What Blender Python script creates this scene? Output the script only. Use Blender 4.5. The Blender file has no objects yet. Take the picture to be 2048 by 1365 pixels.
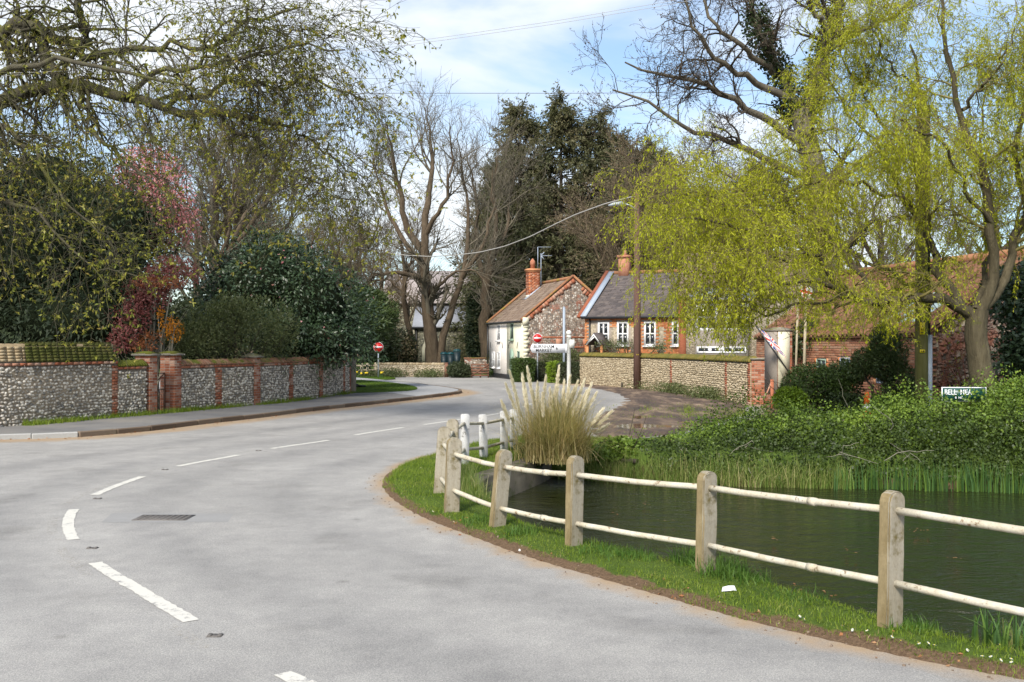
import bpy, bmesh, math, random
import numpy as np
from mathutils import Vector, Matrix

random.seed(7)
RNG = np.random.default_rng(7)
SC = bpy.context.scene
COL = SC.collection

# ------------------------------------------------------------ camera, sky, sun, exposure
F = 1991.0            # focal length in photograph pixels (35 mm on a 36 mm sensor, 2048 px wide)
HZ = 690.0            # horizon row in the photograph
EYE = 2.0
cam_d = bpy.data.cameras.new('camera')
cam_d.lens = 35.0
cam_d.sensor_width = 36.0
cam_d.shift_y = (HZ - 682.5) / 2048.0
cam_d.clip_start = 0.1
cam_d.clip_end = 3000.0
cam = bpy.data.objects.new('camera', cam_d)
COL.objects.link(cam)
cam.location = (0, 0, EYE)
cam.rotation_euler = (math.radians(90), 0, 0)
SC.camera = cam

SUN_AZ = math.radians(203)   # clockwise from +Y: behind the camera, to the left
SUN_EL = math.radians(42)
world = bpy.data.worlds.new('World')
SC.world = world
world.use_nodes = True


def node(t, typ, props=None, **ins):
    n = t.nodes.new('ShaderNode' + typ)
    for k, v in (props or {}).items():
        setattr(n, k, v)
    for k, v in ins.items():
        s = n.inputs[int(k[1:])] if (k[0] == 'i' and k[1:].isdigit()) else n.inputs[k.replace('_', ' ')]
        if isinstance(v, bpy.types.NodeSocket):
            t.links.new(v, s)
        else:
            s.default_value = v
    return n


def ramp(t, fac, stops, interp='LINEAR'):
    r = t.nodes.new('ShaderNodeValToRGB')
    r.color_ramp.interpolation = interp
    els = r.color_ramp.elements
    while len(els) < len(stops):
        els.new(0.5)
    for e, (p, c) in zip(els, stops):
        e.position = p
        e.color = (c[0], c[1], c[2], 1.0) if len(c) == 3 else c
    t.links.new(fac, r.inputs[0])
    return r.outputs[0]


def mix(t, fac, a, b, blend='MIX'):
    m = t.nodes.new('ShaderNodeMix')
    m.data_type = 'RGBA'
    m.blend_type = blend
    for s, v in ((m.inputs[0], fac), (m.inputs[6], a), (m.inputs[7], b)):
        if isinstance(v, bpy.types.NodeSocket):
            t.links.new(v, s)
        else:
            s.default_value = v if not isinstance(v, tuple) or len(v) == 4 else (*v, 1.0)
    return m.outputs[2]


def mth(t, op, a, b=0.0, clamp=False):
    m = t.nodes.new('ShaderNodeMath')
    m.operation = op
    m.use_clamp = clamp
    for s, v in ((m.inputs[0], a), (m.inputs[1], b)):
        if isinstance(v, bpy.types.NodeSocket):
            t.links.new(v, s)
        else:
            s.default_value = v
    return m.outputs[0]


wt = world.node_tree
wt.nodes.clear()
sky = node(wt, 'TexSky', dict(sky_type='NISHITA', sun_disc=False, sun_elevation=SUN_EL, sun_rotation=SUN_AZ,
                              altitude=20.0, air_density=1.0, dust_density=1.2, ozone_density=1.6))
tc = node(wt, 'TexCoord')
# thin high cloud in slanting streaks
mp = node(wt, 'Mapping', Vector=tc.outputs['Generated'], Rotation=(0, math.radians(24), 0), Scale=(1.5, 1.5, 4.6), Location=(0.9, 0.3, 0.55))
nz = node(wt, 'TexNoise', Vector=mp.outputs[0], Scale=1.5, Detail=7.0, Roughness=0.5, Distortion=0.5)
cm = ramp(wt, nz.outputs[0], [(0.43, (0.08, 0.08, 0.08)), (0.63, (0.90, 0.90, 0.90))], 'EASE')
skyc = mix(wt, 1.0, sky.outputs[0], (0.92, 0.98, 1.0, 1.0), 'MULTIPLY')
skycol = mix(wt, cm, skyc, (4.9, 5.05, 5.2, 1.0))
bg = node(wt, 'Background', Color=skycol, Strength=0.1)
wo = node(wt, 'OutputWorld', Surface=bg.outputs[0])

sun_d = bpy.data.lights.new('sun', 'SUN')
sun_d.energy = 2.7
sun_d.angle = math.radians(16.0)
sun_d.color = (1.0, 0.94, 0.84)
sun = bpy.data.objects.new('sun', sun_d)
COL.objects.link(sun)
sd = Vector((math.sin(SUN_AZ) * math.cos(SUN_EL), math.cos(SUN_AZ) * math.cos(SUN_EL), math.sin(SUN_EL)))
sun.rotation_euler = (-sd).to_track_quat('-Z', 'Y').to_euler()
sun.location = (-30, -30, 40)

SC.view_settings.view_transform = 'Standard'
SC.view_settings.look = 'None'
SC.view_settings.exposure = 1.15
SC.view_settings.gamma = 1.0
SC.cycles.use_denoising = True
SC.cycles.max_bounces = 6
SC.cycles.transparent_max_bounces = 8
SC.cycles.caustics_reflective = False
SC.cycles.caustics_refractive = False


# ------------------------------------------------------------ placing helpers
def P(px, py, d):
    """point seen at photograph pixel (px, py) at distance d in front of the camera"""
    return Vector(((px - 1024.0) / F * d, d, EYE - (py - HZ) / F * d))


def G(px, py, z=0.0):
    """point on the level z seen at photograph pixel (px, py)"""
    return P(px, py, (EYE - z) * F / (py - HZ))


def XY(px, d):
    return ((px - 1024.0) / F * d, d)


# ------------------------------------------------------------ mesh helpers
def mesh_np(name, V, Fs, smooth=False, midx=None):
    """Fs: list of int arrays (n, k)"""
    me = bpy.data.meshes.new(name)
    V = np.asarray(V, dtype=np.float32)
    Fs = [np.asarray(f, dtype=np.int32) for f in Fs if len(f)]
    me.vertices.add(len(V))
    me.vertices.foreach_set('co', V.ravel())
    nl = sum(f.size for f in Fs)
    nf = sum(len(f) for f in Fs)
    me.loops.add(nl)
    me.loops.foreach_set('vertex_index', np.concatenate([f.ravel() for f in Fs]) if Fs else np.zeros(0, np.int32))
    me.polygons.add(nf)
    tot = np.concatenate([np.full(len(f), f.shape[1], np.int32) for f in Fs])
    st = np.concatenate([[0], np.cumsum(tot)[:-1]]).astype(np.int32)
    me.polygons.foreach_set('loop_start', st)
    me.polygons.foreach_set('loop_total', tot)
    if smooth:
        me.polygons.foreach_set('use_smooth', np.ones(nf, bool))
    if midx is not None:
        me.polygons.foreach_set('material_index', np.asarray(midx, np.int32))
    me.update(calc_edges=True)
    me.validate()
    return me


def link(name, data, parent=None, mat=None):
    o = bpy.data.objects.new(name, data)
    COL.objects.link(o)
    if parent is not None:
        o.parent = parent
    if mat is not None and data is not None and hasattr(data, 'materials'):
        for m in (mat if isinstance(mat, (list, tuple)) else [mat]):
            data.materials.append(m)
    return o


def tag(o, label=None, cat=None, group=None, kind=None):
    if label:
        o['label'] = label
    if cat:
        o['category'] = cat
    if group:
        o['group'] = group
    if kind or cat:
        o['kind'] = kind or 'thing'
    return o


def empty(name, loc=(0, 0, 0), rz=0.0):
    o = bpy.data.objects.new(name, None)
    COL.objects.link(o)
    o.location = loc
    o.rotation_euler = (0, 0, rz)
    return o


def copy_tree(o, parent=None):
    c = o.copy()
    COL.objects.link(c)
    c.parent = parent
    for ch in list(o.children):
        copy_tree(ch, c)
    return c


BOXV = np.array([(x, y, z) for z in (-.5, .5) for y in (-.5, .5) for x in (-.5, .5)], float)
BOXF = np.array([(0, 2, 3, 1), (4, 5, 7, 6), (0, 1, 5, 4), (2, 6, 7, 3), (0, 4, 6, 2), (1, 3, 7, 5)], int)


def rotz(a):
    c, s = math.cos(a), math.sin(a)
    return np.array([(c, -s, 0), (s, c, 0), (0, 0, 1)])


class MB:
    def __init__(self):
        self.V, self.F, self.M, self.n = [], [], [], 0

    def add(self, V, Fa, mi=0):
        V = np.asarray(V, float)
        Fa = np.asarray(Fa, int)
        self.V.append(V)
        self.F.append(Fa + self.n)
        self.M.append(np.full(len(Fa), mi, int))
        self.n += len(V)
        return self

    def box(self, c, s, R=None, mi=0, rz=0.0, taper=1.0):
        v = BOXV * np.asarray(s, float)
        if taper != 1.0:
            v[4:, :2] *= taper
        if rz:
            v = v @ rotz(rz).T
        if R is not None:
            v = v @ np.asarray(R).T
        return self.add(v + np.asarray(c, float), BOXF, mi)

    def span(self, a, b, w, h, mi=0):
        """bar from a to b, w wide (horizontal) and h high"""
        a, b = np.asarray(a, float), np.asarray(b, float)
        d = b - a
        L = np.linalg.norm(d)
        x = d / L
        y = np.cross((0, 0, 1), x)
        if np.linalg.norm(y) < 1e-4:
            y = np.array((0, 1., 0))
        y = y / np.linalg.norm(y)
        z = np.cross(x, y)
        return self.box((a + b) / 2, (L, w, h), np.stack([x, y, z], 1), mi)

    def tube(self, pts, rad, k=8, mi=0, cap=True):
        pts = np.asarray([tuple(p) for p in pts], float)
        n = len(pts)
        rad = np.full(n, rad, float) if np.isscalar(rad) else np.asarray(rad, float)
        V, Fa = tubes_np(pts[None], rad[None], k)
        self.add(V, Fa, mi)
        if cap:
            for e, p, i0 in ((0, pts[0], self.n - n * k), (1, pts[-1], self.n - k)):
                self.V.append(p[None])
                ci = self.n
                self.n += 1
                idx = np.arange(k)
                tri = np.stack([np.full(k, ci), i0 + (idx + 1) % k, i0 + idx], 1) if e == 0 else \
                    np.stack([np.full(k, ci), i0 + idx, i0 + (idx + 1) % k], 1)
                self.F.append(tri)
                self.M.append(np.full(k, mi, int))
        return self

    def prism(self, poly, a, b, mi=0):
        """polygon (list of 3d points) swept by vector from offset a to offset b"""
        poly = np.asarray([tuple(p) for p in poly], float)
        a, b = np.asarray(a, float), np.asarray(b, float)
        n = len(poly)
        base = self.n
        self.V.append(np.concatenate([poly + a, poly + b]))
        self.n += 2 * n
        i = np.arange(n)
        j = (i + 1) % n
        self.F.append(np.stack([i, j, j + n, i + n], 1) + base)
        self.M.append(np.full(n, mi, int))
        self.F.append(np.arange(n)[::-1][None] + base)
        self.F.append(np.arange(n)[None] + base + n)
        self.M.append(np.full(1, mi, int))
        self.M.append(np.full(1, mi, int))
        return self

    def mesh(self, name, smooth=False):
        order = list(range(len(self.F)))
        return mesh_np(name, np.concatenate(self.V), [self.F[i] for i in order], smooth,
                       np.concatenate([self.M[i] for i in order]))

    def build(self, name, mat, parent=None, smooth=False):
        return link(name, self.mesh(name, smooth), parent, mat)


def tubes_np(PP, RR, k=4):
    """PP (B, n, 3), RR (B, n) -> verts, quads for B tubes"""
    B, n, _ = PP.shape
    T = np.empty_like(PP)
    T[:, 1:-1] = PP[:, 2:] - PP[:, :-2] if n > 2 else T[:, 1:-1]
    T[:, 0] = PP[:, 1] - PP[:, 0]
    T[:, -1] = PP[:, -1] - PP[:, -2]
    T /= np.linalg.norm(T, axis=2, keepdims=True) + 1e-9
    ref = np.where(np.abs(T[:, :1, 2:3]) > 0.8, np.array([[[1., 0, 0]]]), np.array([[[0, 0, 1.]]]))
    ref = np.repeat(ref, n, 1)
    U = np.cross(T, ref)
    U /= np.linalg.norm(U, axis=2, keepdims=True) + 1e-9
    W = np.cross(T, U)
    a = np.arange(k) * 2 * np.pi / k
    V = PP[:, :, None] + RR[:, :, None, None] * (np.cos(a)[None, None, :, None] * U[:, :, None] + np.sin(a)[None, None, :, None] * W[:, :, None])
    V = V.reshape(-1, 3)
    bi = np.arange(B)[:, None, None] * (n * k)
    ri = np.arange(n - 1)[None, :, None] * k
    ai = np.arange(k)[None, None, :]
    aj = (ai + 1) % k
    Fq = np.stack([bi + ri + ai, bi + ri + aj, bi + ri + k + aj, bi + ri + k + ai], -1).reshape(-1, 4)
    return V, Fq


def unit(v):
    return v / (np.linalg.norm(v, axis=-1, keepdims=True) + 1e-9)


def spawn(PP, RR, n_per, t0, t1, ang, length, npts, wob, grav, r_ratio=0.5, rng=RNG, rmin=0.003, taper=0.3, tfade=0.0, rabs=None, horiz=0.0, bias=None):
    """grow children from the branches PP (B, n, 3)"""
    B, n, _ = PP.shape
    cnt = np.floor(n_per + rng.random(B)).astype(int) if np.isscalar(n_per) else np.floor(np.asarray(n_per) + rng.random(B)).astype(int)
    par = np.repeat(np.arange(B), cnt)
    m = len(par)
    t = t0 + (t1 - t0) * rng.random(m)
    x = t * (n - 1)
    i = np.minimum(x.astype(int), n - 2)
    f = (x - i)[:, None]
    A, Bp = PP[par, i], PP[par, i + 1]
    pos = A * (1 - f) + Bp * f
    tan = unit(Bp - A)
    pr = RR[par, i] * (1 - f[:, 0]) + RR[par, i + 1] * f[:, 0]
    rnd = rng.normal(size=(m, 3))
    rnd[:, 2] *= (1 - horiz)
    perp = unit(rnd - tan * np.sum(rnd * tan, 1, keepdims=True))
    a = np.radians(rng.uniform(ang[0], ang[1], m))[:, None]
    d = tan * np.cos(a) + perp * np.sin(a)
    if bias is not None:
        d = unit(d + np.asarray(bias))
    L = rng.uniform(length[0], length[1], m) * (1 - tfade * t)
    st = (L / (npts - 1))[:, None]
    out = np.empty((m, npts, 3))
    out[:, 0] = pos
    g = np.asarray(grav, float) if not np.isscalar(grav) else np.array((0, 0, -float(grav)))
    for j in range(1, npts):
        d = unit(d + rng.normal(size=(m, 3)) * wob + g)
        out[:, j] = out[:, j - 1] + d * st
    r0 = np.maximum(pr * r_ratio, rmin) if rabs is None else np.full(m, rabs)
    R = r0[:, None] * np.linspace(1, taper, npts)[None]
    return out, np.maximum(R, rmin * 0.6)


def resample(pts, n, rng=RNG, jit=0.0):
    pts = np.asarray([tuple(p) for p in pts], float)
    d = np.concatenate([[0], np.cumsum(np.linalg.norm(np.diff(pts, axis=0), axis=1))])
    # catmull-like smoothing by fine linear interpolation and averaging
    s = np.linspace(0, d[-1], n * 4)
    q = np.stack([np.interp(s, d, pts[:, k]) for k in range(3)], 1)
    ker = np.ones(5) / 5
    pad = np.concatenate([np.repeat(q[:1], 2, 0), q, np.repeat(q[-1:], 2, 0)])
    sm = np.stack([np.convolve(pad[:, k], ker, 'valid') for k in range(3)], 1)
    sm[0], sm[-1] = pts[0], pts[-1]
    idx = np.round(np.linspace(0, len(sm) - 1, n)).astype(int)
    out = sm[idx]
    if jit:
        out[1:-1] += rng.normal(size=(n - 2, 3)) * jit
    return out


def limbs(specs, n=14, jit=0.03):
    """specs: list of (points, r0, r1) -> PP, RR"""
    PP = np.stack([resample(s[0], n, jit=jit) for s in specs])
    RR = np.stack([np.linspace(s[1], s[2], n) for s in specs])
    return PP, RR


def tree_mesh(layers, name):
    """layers: list of (PP, RR, k)"""
    Vs, Fs, off = [], [], 0
    for PP, RR, k in layers:
        if len(PP) == 0:
            continue
        V, Fq = tubes_np(PP, RR, k)
        Vs.append(V)
        Fs.append(Fq + off)
        off += len(V)
    return mesh_np(name, np.concatenate(Vs), [np.concatenate(Fs)], smooth=True)


def leaf_quads(C, size, rng=RNG, aspect=0.5, dirs=None, droop=0.0, flat=0.0, norm=None):
    """rhombic leaves at centres C (m, 3); dirs: long axis; returns V, F"""
    m = len(C)
    size = np.broadcast_to(size, (m,))
    if dirs is None:
        dirs = rng.normal(size=(m, 3))
        dirs[:, 2] *= (1 - flat)
    dirs = unit(dirs + np.array((0, 0, -droop)))
    if norm is None:
        norm = rng.normal(size=(m, 3))
        norm[:, 2] += flat * 2
    side = unit(np.cross(dirs, norm))
    n2 = np.cross(side, dirs)
    L = size[:, None]
    base = C
    tip = C + dirs * L
    mid = C + dirs * L * 0.45
    a = mid + side * L * aspect * 0.5 + n2 * L * 0.08
    b = mid - side * L * aspect * 0.5 + n2 * L * 0.08
    V = np.stack([base, a, tip, b], 1).reshape(-1, 3)
    Fq = np.arange(m * 4).reshape(m, 4)
    return V, Fq


def blades(C, height, rng=RNG, width=0.006, lean=0.4, az=None, segs=2):
    """grass blades rooted at C; returns V, F (quads + tips as quads)"""
    m = len(C)
    h = np.broadcast_to(height, (m,))[:, None]
    az = rng.uniform(0, 2 * np.pi, m) if az is None else az
    d = np.stack([np.cos(az), np.sin(az), np.zeros(m)], 1)
    fa = rng.uniform(0, 2 * np.pi, m)
    side = np.stack([np.cos(fa), np.sin(fa), np.zeros(m)], 1)
    ln = (np.abs(rng.normal(size=m)) * lean)[:, None]
    w = (np.broadcast_to(width, (m,)) * rng.uniform(0.6, 1.3, m))[:, None]
    rings = []
    for j in range(segs + 1):
        t = j / segs
        c = C + d * h * ln * t * t + np.array((0, 0, 1.)) * h * t * np.maximum(1 - 0.5 * ln * t, 0.25)
        ww = w * (1 - 0.92 * t) ** 0.8
        rings += [c - side * ww, c + side * ww]
    V = np.stack(rings, 1).reshape(-1, 3)
    k = 2 * (segs + 1)
    base = np.arange(m)[:, None] * k
    Fs = []
    for j in range(segs):
        Fs.append(np.concatenate([base + 2 * j, base + 2 * j + 1, base + 2 * j + 3, base + 2 * j + 2], 1))
    return V, np.concatenate(Fs)


def join_vf(parts):
    Vs, Fs, off = [], [], 0
    for V, Fq in parts:
        Vs.append(V)
        Fs.append(Fq + off)
        off += len(V)
    return np.concatenate(Vs), np.concatenate(Fs)


def pieces(name, mats4, me, parent, limit=300, mat=None, join_name=None, key=None):
    """alike pieces: the `limit` nearest are objects of their own sharing one mesh, the rest one joined part.
    mats4: list of 4x4 numpy matrices in parent space"""
    mats4 = list(mats4)
    if key is not None:
        mats4.sort(key=key)
    if mat is not None and not me.materials:
        me.materials.append(mat)
    for M in mats4[:limit]:
        o = bpy.data.objects.new(name, me)
        COL.objects.link(o)
        o.parent = parent
        o.matrix_basis = Matrix(M.tolist())
    rest = mats4[limit:]
    if rest:
        nv = len(me.vertices)
        co = np.empty(nv * 3, np.float32)
        me.vertices.foreach_get('co', co)
        co = co.reshape(-1, 3)
        polys = [list(p.vertices) for p in me.polygons]
        by = {}
        for p in polys:
            by.setdefault(len(p), []).append(p)
        R = np.stack([M[:3, :3] for M in rest])
        T = np.stack([M[:3, 3] for M in rest])
        V = (np.einsum('mij,vj->mvi', R, co) + T[:, None]).reshape(-1, 3)
        offs = (np.arange(len(rest)) * nv)[:, None, None]
        Fs = [(np.asarray(v)[None] + offs).reshape(-1, k) for k, v in by.items()]
        o = link(join_name or (name + 's'), mesh_np(name + 's', V, Fs), parent, mat)
        o['kind'] = 'stuff'
        return o


def M4(loc, x, y, z, s=(1, 1, 1)):
    M = np.eye(4)
    M[:3, 0] = np.asarray(x) * s[0]
    M[:3, 1] = np.asarray(y) * s[1]
    M[:3, 2] = np.asarray(z) * s[2]
    M[:3, 3] = loc
    return M


def bevel_box_mesh(name, s, b):
    """box with bevelled edges, 24 verts"""
    bm = bmesh.new()
    bmesh.ops.create_cube(bm, size=1.0)
    bmesh.ops.scale(bm, vec=s, verts=bm.verts)
    bmesh.ops.bevel(bm, geom=list(bm.edges), offset=b, segments=1, affect='EDGES')
    me = bpy.data.meshes.new(name)
    bm.to_mesh(me)
    bm.free()
    return me


def seg_dist(XYp, poly, closed=False):
    """distance of points (m, 2) to a polyline"""
    poly = np.asarray(poly, float)
    if closed:
        poly = np.concatenate([poly, poly[:1]])
    best = np.full(len(XYp), 1e9)
    for a, b in zip(poly[:-1], poly[1:]):
        ab = b - a
        t = np.clip(((XYp - a) @ ab) / (ab @ ab + 1e-12), 0, 1)
        best = np.minimum(best, np.linalg.norm(XYp - a - t[:, None] * ab, axis=1))
    return best


def inside(XYp, poly):
    poly = np.asarray(poly, float)
    x, y = XYp[:, 0], XYp[:, 1]
    c = np.zeros(len(XYp), bool)
    j = len(poly) - 1
    for i in range(len(poly)):
        xi, yi = poly[i]
        xj, yj = poly[j]
        with np.errstate(divide='ignore', invalid='ignore'):
            c ^= ((yi > y) != (yj > y)) & (x < (xj - xi) * (y - yi) / (yj - yi) + xi)
        j = i
    return c


def smooth_curve(pts, n):
    """chaikin-smoothed then resampled 2d polyline"""
    p = np.asarray(pts, float)
    for _ in range(3):
        q = np.empty((2 * (len(p) - 1) + 2, p.shape[1]))
        q[0], q[-1] = p[0], p[-1]
        q[1:-1:2] = 0.75 * p[:-1] + 0.25 * p[1:]
        q[2:-1:2] = 0.25 * p[:-1] + 0.75 * p[1:]
        p = q
    d = np.concatenate([[0], np.cumsum(np.linalg.norm(np.diff(p, axis=0), axis=1))])
    s = np.linspace(0, d[-1], n)
    return np.stack([np.interp(s, d, p[:, k]) for k in range(p.shape[1])], 1)


def smoothstep(x, a, b):
    t = np.clip((x - a) / (b - a), 0, 1)
    return t * t * (3 - 2 * t)


def polysheet(name, pts, z, mat, parent=None, thick=0.0):
    bm = bmesh.new()
    vs = [bm.verts.new((p[0], p[1], z)) for p in pts]
    f = bm.faces.new(vs)
    if f.normal.z < 0:
        f.normal_flip()
    if thick:
        r = bmesh.ops.extrude_face_region(bm, geom=[f])
        for e in r['geom']:
            if isinstance(e, bmesh.types.BMVert):
                e.co.z -= thick
    bmesh.ops.triangulate(bm, faces=bm.faces[:])
    me = bpy.data.meshes.new(name)
    bm.to_mesh(me)
    bm.free()
    return link(name, me, parent, mat)


# ------------------------------------------------------------ materials
def new_mat(name):
    m = bpy.data.materials.new(name)
    m.use_nodes = True
    t = m.node_tree
    t.nodes.clear()
    out = node(t, 'OutputMaterial')
    return m, t, out


def rnd_sock(t):
    g = node(t, 'NewGeometry')
    oi = node(t, 'ObjectInfo')
    return mth(t, 'FRACT', mth(t, 'ADD', g.outputs['Random Per Island'], oi.outputs['Random']))


def mk(name, stops, scale=6.0, detail=6.0, rough=0.85, bump=0.25, bscale=60.0, island=0.0, spec=0.25, metal=0.0,
       moss=None, dirt=None, stretch=(1, 1, 1), bdist=0.01, contrast=1.6, wear=None):
    """noise / per-piece coloured surface. stops: list of rgb"""
    m, t, out = new_mat(name)
    tc = node(t, 'TexCoord')
    mp = node(t, 'Mapping', Vector=tc.outputs['Object'], Scale=stretch)
    nz = node(t, 'TexNoise', Vector=mp.outputs[0], Scale=scale, Detail=detail, Roughness=0.62)
    fac = mth(t, 'ADD', mth(t, 'MULTIPLY', mth(t, 'SUBTRACT', nz.outputs[0], 0.5), contrast), 0.5, True)
    if island > 0:
        fac = mth(t, 'ADD', mth(t, 'MULTIPLY', fac, 1 - island), mth(t, 'MULTIPLY', rnd_sock(t), island), True)
    n = len(stops)
    col = ramp(t, fac, [((i / (n - 1)) if n > 1 else 0, c) for i, c in enumerate(stops)])
    fine = node(t, 'TexNoise', Vector=mp.outputs[0], Scale=bscale, Detail=4.0, Roughness=0.7)
    col = mix(t, 0.5, col, ramp(t, fine.outputs[0], [(0.25, (0.6, 0.6, 0.6)), (0.75, (1.35, 1.35, 1.35))]), 'MULTIPLY')
    if wear:      # (colour, threshold, scale) blotches
        wn = node(t, 'TexNoise', Vector=tc.outputs['Object'], Scale=wear[2], Detail=5.0, Roughness=0.7)
        col = mix(t, ramp(t, wn.outputs[0], [(wear[1], (0, 0, 0)), (min(wear[1] + 0.08, 1), (1, 1, 1))]), col, wear[0])
    if moss:      # (colour, threshold, scale, needs upward normal)
        mn = node(t, 'TexNoise', Vector=tc.outputs['Object'], Scale=moss[2], Detail=6.0, Roughness=0.7)
        f = ramp(t, mn.outputs[0], [(moss[1], (0, 0, 0)), (min(moss[1] + 0.12, 1.0), (1, 1, 1))])
        if moss[3]:
            g = node(t, 'NewGeometry')
            sz = node(t, 'SeparateXYZ', Vector=g.outputs['Normal'])
            f = mth(t, 'MULTIPLY', f, ramp(t, sz.outputs[2], [(0.1, (0, 0, 0)), (0.45, (1, 1, 1))]))
        mc = mix(t, fine.outputs[0], tuple(c * 0.55 for c in moss[0]), tuple(c * 1.5 for c in moss[0]))
        col = mix(t, f, col, mc)
    bs = node(t, 'BsdfPrincipled', Base_Color=col, Roughness=rough, Metallic=metal)
    bs.inputs['Specular IOR Level'].default_value = spec
    if bump > 0:
        bp = node(t, 'Bump', Strength=bump, Distance=bdist, Height=fine.outputs[0])
        t.links.new(bp.outputs[0], bs.inputs['Normal'])
    t.links.new(bs.outputs[0], out.inputs[0])
    return m


def leafmat(name, stops, trans=0.35, rough=0.5, spec=0.3, scale=1.2, clump=0.35):
    m, t, out = new_mat(name)
    tc = node(t, 'TexCoord')
    nz = node(t, 'TexNoise', Vector=tc.outputs['Object'], Scale=scale, Detail=3.0)
    g = node(t, 'NewGeometry')
    f = mth(t, 'ADD', mth(t, 'MULTIPLY', g.outputs['Random Per Island'], 1 - clump),
            mth(t, 'MULTIPLY', mth(t, 'ADD', mth(t, 'MULTIPLY', mth(t, 'SUBTRACT', nz.outputs[0], 0.5), 2.0), 0.5, True), clump), True)
    n = len(stops)
    col = ramp(t, f, [((i / (n - 1)) if n > 1 else 0, c) for i, c in enumerate(stops)])
    bs = node(t, 'BsdfPrincipled', Base_Color=col, Roughness=rough)
    bs.inputs['Specular IOR Level'].default_value = spec
    if trans > 0:
        tl = node(t, 'BsdfTranslucent', Color=mix(t, 1.0, col, (1.0, 1.05, 0.7), 'MULTIPLY'))
        ms = node(t, 'MixShader', Fac=trans)
        t.links.new(bs.outputs[0], ms.inputs[1])
        t.links.new(tl.outputs[0], ms.inputs[2])
        t.links.new(ms.outputs[0], out.inputs[0])
    else:
        t.links.new(bs.outputs[0], out.inputs[0])
    return m


def plain(name, col, rough=0.5, metal=0.0, spec=0.4):
    return mk(name, [tuple(c * 0.9 for c in col), tuple(min(1, c * 1.08) for c in col)], scale=3, rough=rough, bump=0.05, metal=metal, spec=spec)


MAT = {}
# -- road: worn pale chippings, brown grit where the wheels do not go (edge distances stored on the mesh)
m, t, out = new_mat('asphalt')
tc = node(t, 'TexCoord')
big = node(t, 'TexNoise', Vector=tc.outputs['Object'], Scale=0.35, Detail=5.0, Roughness=0.6)
mid = node(t, 'TexNoise', Vector=tc.outputs['Object'], Scale=3.0, Detail=6.0, Roughness=0.65)
fin = node(t, 'TexNoise', Vector=tc.outputs['Object'], Scale=95.0, Detail=3.0, Roughness=0.8)
vor = node(t, 'TexVoronoi', Vector=tc.outputs['Object'], Scale=130.0)
c = ramp(t, big.outputs[0], [(0.3, (0.25, 0.244, 0.235)), (0.7, (0.335, 0.326, 0.312))])
c = mix(t, 0.6, c, ramp(t, mid.outputs[0], [(0.3, (0.78, 0.78, 0.79)), (0.7, (1.16, 1.16, 1.14))]), 'MULTIPLY')
c = mix(t, 0.8, c, ramp(t, fin.outputs[0], [(0.25, (0.45, 0.45, 0.46)), (0.5, (1, 1, 1)), (0.75, (1.6, 1.58, 1.54))]), 'MULTIPLY')
c = mix(t, 0.8, c, ramp(t, vor.outputs['Color'], [(0.1, (0.72, 0.72, 0.74)), (0.9, (1.22, 1.21, 1.18))]), 'MULTIPLY')
trk = node(t, 'Attribute', dict(attribute_name='track'))
c = mix(t, trk.outputs['Fac'], c, mix(t, 1.0, c, (0.72, 0.725, 0.74), 'MULTIPLY'))
grit = node(t, 'Attribute', dict(attribute_name='grit'))
gn = node(t, 'TexNoise', Vector=tc.outputs['Object'], Scale=1.4, Detail=7.0, Roughness=0.72)
gf = mth(t, 'ADD', grit.outputs['Fac'], mth(t, 'MULTIPLY', mth(t, 'SUBTRACT', gn.outputs[0], 0.5), 1.3))
gf = ramp(t, gf, [(0.38, (0, 0, 0)), (0.95, (1, 1, 1))])
gc = mix(t, fin.outputs[0], (0.13, 0.085, 0.045), (0.50, 0.36, 0.22))
c = mix(t, mth(t, 'MULTIPLY', gf, 0.85), c, gc)
pat = node(t, 'TexNoise', Vector=tc.outputs['Object'], Scale=0.8, Detail=6.0, Roughness=0.6)
c = mix(t, ramp(t, pat.outputs[0], [(0.57, (0, 0, 0)), (0.70, (0.8, 0.8, 0.8))]), c, mix(t, 1.0, c, (0.76, 0.755, 0.75), 'MULTIPLY'))
spot = node(t, 'TexVoronoi', Vector=tc.outputs['Object'], Scale=1.1, Randomness=1.0)
c = mix(t, ramp(t, spot.outputs['Distance'], [(0.02, (0.6, 0.6, 0.6)), (0.075, (0, 0, 0))]), c, mix(t, 1.0, c, (0.6, 0.59, 0.58), 'MULTIPLY'))
bs = node(t, 'BsdfPrincipled', Base_Color=c, Roughness=0.82)
bs.inputs['Specular IOR Level'].default_value = 0.3
hh = mth(t, 'ADD', fin.outputs[0], mth(t, 'MULTIPLY', vor.outputs['Distance'], 0.8))
bp = node(t, 'Bump', Strength=0.35, Distance=0.006, Height=hh)
t.links.new(bp.outputs[0], bs.inputs['Normal'])
t.links.new(bs.outputs[0], out.inputs[0])
MAT['asphalt'] = m

# -- ground: turf with bare soil (soil attribute) and mud (mud attribute)
m, t, out = new_mat('turf_and_soil')
tc = node(t, 'TexCoord')
n1 = node(t, 'TexNoise', Vector=tc.outputs['Object'], Scale=2.2, Detail=6.0, Roughness=0.65)
n2 = node(t, 'TexNoise', Vector=tc.outputs['Object'], Scale=45.0, Detail=5.0, Roughness=0.7)
gcol = ramp(t, n1.outputs[0], [(0.3, (0.045, 0.075, 0.014)), (0.7, (0.09, 0.135, 0.025))])
soil = mix(t, n2.outputs[0], (0.045, 0.028, 0.016), (0.21, 0.14, 0.088))
sa = node(t, 'Attribute', dict(attribute_name='soil'))
sf = mth(t, 'ADD', sa.outputs['Fac'], mth(t, 'MULTIPLY', mth(t, 'SUBTRACT', n1.outputs[0], 0.5), 1.7))
sf = ramp(t, sf, [(0.42, (0, 0, 0)), (0.6, (1, 1, 1))])
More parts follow.
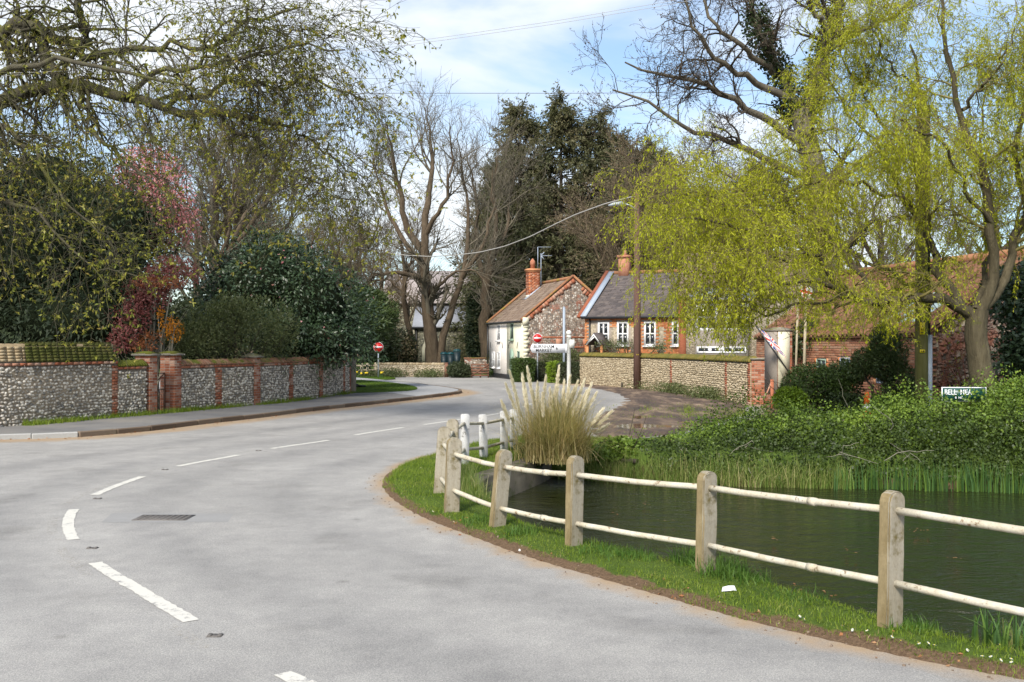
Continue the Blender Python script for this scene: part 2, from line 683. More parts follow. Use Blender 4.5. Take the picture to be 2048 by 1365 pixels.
c = mix(t, sf, gcol, soil)
c = mix(t, 0.6, c, ramp(t, n2.outputs[0], [(0.25, (0.55, 0.55, 0.55)), (0.75, (1.4, 1.4, 1.4))]), 'MULTIPLY')
bs = node(t, 'BsdfPrincipled', Base_Color=c, Roughness=0.95)
bs.inputs['Specular IOR Level'].default_value = 0.1
bp = node(t, 'Bump', Strength=0.8, Distance=0.03, Height=n2.outputs[0])
t.links.new(bp.outputs[0], bs.inputs['Normal'])
t.links.new(bs.outputs[0], out.inputs[0])
MAT['turf'] = m

# -- mud of the track
m, t, out = new_mat('mud')
tc = node(t, 'TexCoord')
n1 = node(t, 'TexNoise', Vector=node(t, 'Mapping', Vector=tc.outputs['Object'], Rotation=(0, 0, 0.2), Scale=(1.7, 0.5, 1)).outputs[0], Scale=0.8, Detail=8.0, Roughness=0.68)
n2 = node(t, 'TexNoise', Vector=tc.outputs['Object'], Scale=14.0, Detail=7.0, Roughness=0.75)
c = ramp(t, n1.outputs[0], [(0.34, (0.036, 0.024, 0.017)), (0.50, (0.09, 0.06, 0.042)), (0.62, (0.20, 0.145, 0.10)), (0.74, (0.33, 0.26, 0.19))])
c = mix(t, 0.8, c, ramp(t, n2.outputs[0], [(0.3, (0.45, 0.43, 0.41)), (0.7, (1.5, 1.46, 1.4))]), 'MULTIPLY')
bs = node(t, 'BsdfPrincipled', Base_Color=c, Roughness=ramp(t, n1.outputs[0], [(0.35, (0.5, 0.5, 0.5)), (0.6, (0.95, 0.95, 0.95))]))
bp = node(t, 'Bump', Strength=0.6, Distance=0.03, Height=n2.outputs[0])
t.links.new(bp.outputs[0], bs.inputs['Normal'])
t.links.new(bs.outputs[0], out.inputs[0])
MAT['mud'] = m

# -- pond water: murky green-brown, wind ripples
def water(name, col, ripple, rough=0.03):
    m, t, out = new_mat(name)
    tc = node(t, 'TexCoord')
    mp = node(t, 'Mapping', Vector=tc.outputs['Object'], Rotation=(0, 0, 0.25), Scale=(1.0, 1.7, 1.0))
    w1 = node(t, 'TexNoise', Vector=mp.outputs[0], Scale=2.4, Detail=2.0, Roughness=0.5, Distortion=0.5)
    w2 = node(t, 'TexNoise', Vector=mp.outputs[0], Scale=17.0, Detail=3.0, Roughness=0.55)
    patch = node(t, 'TexNoise', Vector=tc.outputs['Object'], Scale=0.35, Detail=3.0)
    amt = ramp(t, patch.outputs[0], [(0.35, (0.35, 0.35, 0.35)), (0.65, (1.0, 1.0, 1.0))])
    h = mth(t, 'MULTIPLY', mth(t, 'ADD', w1.outputs[0], mth(t, 'MULTIPLY', w2.outputs[0], 0.28)), amt)
    bp = node(t, 'Bump', Strength=ripple, Distance=0.22, Height=h)
    bs = node(t, 'BsdfPrincipled', Base_Color=(*col, 1), Roughness=rough, IOR=1.33, Normal=bp.outputs[0])
    bs.inputs['Specular IOR Level'].default_value = 0.5
    t.links.new(bs.outputs[0], out.inputs[0])
    return m
MAT['pond'] = water('pond_water', (0.014, 0.017, 0.005), 1.0)
MAT['puddle'] = water('puddle_water', (0.09, 0.065, 0.045), 0.02, 0.02)

# -- paint on the road, flaking
m, t, out = new_mat('road_paint')
tc = node(t, 'TexCoord')
n1 = node(t, 'TexNoise', Vector=tc.outputs['Object'], Scale=7.0, Detail=8.0, Roughness=0.75)
n2 = node(t, 'TexNoise', Vector=tc.outputs['Object'], Scale=90.0, Detail=3.0, Roughness=0.8)
wf = ramp(t, mth(t, 'ADD', n1.outputs[0], mth(t, 'MULTIPLY', n2.outputs[0], 0.3)), [(0.70, (0, 0, 0)), (0.80, (1, 1, 1))])
c = mix(t, wf, mix(t, n2.outputs[0], (0.46, 0.445, 0.40), (0.62, 0.60, 0.55)), (0.24, 0.235, 0.23))
bs = node(t, 'BsdfPrincipled', Base_Color=c, Roughness=0.7)
t.links.new(node(t, 'Bump', Strength=0.3, Distance=0.004, Height=n2.outputs[0]).outputs[0], bs.inputs['Normal'])
t.links.new(bs.outputs[0], out.inputs[0])
MAT['paint'] = m
m, t, out = new_mat('ghost_paint')
tc = node(t, 'TexCoord')
n1 = node(t, 'TexNoise', Vector=tc.outputs['Object'], Scale=22.0, Detail=8.0, Roughness=0.8)
wf = ramp(t, n1.outputs[0], [(0.52, (0, 0, 0)), (0.66, (1, 1, 1))])
bs = node(t, 'BsdfPrincipled', Base_Color=(0.46, 0.42, 0.35, 1), Roughness=0.85)
tr_ = node(t, 'BsdfTransparent')
ms = node(t, 'MixShader', Fac=mth(t, 'MULTIPLY', wf, 0.7))
t.links.new(tr_.outputs[0], ms.inputs[1])
t.links.new(bs.outputs[0], ms.inputs[2])
t.links.new(ms.outputs[0], out.inputs[0])
MAT['ghost'] = m

MAT['pavement'] = mk('pavement_tarmac', [(0.10, 0.10, 0.105), (0.17, 0.165, 0.16), (0.24, 0.22, 0.19)], scale=0.7, bscale=120, bump=0.3, rough=0.9)
MAT['pavement_pale'] = mk('pale_pavement', [(0.24, 0.245, 0.25), (0.33, 0.33, 0.33)], scale=0.8, bscale=110, bump=0.2, rough=0.9)
MAT['patch'] = mk('road_patch', [(0.225, 0.222, 0.218), (0.285, 0.282, 0.276)], scale=3, bscale=120, bump=0.5, rough=0.9)
MAT['iron'] = mk('cast_iron', [(0.11, 0.10, 0.095), (0.21, 0.195, 0.18)], scale=30, bscale=150, bump=0.5, rough=0.6, metal=0.4)
MAT['kerb'] = mk('kerb_concrete', [(0.085, 0.06, 0.042), (0.15, 0.11, 0.08), (0.2, 0.16, 0.12)], scale=4, bscale=70, island=0.65, rough=0.92,
                 moss=((0.06, 0.07, 0.02), 0.58, 3.0, False))
MAT['kerb_pale'] = mk('pale_kerb_concrete', [(0.27, 0.27, 0.265), (0.36, 0.355, 0.34)], scale=4, bscale=70, island=0.6, rough=0.9)
MAT['mortar'] = mk('flint_mortar', [(0.12, 0.10, 0.075), (0.26, 0.22, 0.165)], scale=5, bscale=60, rough=0.95, bump=0.5)
MAT['mortar_buff'] = mk('buff_mortar', [(0.20, 0.165, 0.11), (0.34, 0.28, 0.19)], scale=5, bscale=60, rough=0.95, bump=0.5)
MAT['flint'] = mk('flint', [(0.07, 0.07, 0.072), (0.25, 0.23, 0.20), (0.48, 0.43, 0.36), (0.66, 0.60, 0.51), (0.80, 0.76, 0.68)],
                  scale=18, bscale=60, island=0.75, rough=0.5, bump=0.2, spec=0.4, contrast=2.0, moss=((0.05, 0.06, 0.015), 0.68, 1.6, False))
MAT['flint_buff'] = mk('buff_flint', [(0.16, 0.12, 0.075), (0.32, 0.26, 0.17), (0.46, 0.38, 0.26), (0.56, 0.50, 0.38)],
                       scale=14, bscale=60, island=0.65, rough=0.6, bump=0.2, moss=((0.05, 0.06, 0.015), 0.70, 1.2, False))
MAT['brick'] = mk('red_brick', [(0.12, 0.05, 0.035), (0.26, 0.085, 0.045), (0.36, 0.13, 0.07), (0.40, 0.22, 0.15), (0.45, 0.36, 0.30)],
                  scale=9, bscale=60, island=0.7, rough=0.9, bump=0.4)
MAT['brick_orange'] = mk('orange_brick', [(0.26, 0.085, 0.04), (0.44, 0.155, 0.06), (0.54, 0.22, 0.09), (0.50, 0.28, 0.16)],
                         scale=8, bscale=60, island=0.7, rough=0.9, bump=0.4)
MAT['brick_barn'] = mk('barn_brick', [(0.17, 0.075, 0.048), (0.29, 0.13, 0.075), (0.37, 0.19, 0.115), (0.30, 0.22, 0.16)],
                       scale=8, bscale=60, island=0.75, rough=0.9, bump=0.4)
MAT['brick_joint'] = mk('brick_mortar', [(0.24, 0.20, 0.16), (0.38, 0.33, 0.28)], scale=6, bscale=60, rough=0.95)
MAT['coping'] = mk('mossy_coping', [(0.15, 0.075, 0.05), (0.30, 0.15, 0.09), (0.36, 0.25, 0.17)], scale=4, bscale=50, island=0.5, rough=0.95,
                   bump=0.6, moss=((0.115, 0.125, 0.016), 0.47, 1.7, True))
MAT['coping_moss'] = mk('thick_moss', [(0.075, 0.085, 0.016), (0.16, 0.17, 0.022), (0.10, 0.10, 0.03)], scale=3, bscale=45, island=0.3, rough=1.0,
                        bump=1.0, bdist=0.03)
MAT['coping_grassmoss'] = mk('grassy_moss', [(0.055, 0.07, 0.02), (0.11, 0.12, 0.03), (0.19, 0.16, 0.07)], scale=4, bscale=40, island=0.25, rough=1.0,
                             bump=1.0, bdist=0.03)
MAT['coping_buff'] = mk('buff_brick', [(0.20, 0.14, 0.085), (0.36, 0.28, 0.17), (0.45, 0.38, 0.26)], scale=5, island=0.6, bscale=50, rough=0.95, bump=0.5)
MAT['cap_stone'] = mk('stone_cap', [(0.16, 0.14, 0.11), (0.33, 0.31, 0.27)], scale=6, bscale=60, rough=0.95, moss=((0.13, 0.13, 0.02), 0.46, 3.0, True))
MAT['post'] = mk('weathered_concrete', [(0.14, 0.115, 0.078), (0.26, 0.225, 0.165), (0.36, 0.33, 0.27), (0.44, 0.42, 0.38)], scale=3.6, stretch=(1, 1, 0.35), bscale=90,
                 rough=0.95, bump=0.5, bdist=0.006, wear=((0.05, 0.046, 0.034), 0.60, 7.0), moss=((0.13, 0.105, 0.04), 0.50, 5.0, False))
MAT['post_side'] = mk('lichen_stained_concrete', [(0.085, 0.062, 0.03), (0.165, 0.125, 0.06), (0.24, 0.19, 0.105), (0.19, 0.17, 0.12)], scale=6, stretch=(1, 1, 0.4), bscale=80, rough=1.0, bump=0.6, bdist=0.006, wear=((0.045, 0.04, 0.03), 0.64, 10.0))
MAT['post_white'] = mk('flaking_white_paint', [(0.28, 0.27, 0.25), (0.42, 0.42, 0.41), (0.52, 0.52, 0.52)], scale=5, stretch=(1, 1, 0.4), bscale=70, rough=0.8,
                       wear=((0.11, 0.10, 0.085), 0.57, 9.0))
MAT['rail'] = mk('rusty_white_pipe', [(0.34, 0.29, 0.19), (0.47, 0.43, 0.335), (0.55, 0.53, 0.47)], scale=6, bscale=60, rough=0.65, bump=0.3,
                 wear=((0.16, 0.10, 0.05), 0.575, 17.0))
MAT['concrete'] = mk('pond_wall_concrete', [(0.07, 0.062, 0.048), (0.17, 0.15, 0.115)], scale=3, bscale=50, rough=0.95, moss=((0.05, 0.06, 0.02), 0.52, 4.0, False))
MAT['bark'] = mk('grey_bark', [(0.07, 0.06, 0.044), (0.14, 0.122, 0.09), (0.20, 0.18, 0.135)], scale=5, stretch=(1, 1, 0.25), bscale=25, rough=0.95, bump=0.9, bdist=0.03)
MAT['bark_willow'] = mk('willow_bark', [(0.035, 0.03, 0.018), (0.085, 0.07, 0.042), (0.15, 0.128, 0.08)], scale=7, stretch=(1, 1, 0.16), bscale=22, rough=0.95, bump=1.0, bdist=0.05,
                        moss=((0.09, 0.095, 0.02), 0.60, 2.5, False))
MAT['bark_brown'] = mk('brown_bark', [(0.04, 0.029, 0.019), (0.095, 0.07, 0.046), (0.155, 0.12, 0.082)], scale=4, stretch=(1, 1, 0.2), bscale=16, rough=0.95, bump=1.0, bdist=0.05)
MAT['bark_chestnut'] = mk('chestnut_bark', [(0.035, 0.03, 0.022), (0.075, 0.068, 0.045), (0.12, 0.11, 0.07)], scale=3, bscale=20, rough=0.95, bump=0.8, bdist=0.03,
                          moss=((0.095, 0.10, 0.022), 0.50, 1.5, False))
MAT['bark_pale'] = mk('pale_bark', [(0.15, 0.14, 0.11), (0.29, 0.27, 0.21)], scale=4, bscale=25, rough=0.9)
MAT['bark_dark'] = mk('dark_bark', [(0.035, 0.03, 0.022), (0.075, 0.062, 0.045)], scale=4, bscale=25, rough=0.95, bump=0.7)
MAT['twig_brown'] = mk('brown_twigs', [(0.10, 0.075, 0.05), (0.20, 0.155, 0.105)], scale=1.0, bscale=8, rough=0.95, bump=0)


# ------------------------------------------------------------ ground, road, pond
POSTS = [  # concrete posts of the pond fence: x, y, top height, lean x, upper rail z, lower rail z
    (4.05, 4.55, 0.95, 0.00, 0.90, 0.42),
    (2.59, 6.83, 1.00, 0.02, 0.868, 0.37),
    (1.64, 8.44, 0.93, 0.015, 0.79, 0.304),
    (0.594, 9.61, 0.93, 0.02, 0.745, 0.277),
    (-0.165, 10.60, 0.89, 0.10, 0.70, 0.262),
    (-0.70, 11.50, 0.93, 0.04, 0.741, 0.325),
    (-0.94, 12.94, 0.94, 0.07, 0.713, 0.265),
    (-0.86, 14.40, 0.93, 0.00, 0.74, 0.30),
]
EDGE_R = [(30, -8), (14, 0.6), (9, 2.5), (6, 4.0), (4.2, 5.1), (3.05, 5.93), (2.48, 6.37), (1.71, 7.17), (0.94, 8.26), (0.12, 9.37), (-0.5, 10.53),
          (-0.99, 11.38), (-1.49, 12.64), (-1.79, 13.73), (-1.93, 14.64), (-1.95, 15.6), (-1.77, 16.9), (-1.4, 18.1), (-0.93, 19.6),
          (-0.25, 21.0), (0.83, 21.7), (1.8, 20.8), (2.75, 20.6), (4.5, 22.6), (6.3, 26.0), (7.6, 29.5), (8.2, 32.5)]
edge_r = smooth_curve(EDGE_R, 260)
LAND = np.concatenate([edge_r, [(60, 33), (60, -8)]])
POND = np.array([(3.96, 5.5), (2.95, 7.05), (2.0, 8.68), (1.0, 9.95), (0.35, 10.95), (0.1, 11.8), (-0.15, 13.0), (-0.35, 14.2), (-0.42, 15.3), (-0.15, 16.0),
                 (0.56, 18.2), (0.85, 18.4), (1.6, 18.1), (4.2, 17.4), (8.5, 16.7), (14, 15.5), (22, 12), (22, 3), (12, 1.5), (6.5, 3.2)])
KERB = [(-14.5, 19.6), (-12.5, 20.3), (-10.8, 20.96), (-9.47, 21.4), (-8.77, 22.4), (-8.27, 23.3), (-7.83, 24.9), (-6.9, 27.1), (-6.18, 29.6), (-4.88, 32.7), (-3.73, 35.6),
        (-2.45, 39.2), (-2.05, 41.0), (-2.2, 42.6), (-3.0, 45.0), (-4.5, 48.6), (-6.4, 53.0), (-9.7, 59.0)]
kerb_c = smooth_curve(KERB, 300)
WALL_L = [(-15.5, 19.0), (-13.6, 20.5), (-11.75, 22.7), (-11.0, 24.6), (-10.45, 26.0), (-9.85, 27.2), (-9.44, 28.3), (-8.2, 31.1), (-7.5, 32.9), (-6.9, 36.0), (-6.4, 39.5)]
WALL_R = [(3.48, 51.0), (5.75, 45.3), (6.86, 41.9), (7.86, 34.3), (8.0, 33.4)]
WATER_Z = -0.45


def sd_land(q):
    d = seg_dist(q, edge_r)
    return np.where(inside(q, LAND), d, -d)


def sd_pond(q):
    d = seg_dist(q, POND, True)
    return np.where(inside(q, POND), d, -d)


def wave(q, s, ph=0.0):
    x, y = q[:, 0] * s, q[:, 1] * s
    return (np.sin(x * 1.3 + 1.7 * np.sin(y * 0.9 + ph)) + np.sin(y * 1.7 + 1.3 * np.sin(x * 1.1 + 2 + ph)) + np.sin((x + y) * 2.9 + ph)) / 3


def land_z(q, s=None, p=None):
    s = sd_land(q) if s is None else s
    p = sd_pond(q) if p is None else p
    z = np.clip(s * 0.42, -0.13, 0.0) + 0.075 * smoothstep(s, 0.0, 0.22) + 0.012 * wave(q, 3.1) * smoothstep(s, 0.0, 0.3)
    bank = smoothstep(q[:, 1] - 17.0 + 0.15 * (q[:, 0] - 4), 0.3, 3.0) * smoothstep(q[:, 0], 2.6, 4.5)
    z = z + bank * 0.25 * smoothstep(s, 0.0, 1.2)
    z = z - 1.15 * smoothstep(p, -0.30, 0.30)
    return z


xs = np.concatenate([[-400, -150, -60, -30, -15, -8, -4.5, -3.2], np.arange(-2.4, 6.0, 0.11), np.arange(6.0, 14, 0.35), [15, 18, 24, 35, 60, 120, 400]])
ys = np.concatenate([[-60, -20, -5, 0, 2.5, 4.0], np.arange(4.5, 21.8, 0.11), np.arange(22, 35, 0.5), [37, 42, 50, 65, 90, 140, 300, 900]])
gx, gy = np.meshgrid(xs, ys)
q = np.stack([gx.ravel(), gy.ravel()], 1)
s_l, s_p = sd_land(q), sd_pond(q)
gz = land_z(q, s_l, s_p)
nx, ny = len(xs), len(ys)
ii, jj = np.meshgrid(np.arange(nx - 1), np.arange(ny - 1))
a = (jj * nx + ii).ravel()
quad = np.stack([a, a + 1, a + nx + 1, a + nx], 1)
me = mesh_np('ground', np.concatenate([q, gz[:, None]], 1), [quad], smooth=True)
soil = 1 - smoothstep(s_l, 0.04, 0.22) + 0.8 * smoothstep(s_p, -0.25, 0.1) + 0.6 * (q[:, 1] > 21.5)
me.attributes.new('soil', 'FLOAT', 'POINT').data.foreach_set('value', np.clip(soil, 0, 1.2).astype(np.float32))
ground = tag(link('ground', me, None, MAT['turf']), 'grass verge, pond bank and bare soil around the road', kind='structure')

# road sheet, cut out where the pond land lies
CENTRE = [(3.0, 3.0), (0.2, 4.6), (-1.256, 5.9), (-1.417, 6.08), (-2.3, 7.17), (-2.98, 8.04), (-3.86, 9.15), (-4.5, 10.2), (-4.95, 11.06), (-5.33, 12.07), (-5.59, 13.27),
          (-5.62, 15.1), (-5.53, 16.4), (-4.95, 18.0), (-4.65, 19.2), (-3.79, 20.85), (-3.49, 22.1), (-2.66, 24.0), (-2.2, 24.9), (-1.27, 26.9), (-0.35, 28.9),
          (0.42, 31.9), (0.9, 36.0), (0.6, 41.0), (-0.5, 47.0)]
centre = np.asarray(CENTRE)
xs = np.concatenate([[-60, -40, -25], np.arange(-16, 8.2, 0.3), [9, 12, 20]])
ys = np.concatenate([[-6, -2, 1], np.arange(3, 66, 0.3), [70, 78]])
gx, gy = np.meshgrid(xs, ys)
q = np.stack([gx.ravel(), gy.ravel()], 1)
nx, ny = len(xs), len(ys)
ii, jj = np.meshgrid(np.arange(nx - 1), np.arange(ny - 1))
a = (jj * nx + ii).ravel()
quad = np.stack([a, a + 1, a + nx + 1, a + nx], 1)
s_l = sd_land(q)
keep = (s_l[quad] < 0.25).any(1)
quad = quad[keep]
me = mesh_np('road', np.concatenate([q, np.zeros((len(q), 1))], 1), [quad])
dk = seg_dist(q, kerb_c)
dw = seg_dist(q, WALL_R)
dc = seg_dist(q, centre)
grit = np.maximum(1.05 * (1 - smoothstep(dk, 0.25, 1.35)), 0.95 * (1 - smoothstep(-s_l, 0.0, 0.42)))
grit = np.maximum(grit, 1 - smoothstep(dw, 0.5, 2.6))
grit = np.maximum(grit, 0.25 * np.exp(-((dc - 0.12) / 0.18) ** 2))
grit = np.maximum(grit, 0.75 * np.exp(-((q[:, 1] - 21.3) / 1.2) ** 2) * smoothstep(-q[:, 0], 8.5, 11))
me.attributes.new('grit', 'FLOAT', 'POINT').data.foreach_set('value', grit.astype(np.float32))
track = np.clip(np.exp(-((dc - 0.85) / 0.3) ** 2) + np.exp(-((dc - 2.45) / 0.35) ** 2), 0, 1) * (0.6 + 0.4 * wave(q, 0.5))
me.attributes.new('track', 'FLOAT', 'POINT').data.foreach_set('value', track.astype(np.float32))
road = tag(link('road', me, None, MAT['asphalt']), 'pale grey asphalt road bending round the pond', kind='structure')


def strip_along(path, s0, s1, w, z, off=0.0, n=40, jit=0.005):
    """flat strip along a 2d path between arc lengths, offset to the left by off"""
    p = np.asarray(path, float)
    d = np.concatenate([[0], np.cumsum(np.linalg.norm(np.diff(p, axis=0), axis=1))])
    s = np.linspace(s0, s1, n)
    c = np.stack([np.interp(s, d, p[:, k]) for k in range(2)], 1)
    tg = unit(np.gradient(c, axis=0))
    nn = np.stack([-tg[:, 1], tg[:, 0]], 1)
    L, R = c + nn * (off + w / 2 + RNG.normal(size=(n, 1)) * jit), c + nn * (off - w / 2 + RNG.normal(size=(n, 1)) * jit)
    V = np.concatenate([np.stack([L, R], 1).reshape(-1, 2), np.full((2 * n, 1), z)], 1)
    Fq = np.array([(2 * i, 2 * i + 1, 2 * i + 3, 2 * i + 2) for i in range(n - 1)])
    return V, Fq


cen_s = smooth_curve(CENTRE, 500)
arc = np.concatenate([[0], np.cumsum(np.linalg.norm(np.diff(cen_s, axis=0), axis=1))])


def arc_at(pt):
    return arc[np.argmin(np.linalg.norm(cen_s - np.asarray(pt), axis=1))]


DASH = [((0.9, 4.2), (-1.417, 6.08)), ((-2.3, 7.17), (-3.86, 9.15)), ((-4.5, 10.2), (-5.33, 12.07)), ((-5.59, 13.27), (-5.62, 15.1)), ((-5.53, 16.4), (-4.95, 18.0)),
        ((-4.65, 19.2), (-3.79, 20.85)), ((-3.49, 22.1), (-2.66, 24.0)), ((-2.2, 24.9), (-1.27, 26.9)), ((-0.75, 28.0), (-0.1, 29.8)), ((0.42, 31.9), (0.75, 34.0))]
for a_, b_ in DASH:
    V, Fq = strip_along(cen_s, arc_at(a_), arc_at(b_), 0.12, 0.004)
    link('lane_marking', mesh_np('lane_marking', V, [Fq]), road, MAT['paint'])
for a_, b_ in (((-1.9, 6.6), (-2.35, 7.2)), ((-3.5, 8.7), (-4.3, 9.9)), ((-4.7, 10.5), (-5.2, 11.6)), ((-5.45, 12.5), (-5.62, 14.6)), ((-5.6, 15.4), (-5.3, 17.0)), ((-4.9, 18.2), (-4.7, 19.1))):
    V, Fq = strip_along(cen_s, arc_at(a_), arc_at(b_), 0.10, 0.0025, off=0.16)
    link('worn_marking', mesh_np('worn_marking', V, [Fq]), road, MAT['ghost'])
# give-way dashes at the far mouth
for px0, px1, py in ((890, 905, 775), (1005, 1035, 779), (1068, 1085, 786)):
    a_, b_ = G(px0, py), G(px1, py + 1)
    V = [(a_.x, a_.y, 0.004), (b_.x, b_.y, 0.004), (b_.x + 0.02, b_.y + 0.35, 0.004), (a_.x + 0.02, a_.y + 0.35, 0.004)]
    link('lane_marking', mesh_np('lane_marking', V, [[(0, 1, 2, 3)]]), road, MAT['paint'])
# manhole: cut patch and ribbed iron cover
pt = [(-4.75, 11.82), (-3.3, 11.78), (-3.2, 11.22), (-4.62, 11.2)]
polysheet('road_patch', pt, 0.0015, MAT['patch'], road)
mb = MB()
mb.box((-4.02, 11.5, 0.001), (0.62, 0.36, 0.010))
cov = mb.build('manhole_cover', MAT['iron'], road)
mb = MB()
for i in range(9):
    for j in range(5):
        mb.box((-4.02 + (i - 4) * 0.065, 11.5 + (j - 2) * 0.066, 0.007), (0.038, 0.038, 0.004), rz=0.78)
mb.build('tread_pattern', MAT['iron'], cov)
for px, py in ((185, 1097), (195, 998), (330, 940), (430, 1272), (517, 902)):
    c = G(px, py)
    mb = MB()
    mb.box((c.x, c.y, 0.002), (0.10, 0.075, 0.004))
    for s in (-1, 1):
        mb.box((c.x + s * 0.035, c.y, 0.008), (0.03, 0.055, 0.010), taper=0.7)
    mb.build('road_stud', MAT['iron'], road)

# pavement, kerbs, lawn
kin = kerb_c.copy()
tg = unit(np.gradient(kin, axis=0))
kin = kin + np.stack([-tg[:, 1], tg[:, 0]], 1) * 0.12
wl = smooth_curve(WALL_L, 60)
poly = [tuple(p) for p in kin[::3]] + [(-13, 62), (-11, 45)] + [tuple(p + np.array((-0.3, 0.1))) for p in wl[::-1]]
pavement = tag(polysheet('pavement', poly, 0.11, MAT['pavement'], thick=0.2), 'dark tarmac pavement along the flint wall', kind='structure')
i0 = int(np.argmin(np.linalg.norm(kin - np.array((-3.45, 36.6)), axis=1)))
pale = [tuple(p) for p in kin[i0::3]] + [(-11, 60), (-8, 48), (-6.2, 42.6), (-5.3, 40.2)]
polysheet('pale_paving', pale, 0.114, MAT['pavement_pale'], pavement)
arc_k = np.concatenate([[0], np.cumsum(np.linalg.norm(np.diff(kerb_c, axis=0), axis=1))])
kme = bevel_box_mesh('kerb_stone', (0.905, 0.125, 0.26), 0.018)
kme.materials.append(MAT['kerb'])
kme2 = kme.copy()
kme2.materials.clear()
kme2.materials.append(MAT['kerb_pale'])
s = 0.45
while s < arc_k[-1] - 8:
    c = np.array([np.interp(s, arc_k, kerb_c[:, k]) for k in range(2)])
    c2 = np.array([np.interp(s + 0.1, arc_k, kerb_c[:, k]) for k in range(2)])
    d = unit(c2 - c)
    nrm = np.array((-d[1], d[0]))
    pal = c[0] < -9.45
    o = bpy.data.objects.new('kerb', kme2 if pal else kme)
    COL.objects.link(o)
    o.parent = pavement
    o.location = (c[0] + nrm[0] * 0.06, c[1] + nrm[1] * 0.06, -0.012 + random.uniform(-0.006, 0.006))
    o.rotation_euler = (0, random.uniform(-.004, .004), math.atan2(d[1], d[0]))
    s += 0.915
LAWN = [G(703, 786, .12), G(703, 759, .12), G(750, 763, .12), G(795, 767, .12), G(825, 772, .12), G(838, 777.5, .12), G(826, 781.5, .12), G(790, 783.5, .12), G(750, 785, .12)]
lawn_c = smooth_curve([(p.x, p.y) for p in LAWN] + [(LAWN[0].x, LAWN[0].y)], 60)[:-1]
lawn = tag(polysheet('lawn', [tuple(p) for p in lawn_c], 0.135, MAT['turf'], thick=0.03), 'small mown lawn beyond the end of the flint wall', kind='structure')
STRIP = [G(700, 753.5), G(700, 760), G(760, 761), G(797, 759.5), G(780, 756), G(740, 753)]
strip_c = smooth_curve([(p.x, p.y) for p in STRIP] + [(STRIP[0].x, STRIP[0].y)], 40)[:-1]
polysheet('grass_strip', [tuple(p) for p in strip_c], 0.06, MAT['turf'], thick=0.06)['kind'] = 'structure'

# mud of the track mouth with puddles
MUD = [(3.0, 50), (3.7, 45.5), (4.3, 41), (4.1, 36.5), (3.6, 33.0), (2.75, 30.0), (2.2, 27.5), (1.85, 25.2), (1.75, 23.0), (1.7, 21.2), (2.6, 20.9), (4.3, 23.0), (5.9, 26.5),
       (7.2, 30), (8.0, 33.2), (7.7, 34.6), (6.75, 41.8), (5.6, 45.2), (3.9, 49.8)]
mc = smooth_curve(MUD + MUD[:1], 240)[:-1]
mc = mc + RNG.normal(size=mc.shape) * 0.06
mxs = np.arange(1.3, 8.6, 0.11)
mys = np.concatenate([np.arange(20.4, 36, 0.13), np.arange(36, 51, 0.3)])
gx, gy = np.meshgrid(mxs, mys)
q = np.stack([gx.ravel(), gy.ravel()], 1)
nx, ny = len(mxs), len(mys)
ii, jj = np.meshgrid(np.arange(nx - 1), np.arange(ny - 1))
a = (jj * nx + ii).ravel()
quad = np.stack([a, a + 1, a + nx + 1, a + nx], 1)
ins = inside(q, mc)
dm = seg_dist(q, mc, True) * np.where(ins, 1, -1)
PUD = ((3.75, 27.4, 0.85, 0.55), (3.2, 24.3, 1.15, 0.75), (2.6, 26.2, 0.45, 0.3), (4.6, 25.6, 0.4, 0.3))
dep = np.zeros(len(q))
for cx, cy, rx, ry in PUD:
    dep = np.maximum(dep, np.exp(-(((q[:, 0] - cx) / rx) ** 2 + ((q[:, 1] - cy) / ry) ** 2) * 1.2))
mz = -0.02 + 0.065 * smoothstep(dm, -0.05, 0.45) + 0.014 * wave(q, 1.3) + 0.012 * wave(q, 4.3, 2.0) + RNG.normal(size=len(q)) * 0.006
rut = np.exp(-((q[:, 0] - 2.9 - .18 * (q[:, 1] - 24)) / .16) ** 2) + np.exp(-((q[:, 0] - 4.2 - .18 * (q[:, 1] - 24)) / .16) ** 2)
mz = np.maximum(mz - 0.03 * rut * smoothstep(dm, .2, .8), np.where(dm > .3, 0.012, -0.02)) - 0.055 * dep * smoothstep(dm, 0, .4)
mz = np.where(dm > .1, np.maximum(mz, 0.003), mz)
quad = quad[ins[quad].any(1)]
mud = tag(link('track', mesh_np('track', np.concatenate([q, mz[:, None]], 1), [quad], smooth=True), None, MAT['mud']), 'muddy track mouth between the road and the flint wall', kind='structure')


def blob_poly(cx, cy, rx, ry, n=48, seed=0, amp=0.22):
    r = np.random.default_rng(seed)
    a = np.linspace(0, 2 * np.pi, n, endpoint=False)
    rr = 1 + sum(amp / k * np.sin(k * a + r.uniform(0, 6.3)) * r.uniform(0.5, 1) for k in (2, 3, 5, 7, 11))
    return [(cx + rx * c_ * k, cy + ry * s_ * k) for c_, s_, k in zip(np.cos(a), np.sin(a), rr)]


for k, (cx, cy, rx, ry) in enumerate(PUD):
    tag(polysheet('puddle', blob_poly(cx, cy, rx * 1.1, ry * 1.1, seed=k + 3), 0.0135 + k * .0004, MAT['puddle']), kind='structure')

# water
wpoly = [(p[0], p[1]) for p in POND]
cxy = POND.mean(0)
big = np.asarray(wpoly) + unit(np.asarray(wpoly) - cxy) * 0.45
tag(polysheet('pond_water', [tuple(p) for p in big], WATER_Z, MAT['pond']), 'dark green village pond with wind ripples', kind='structure')
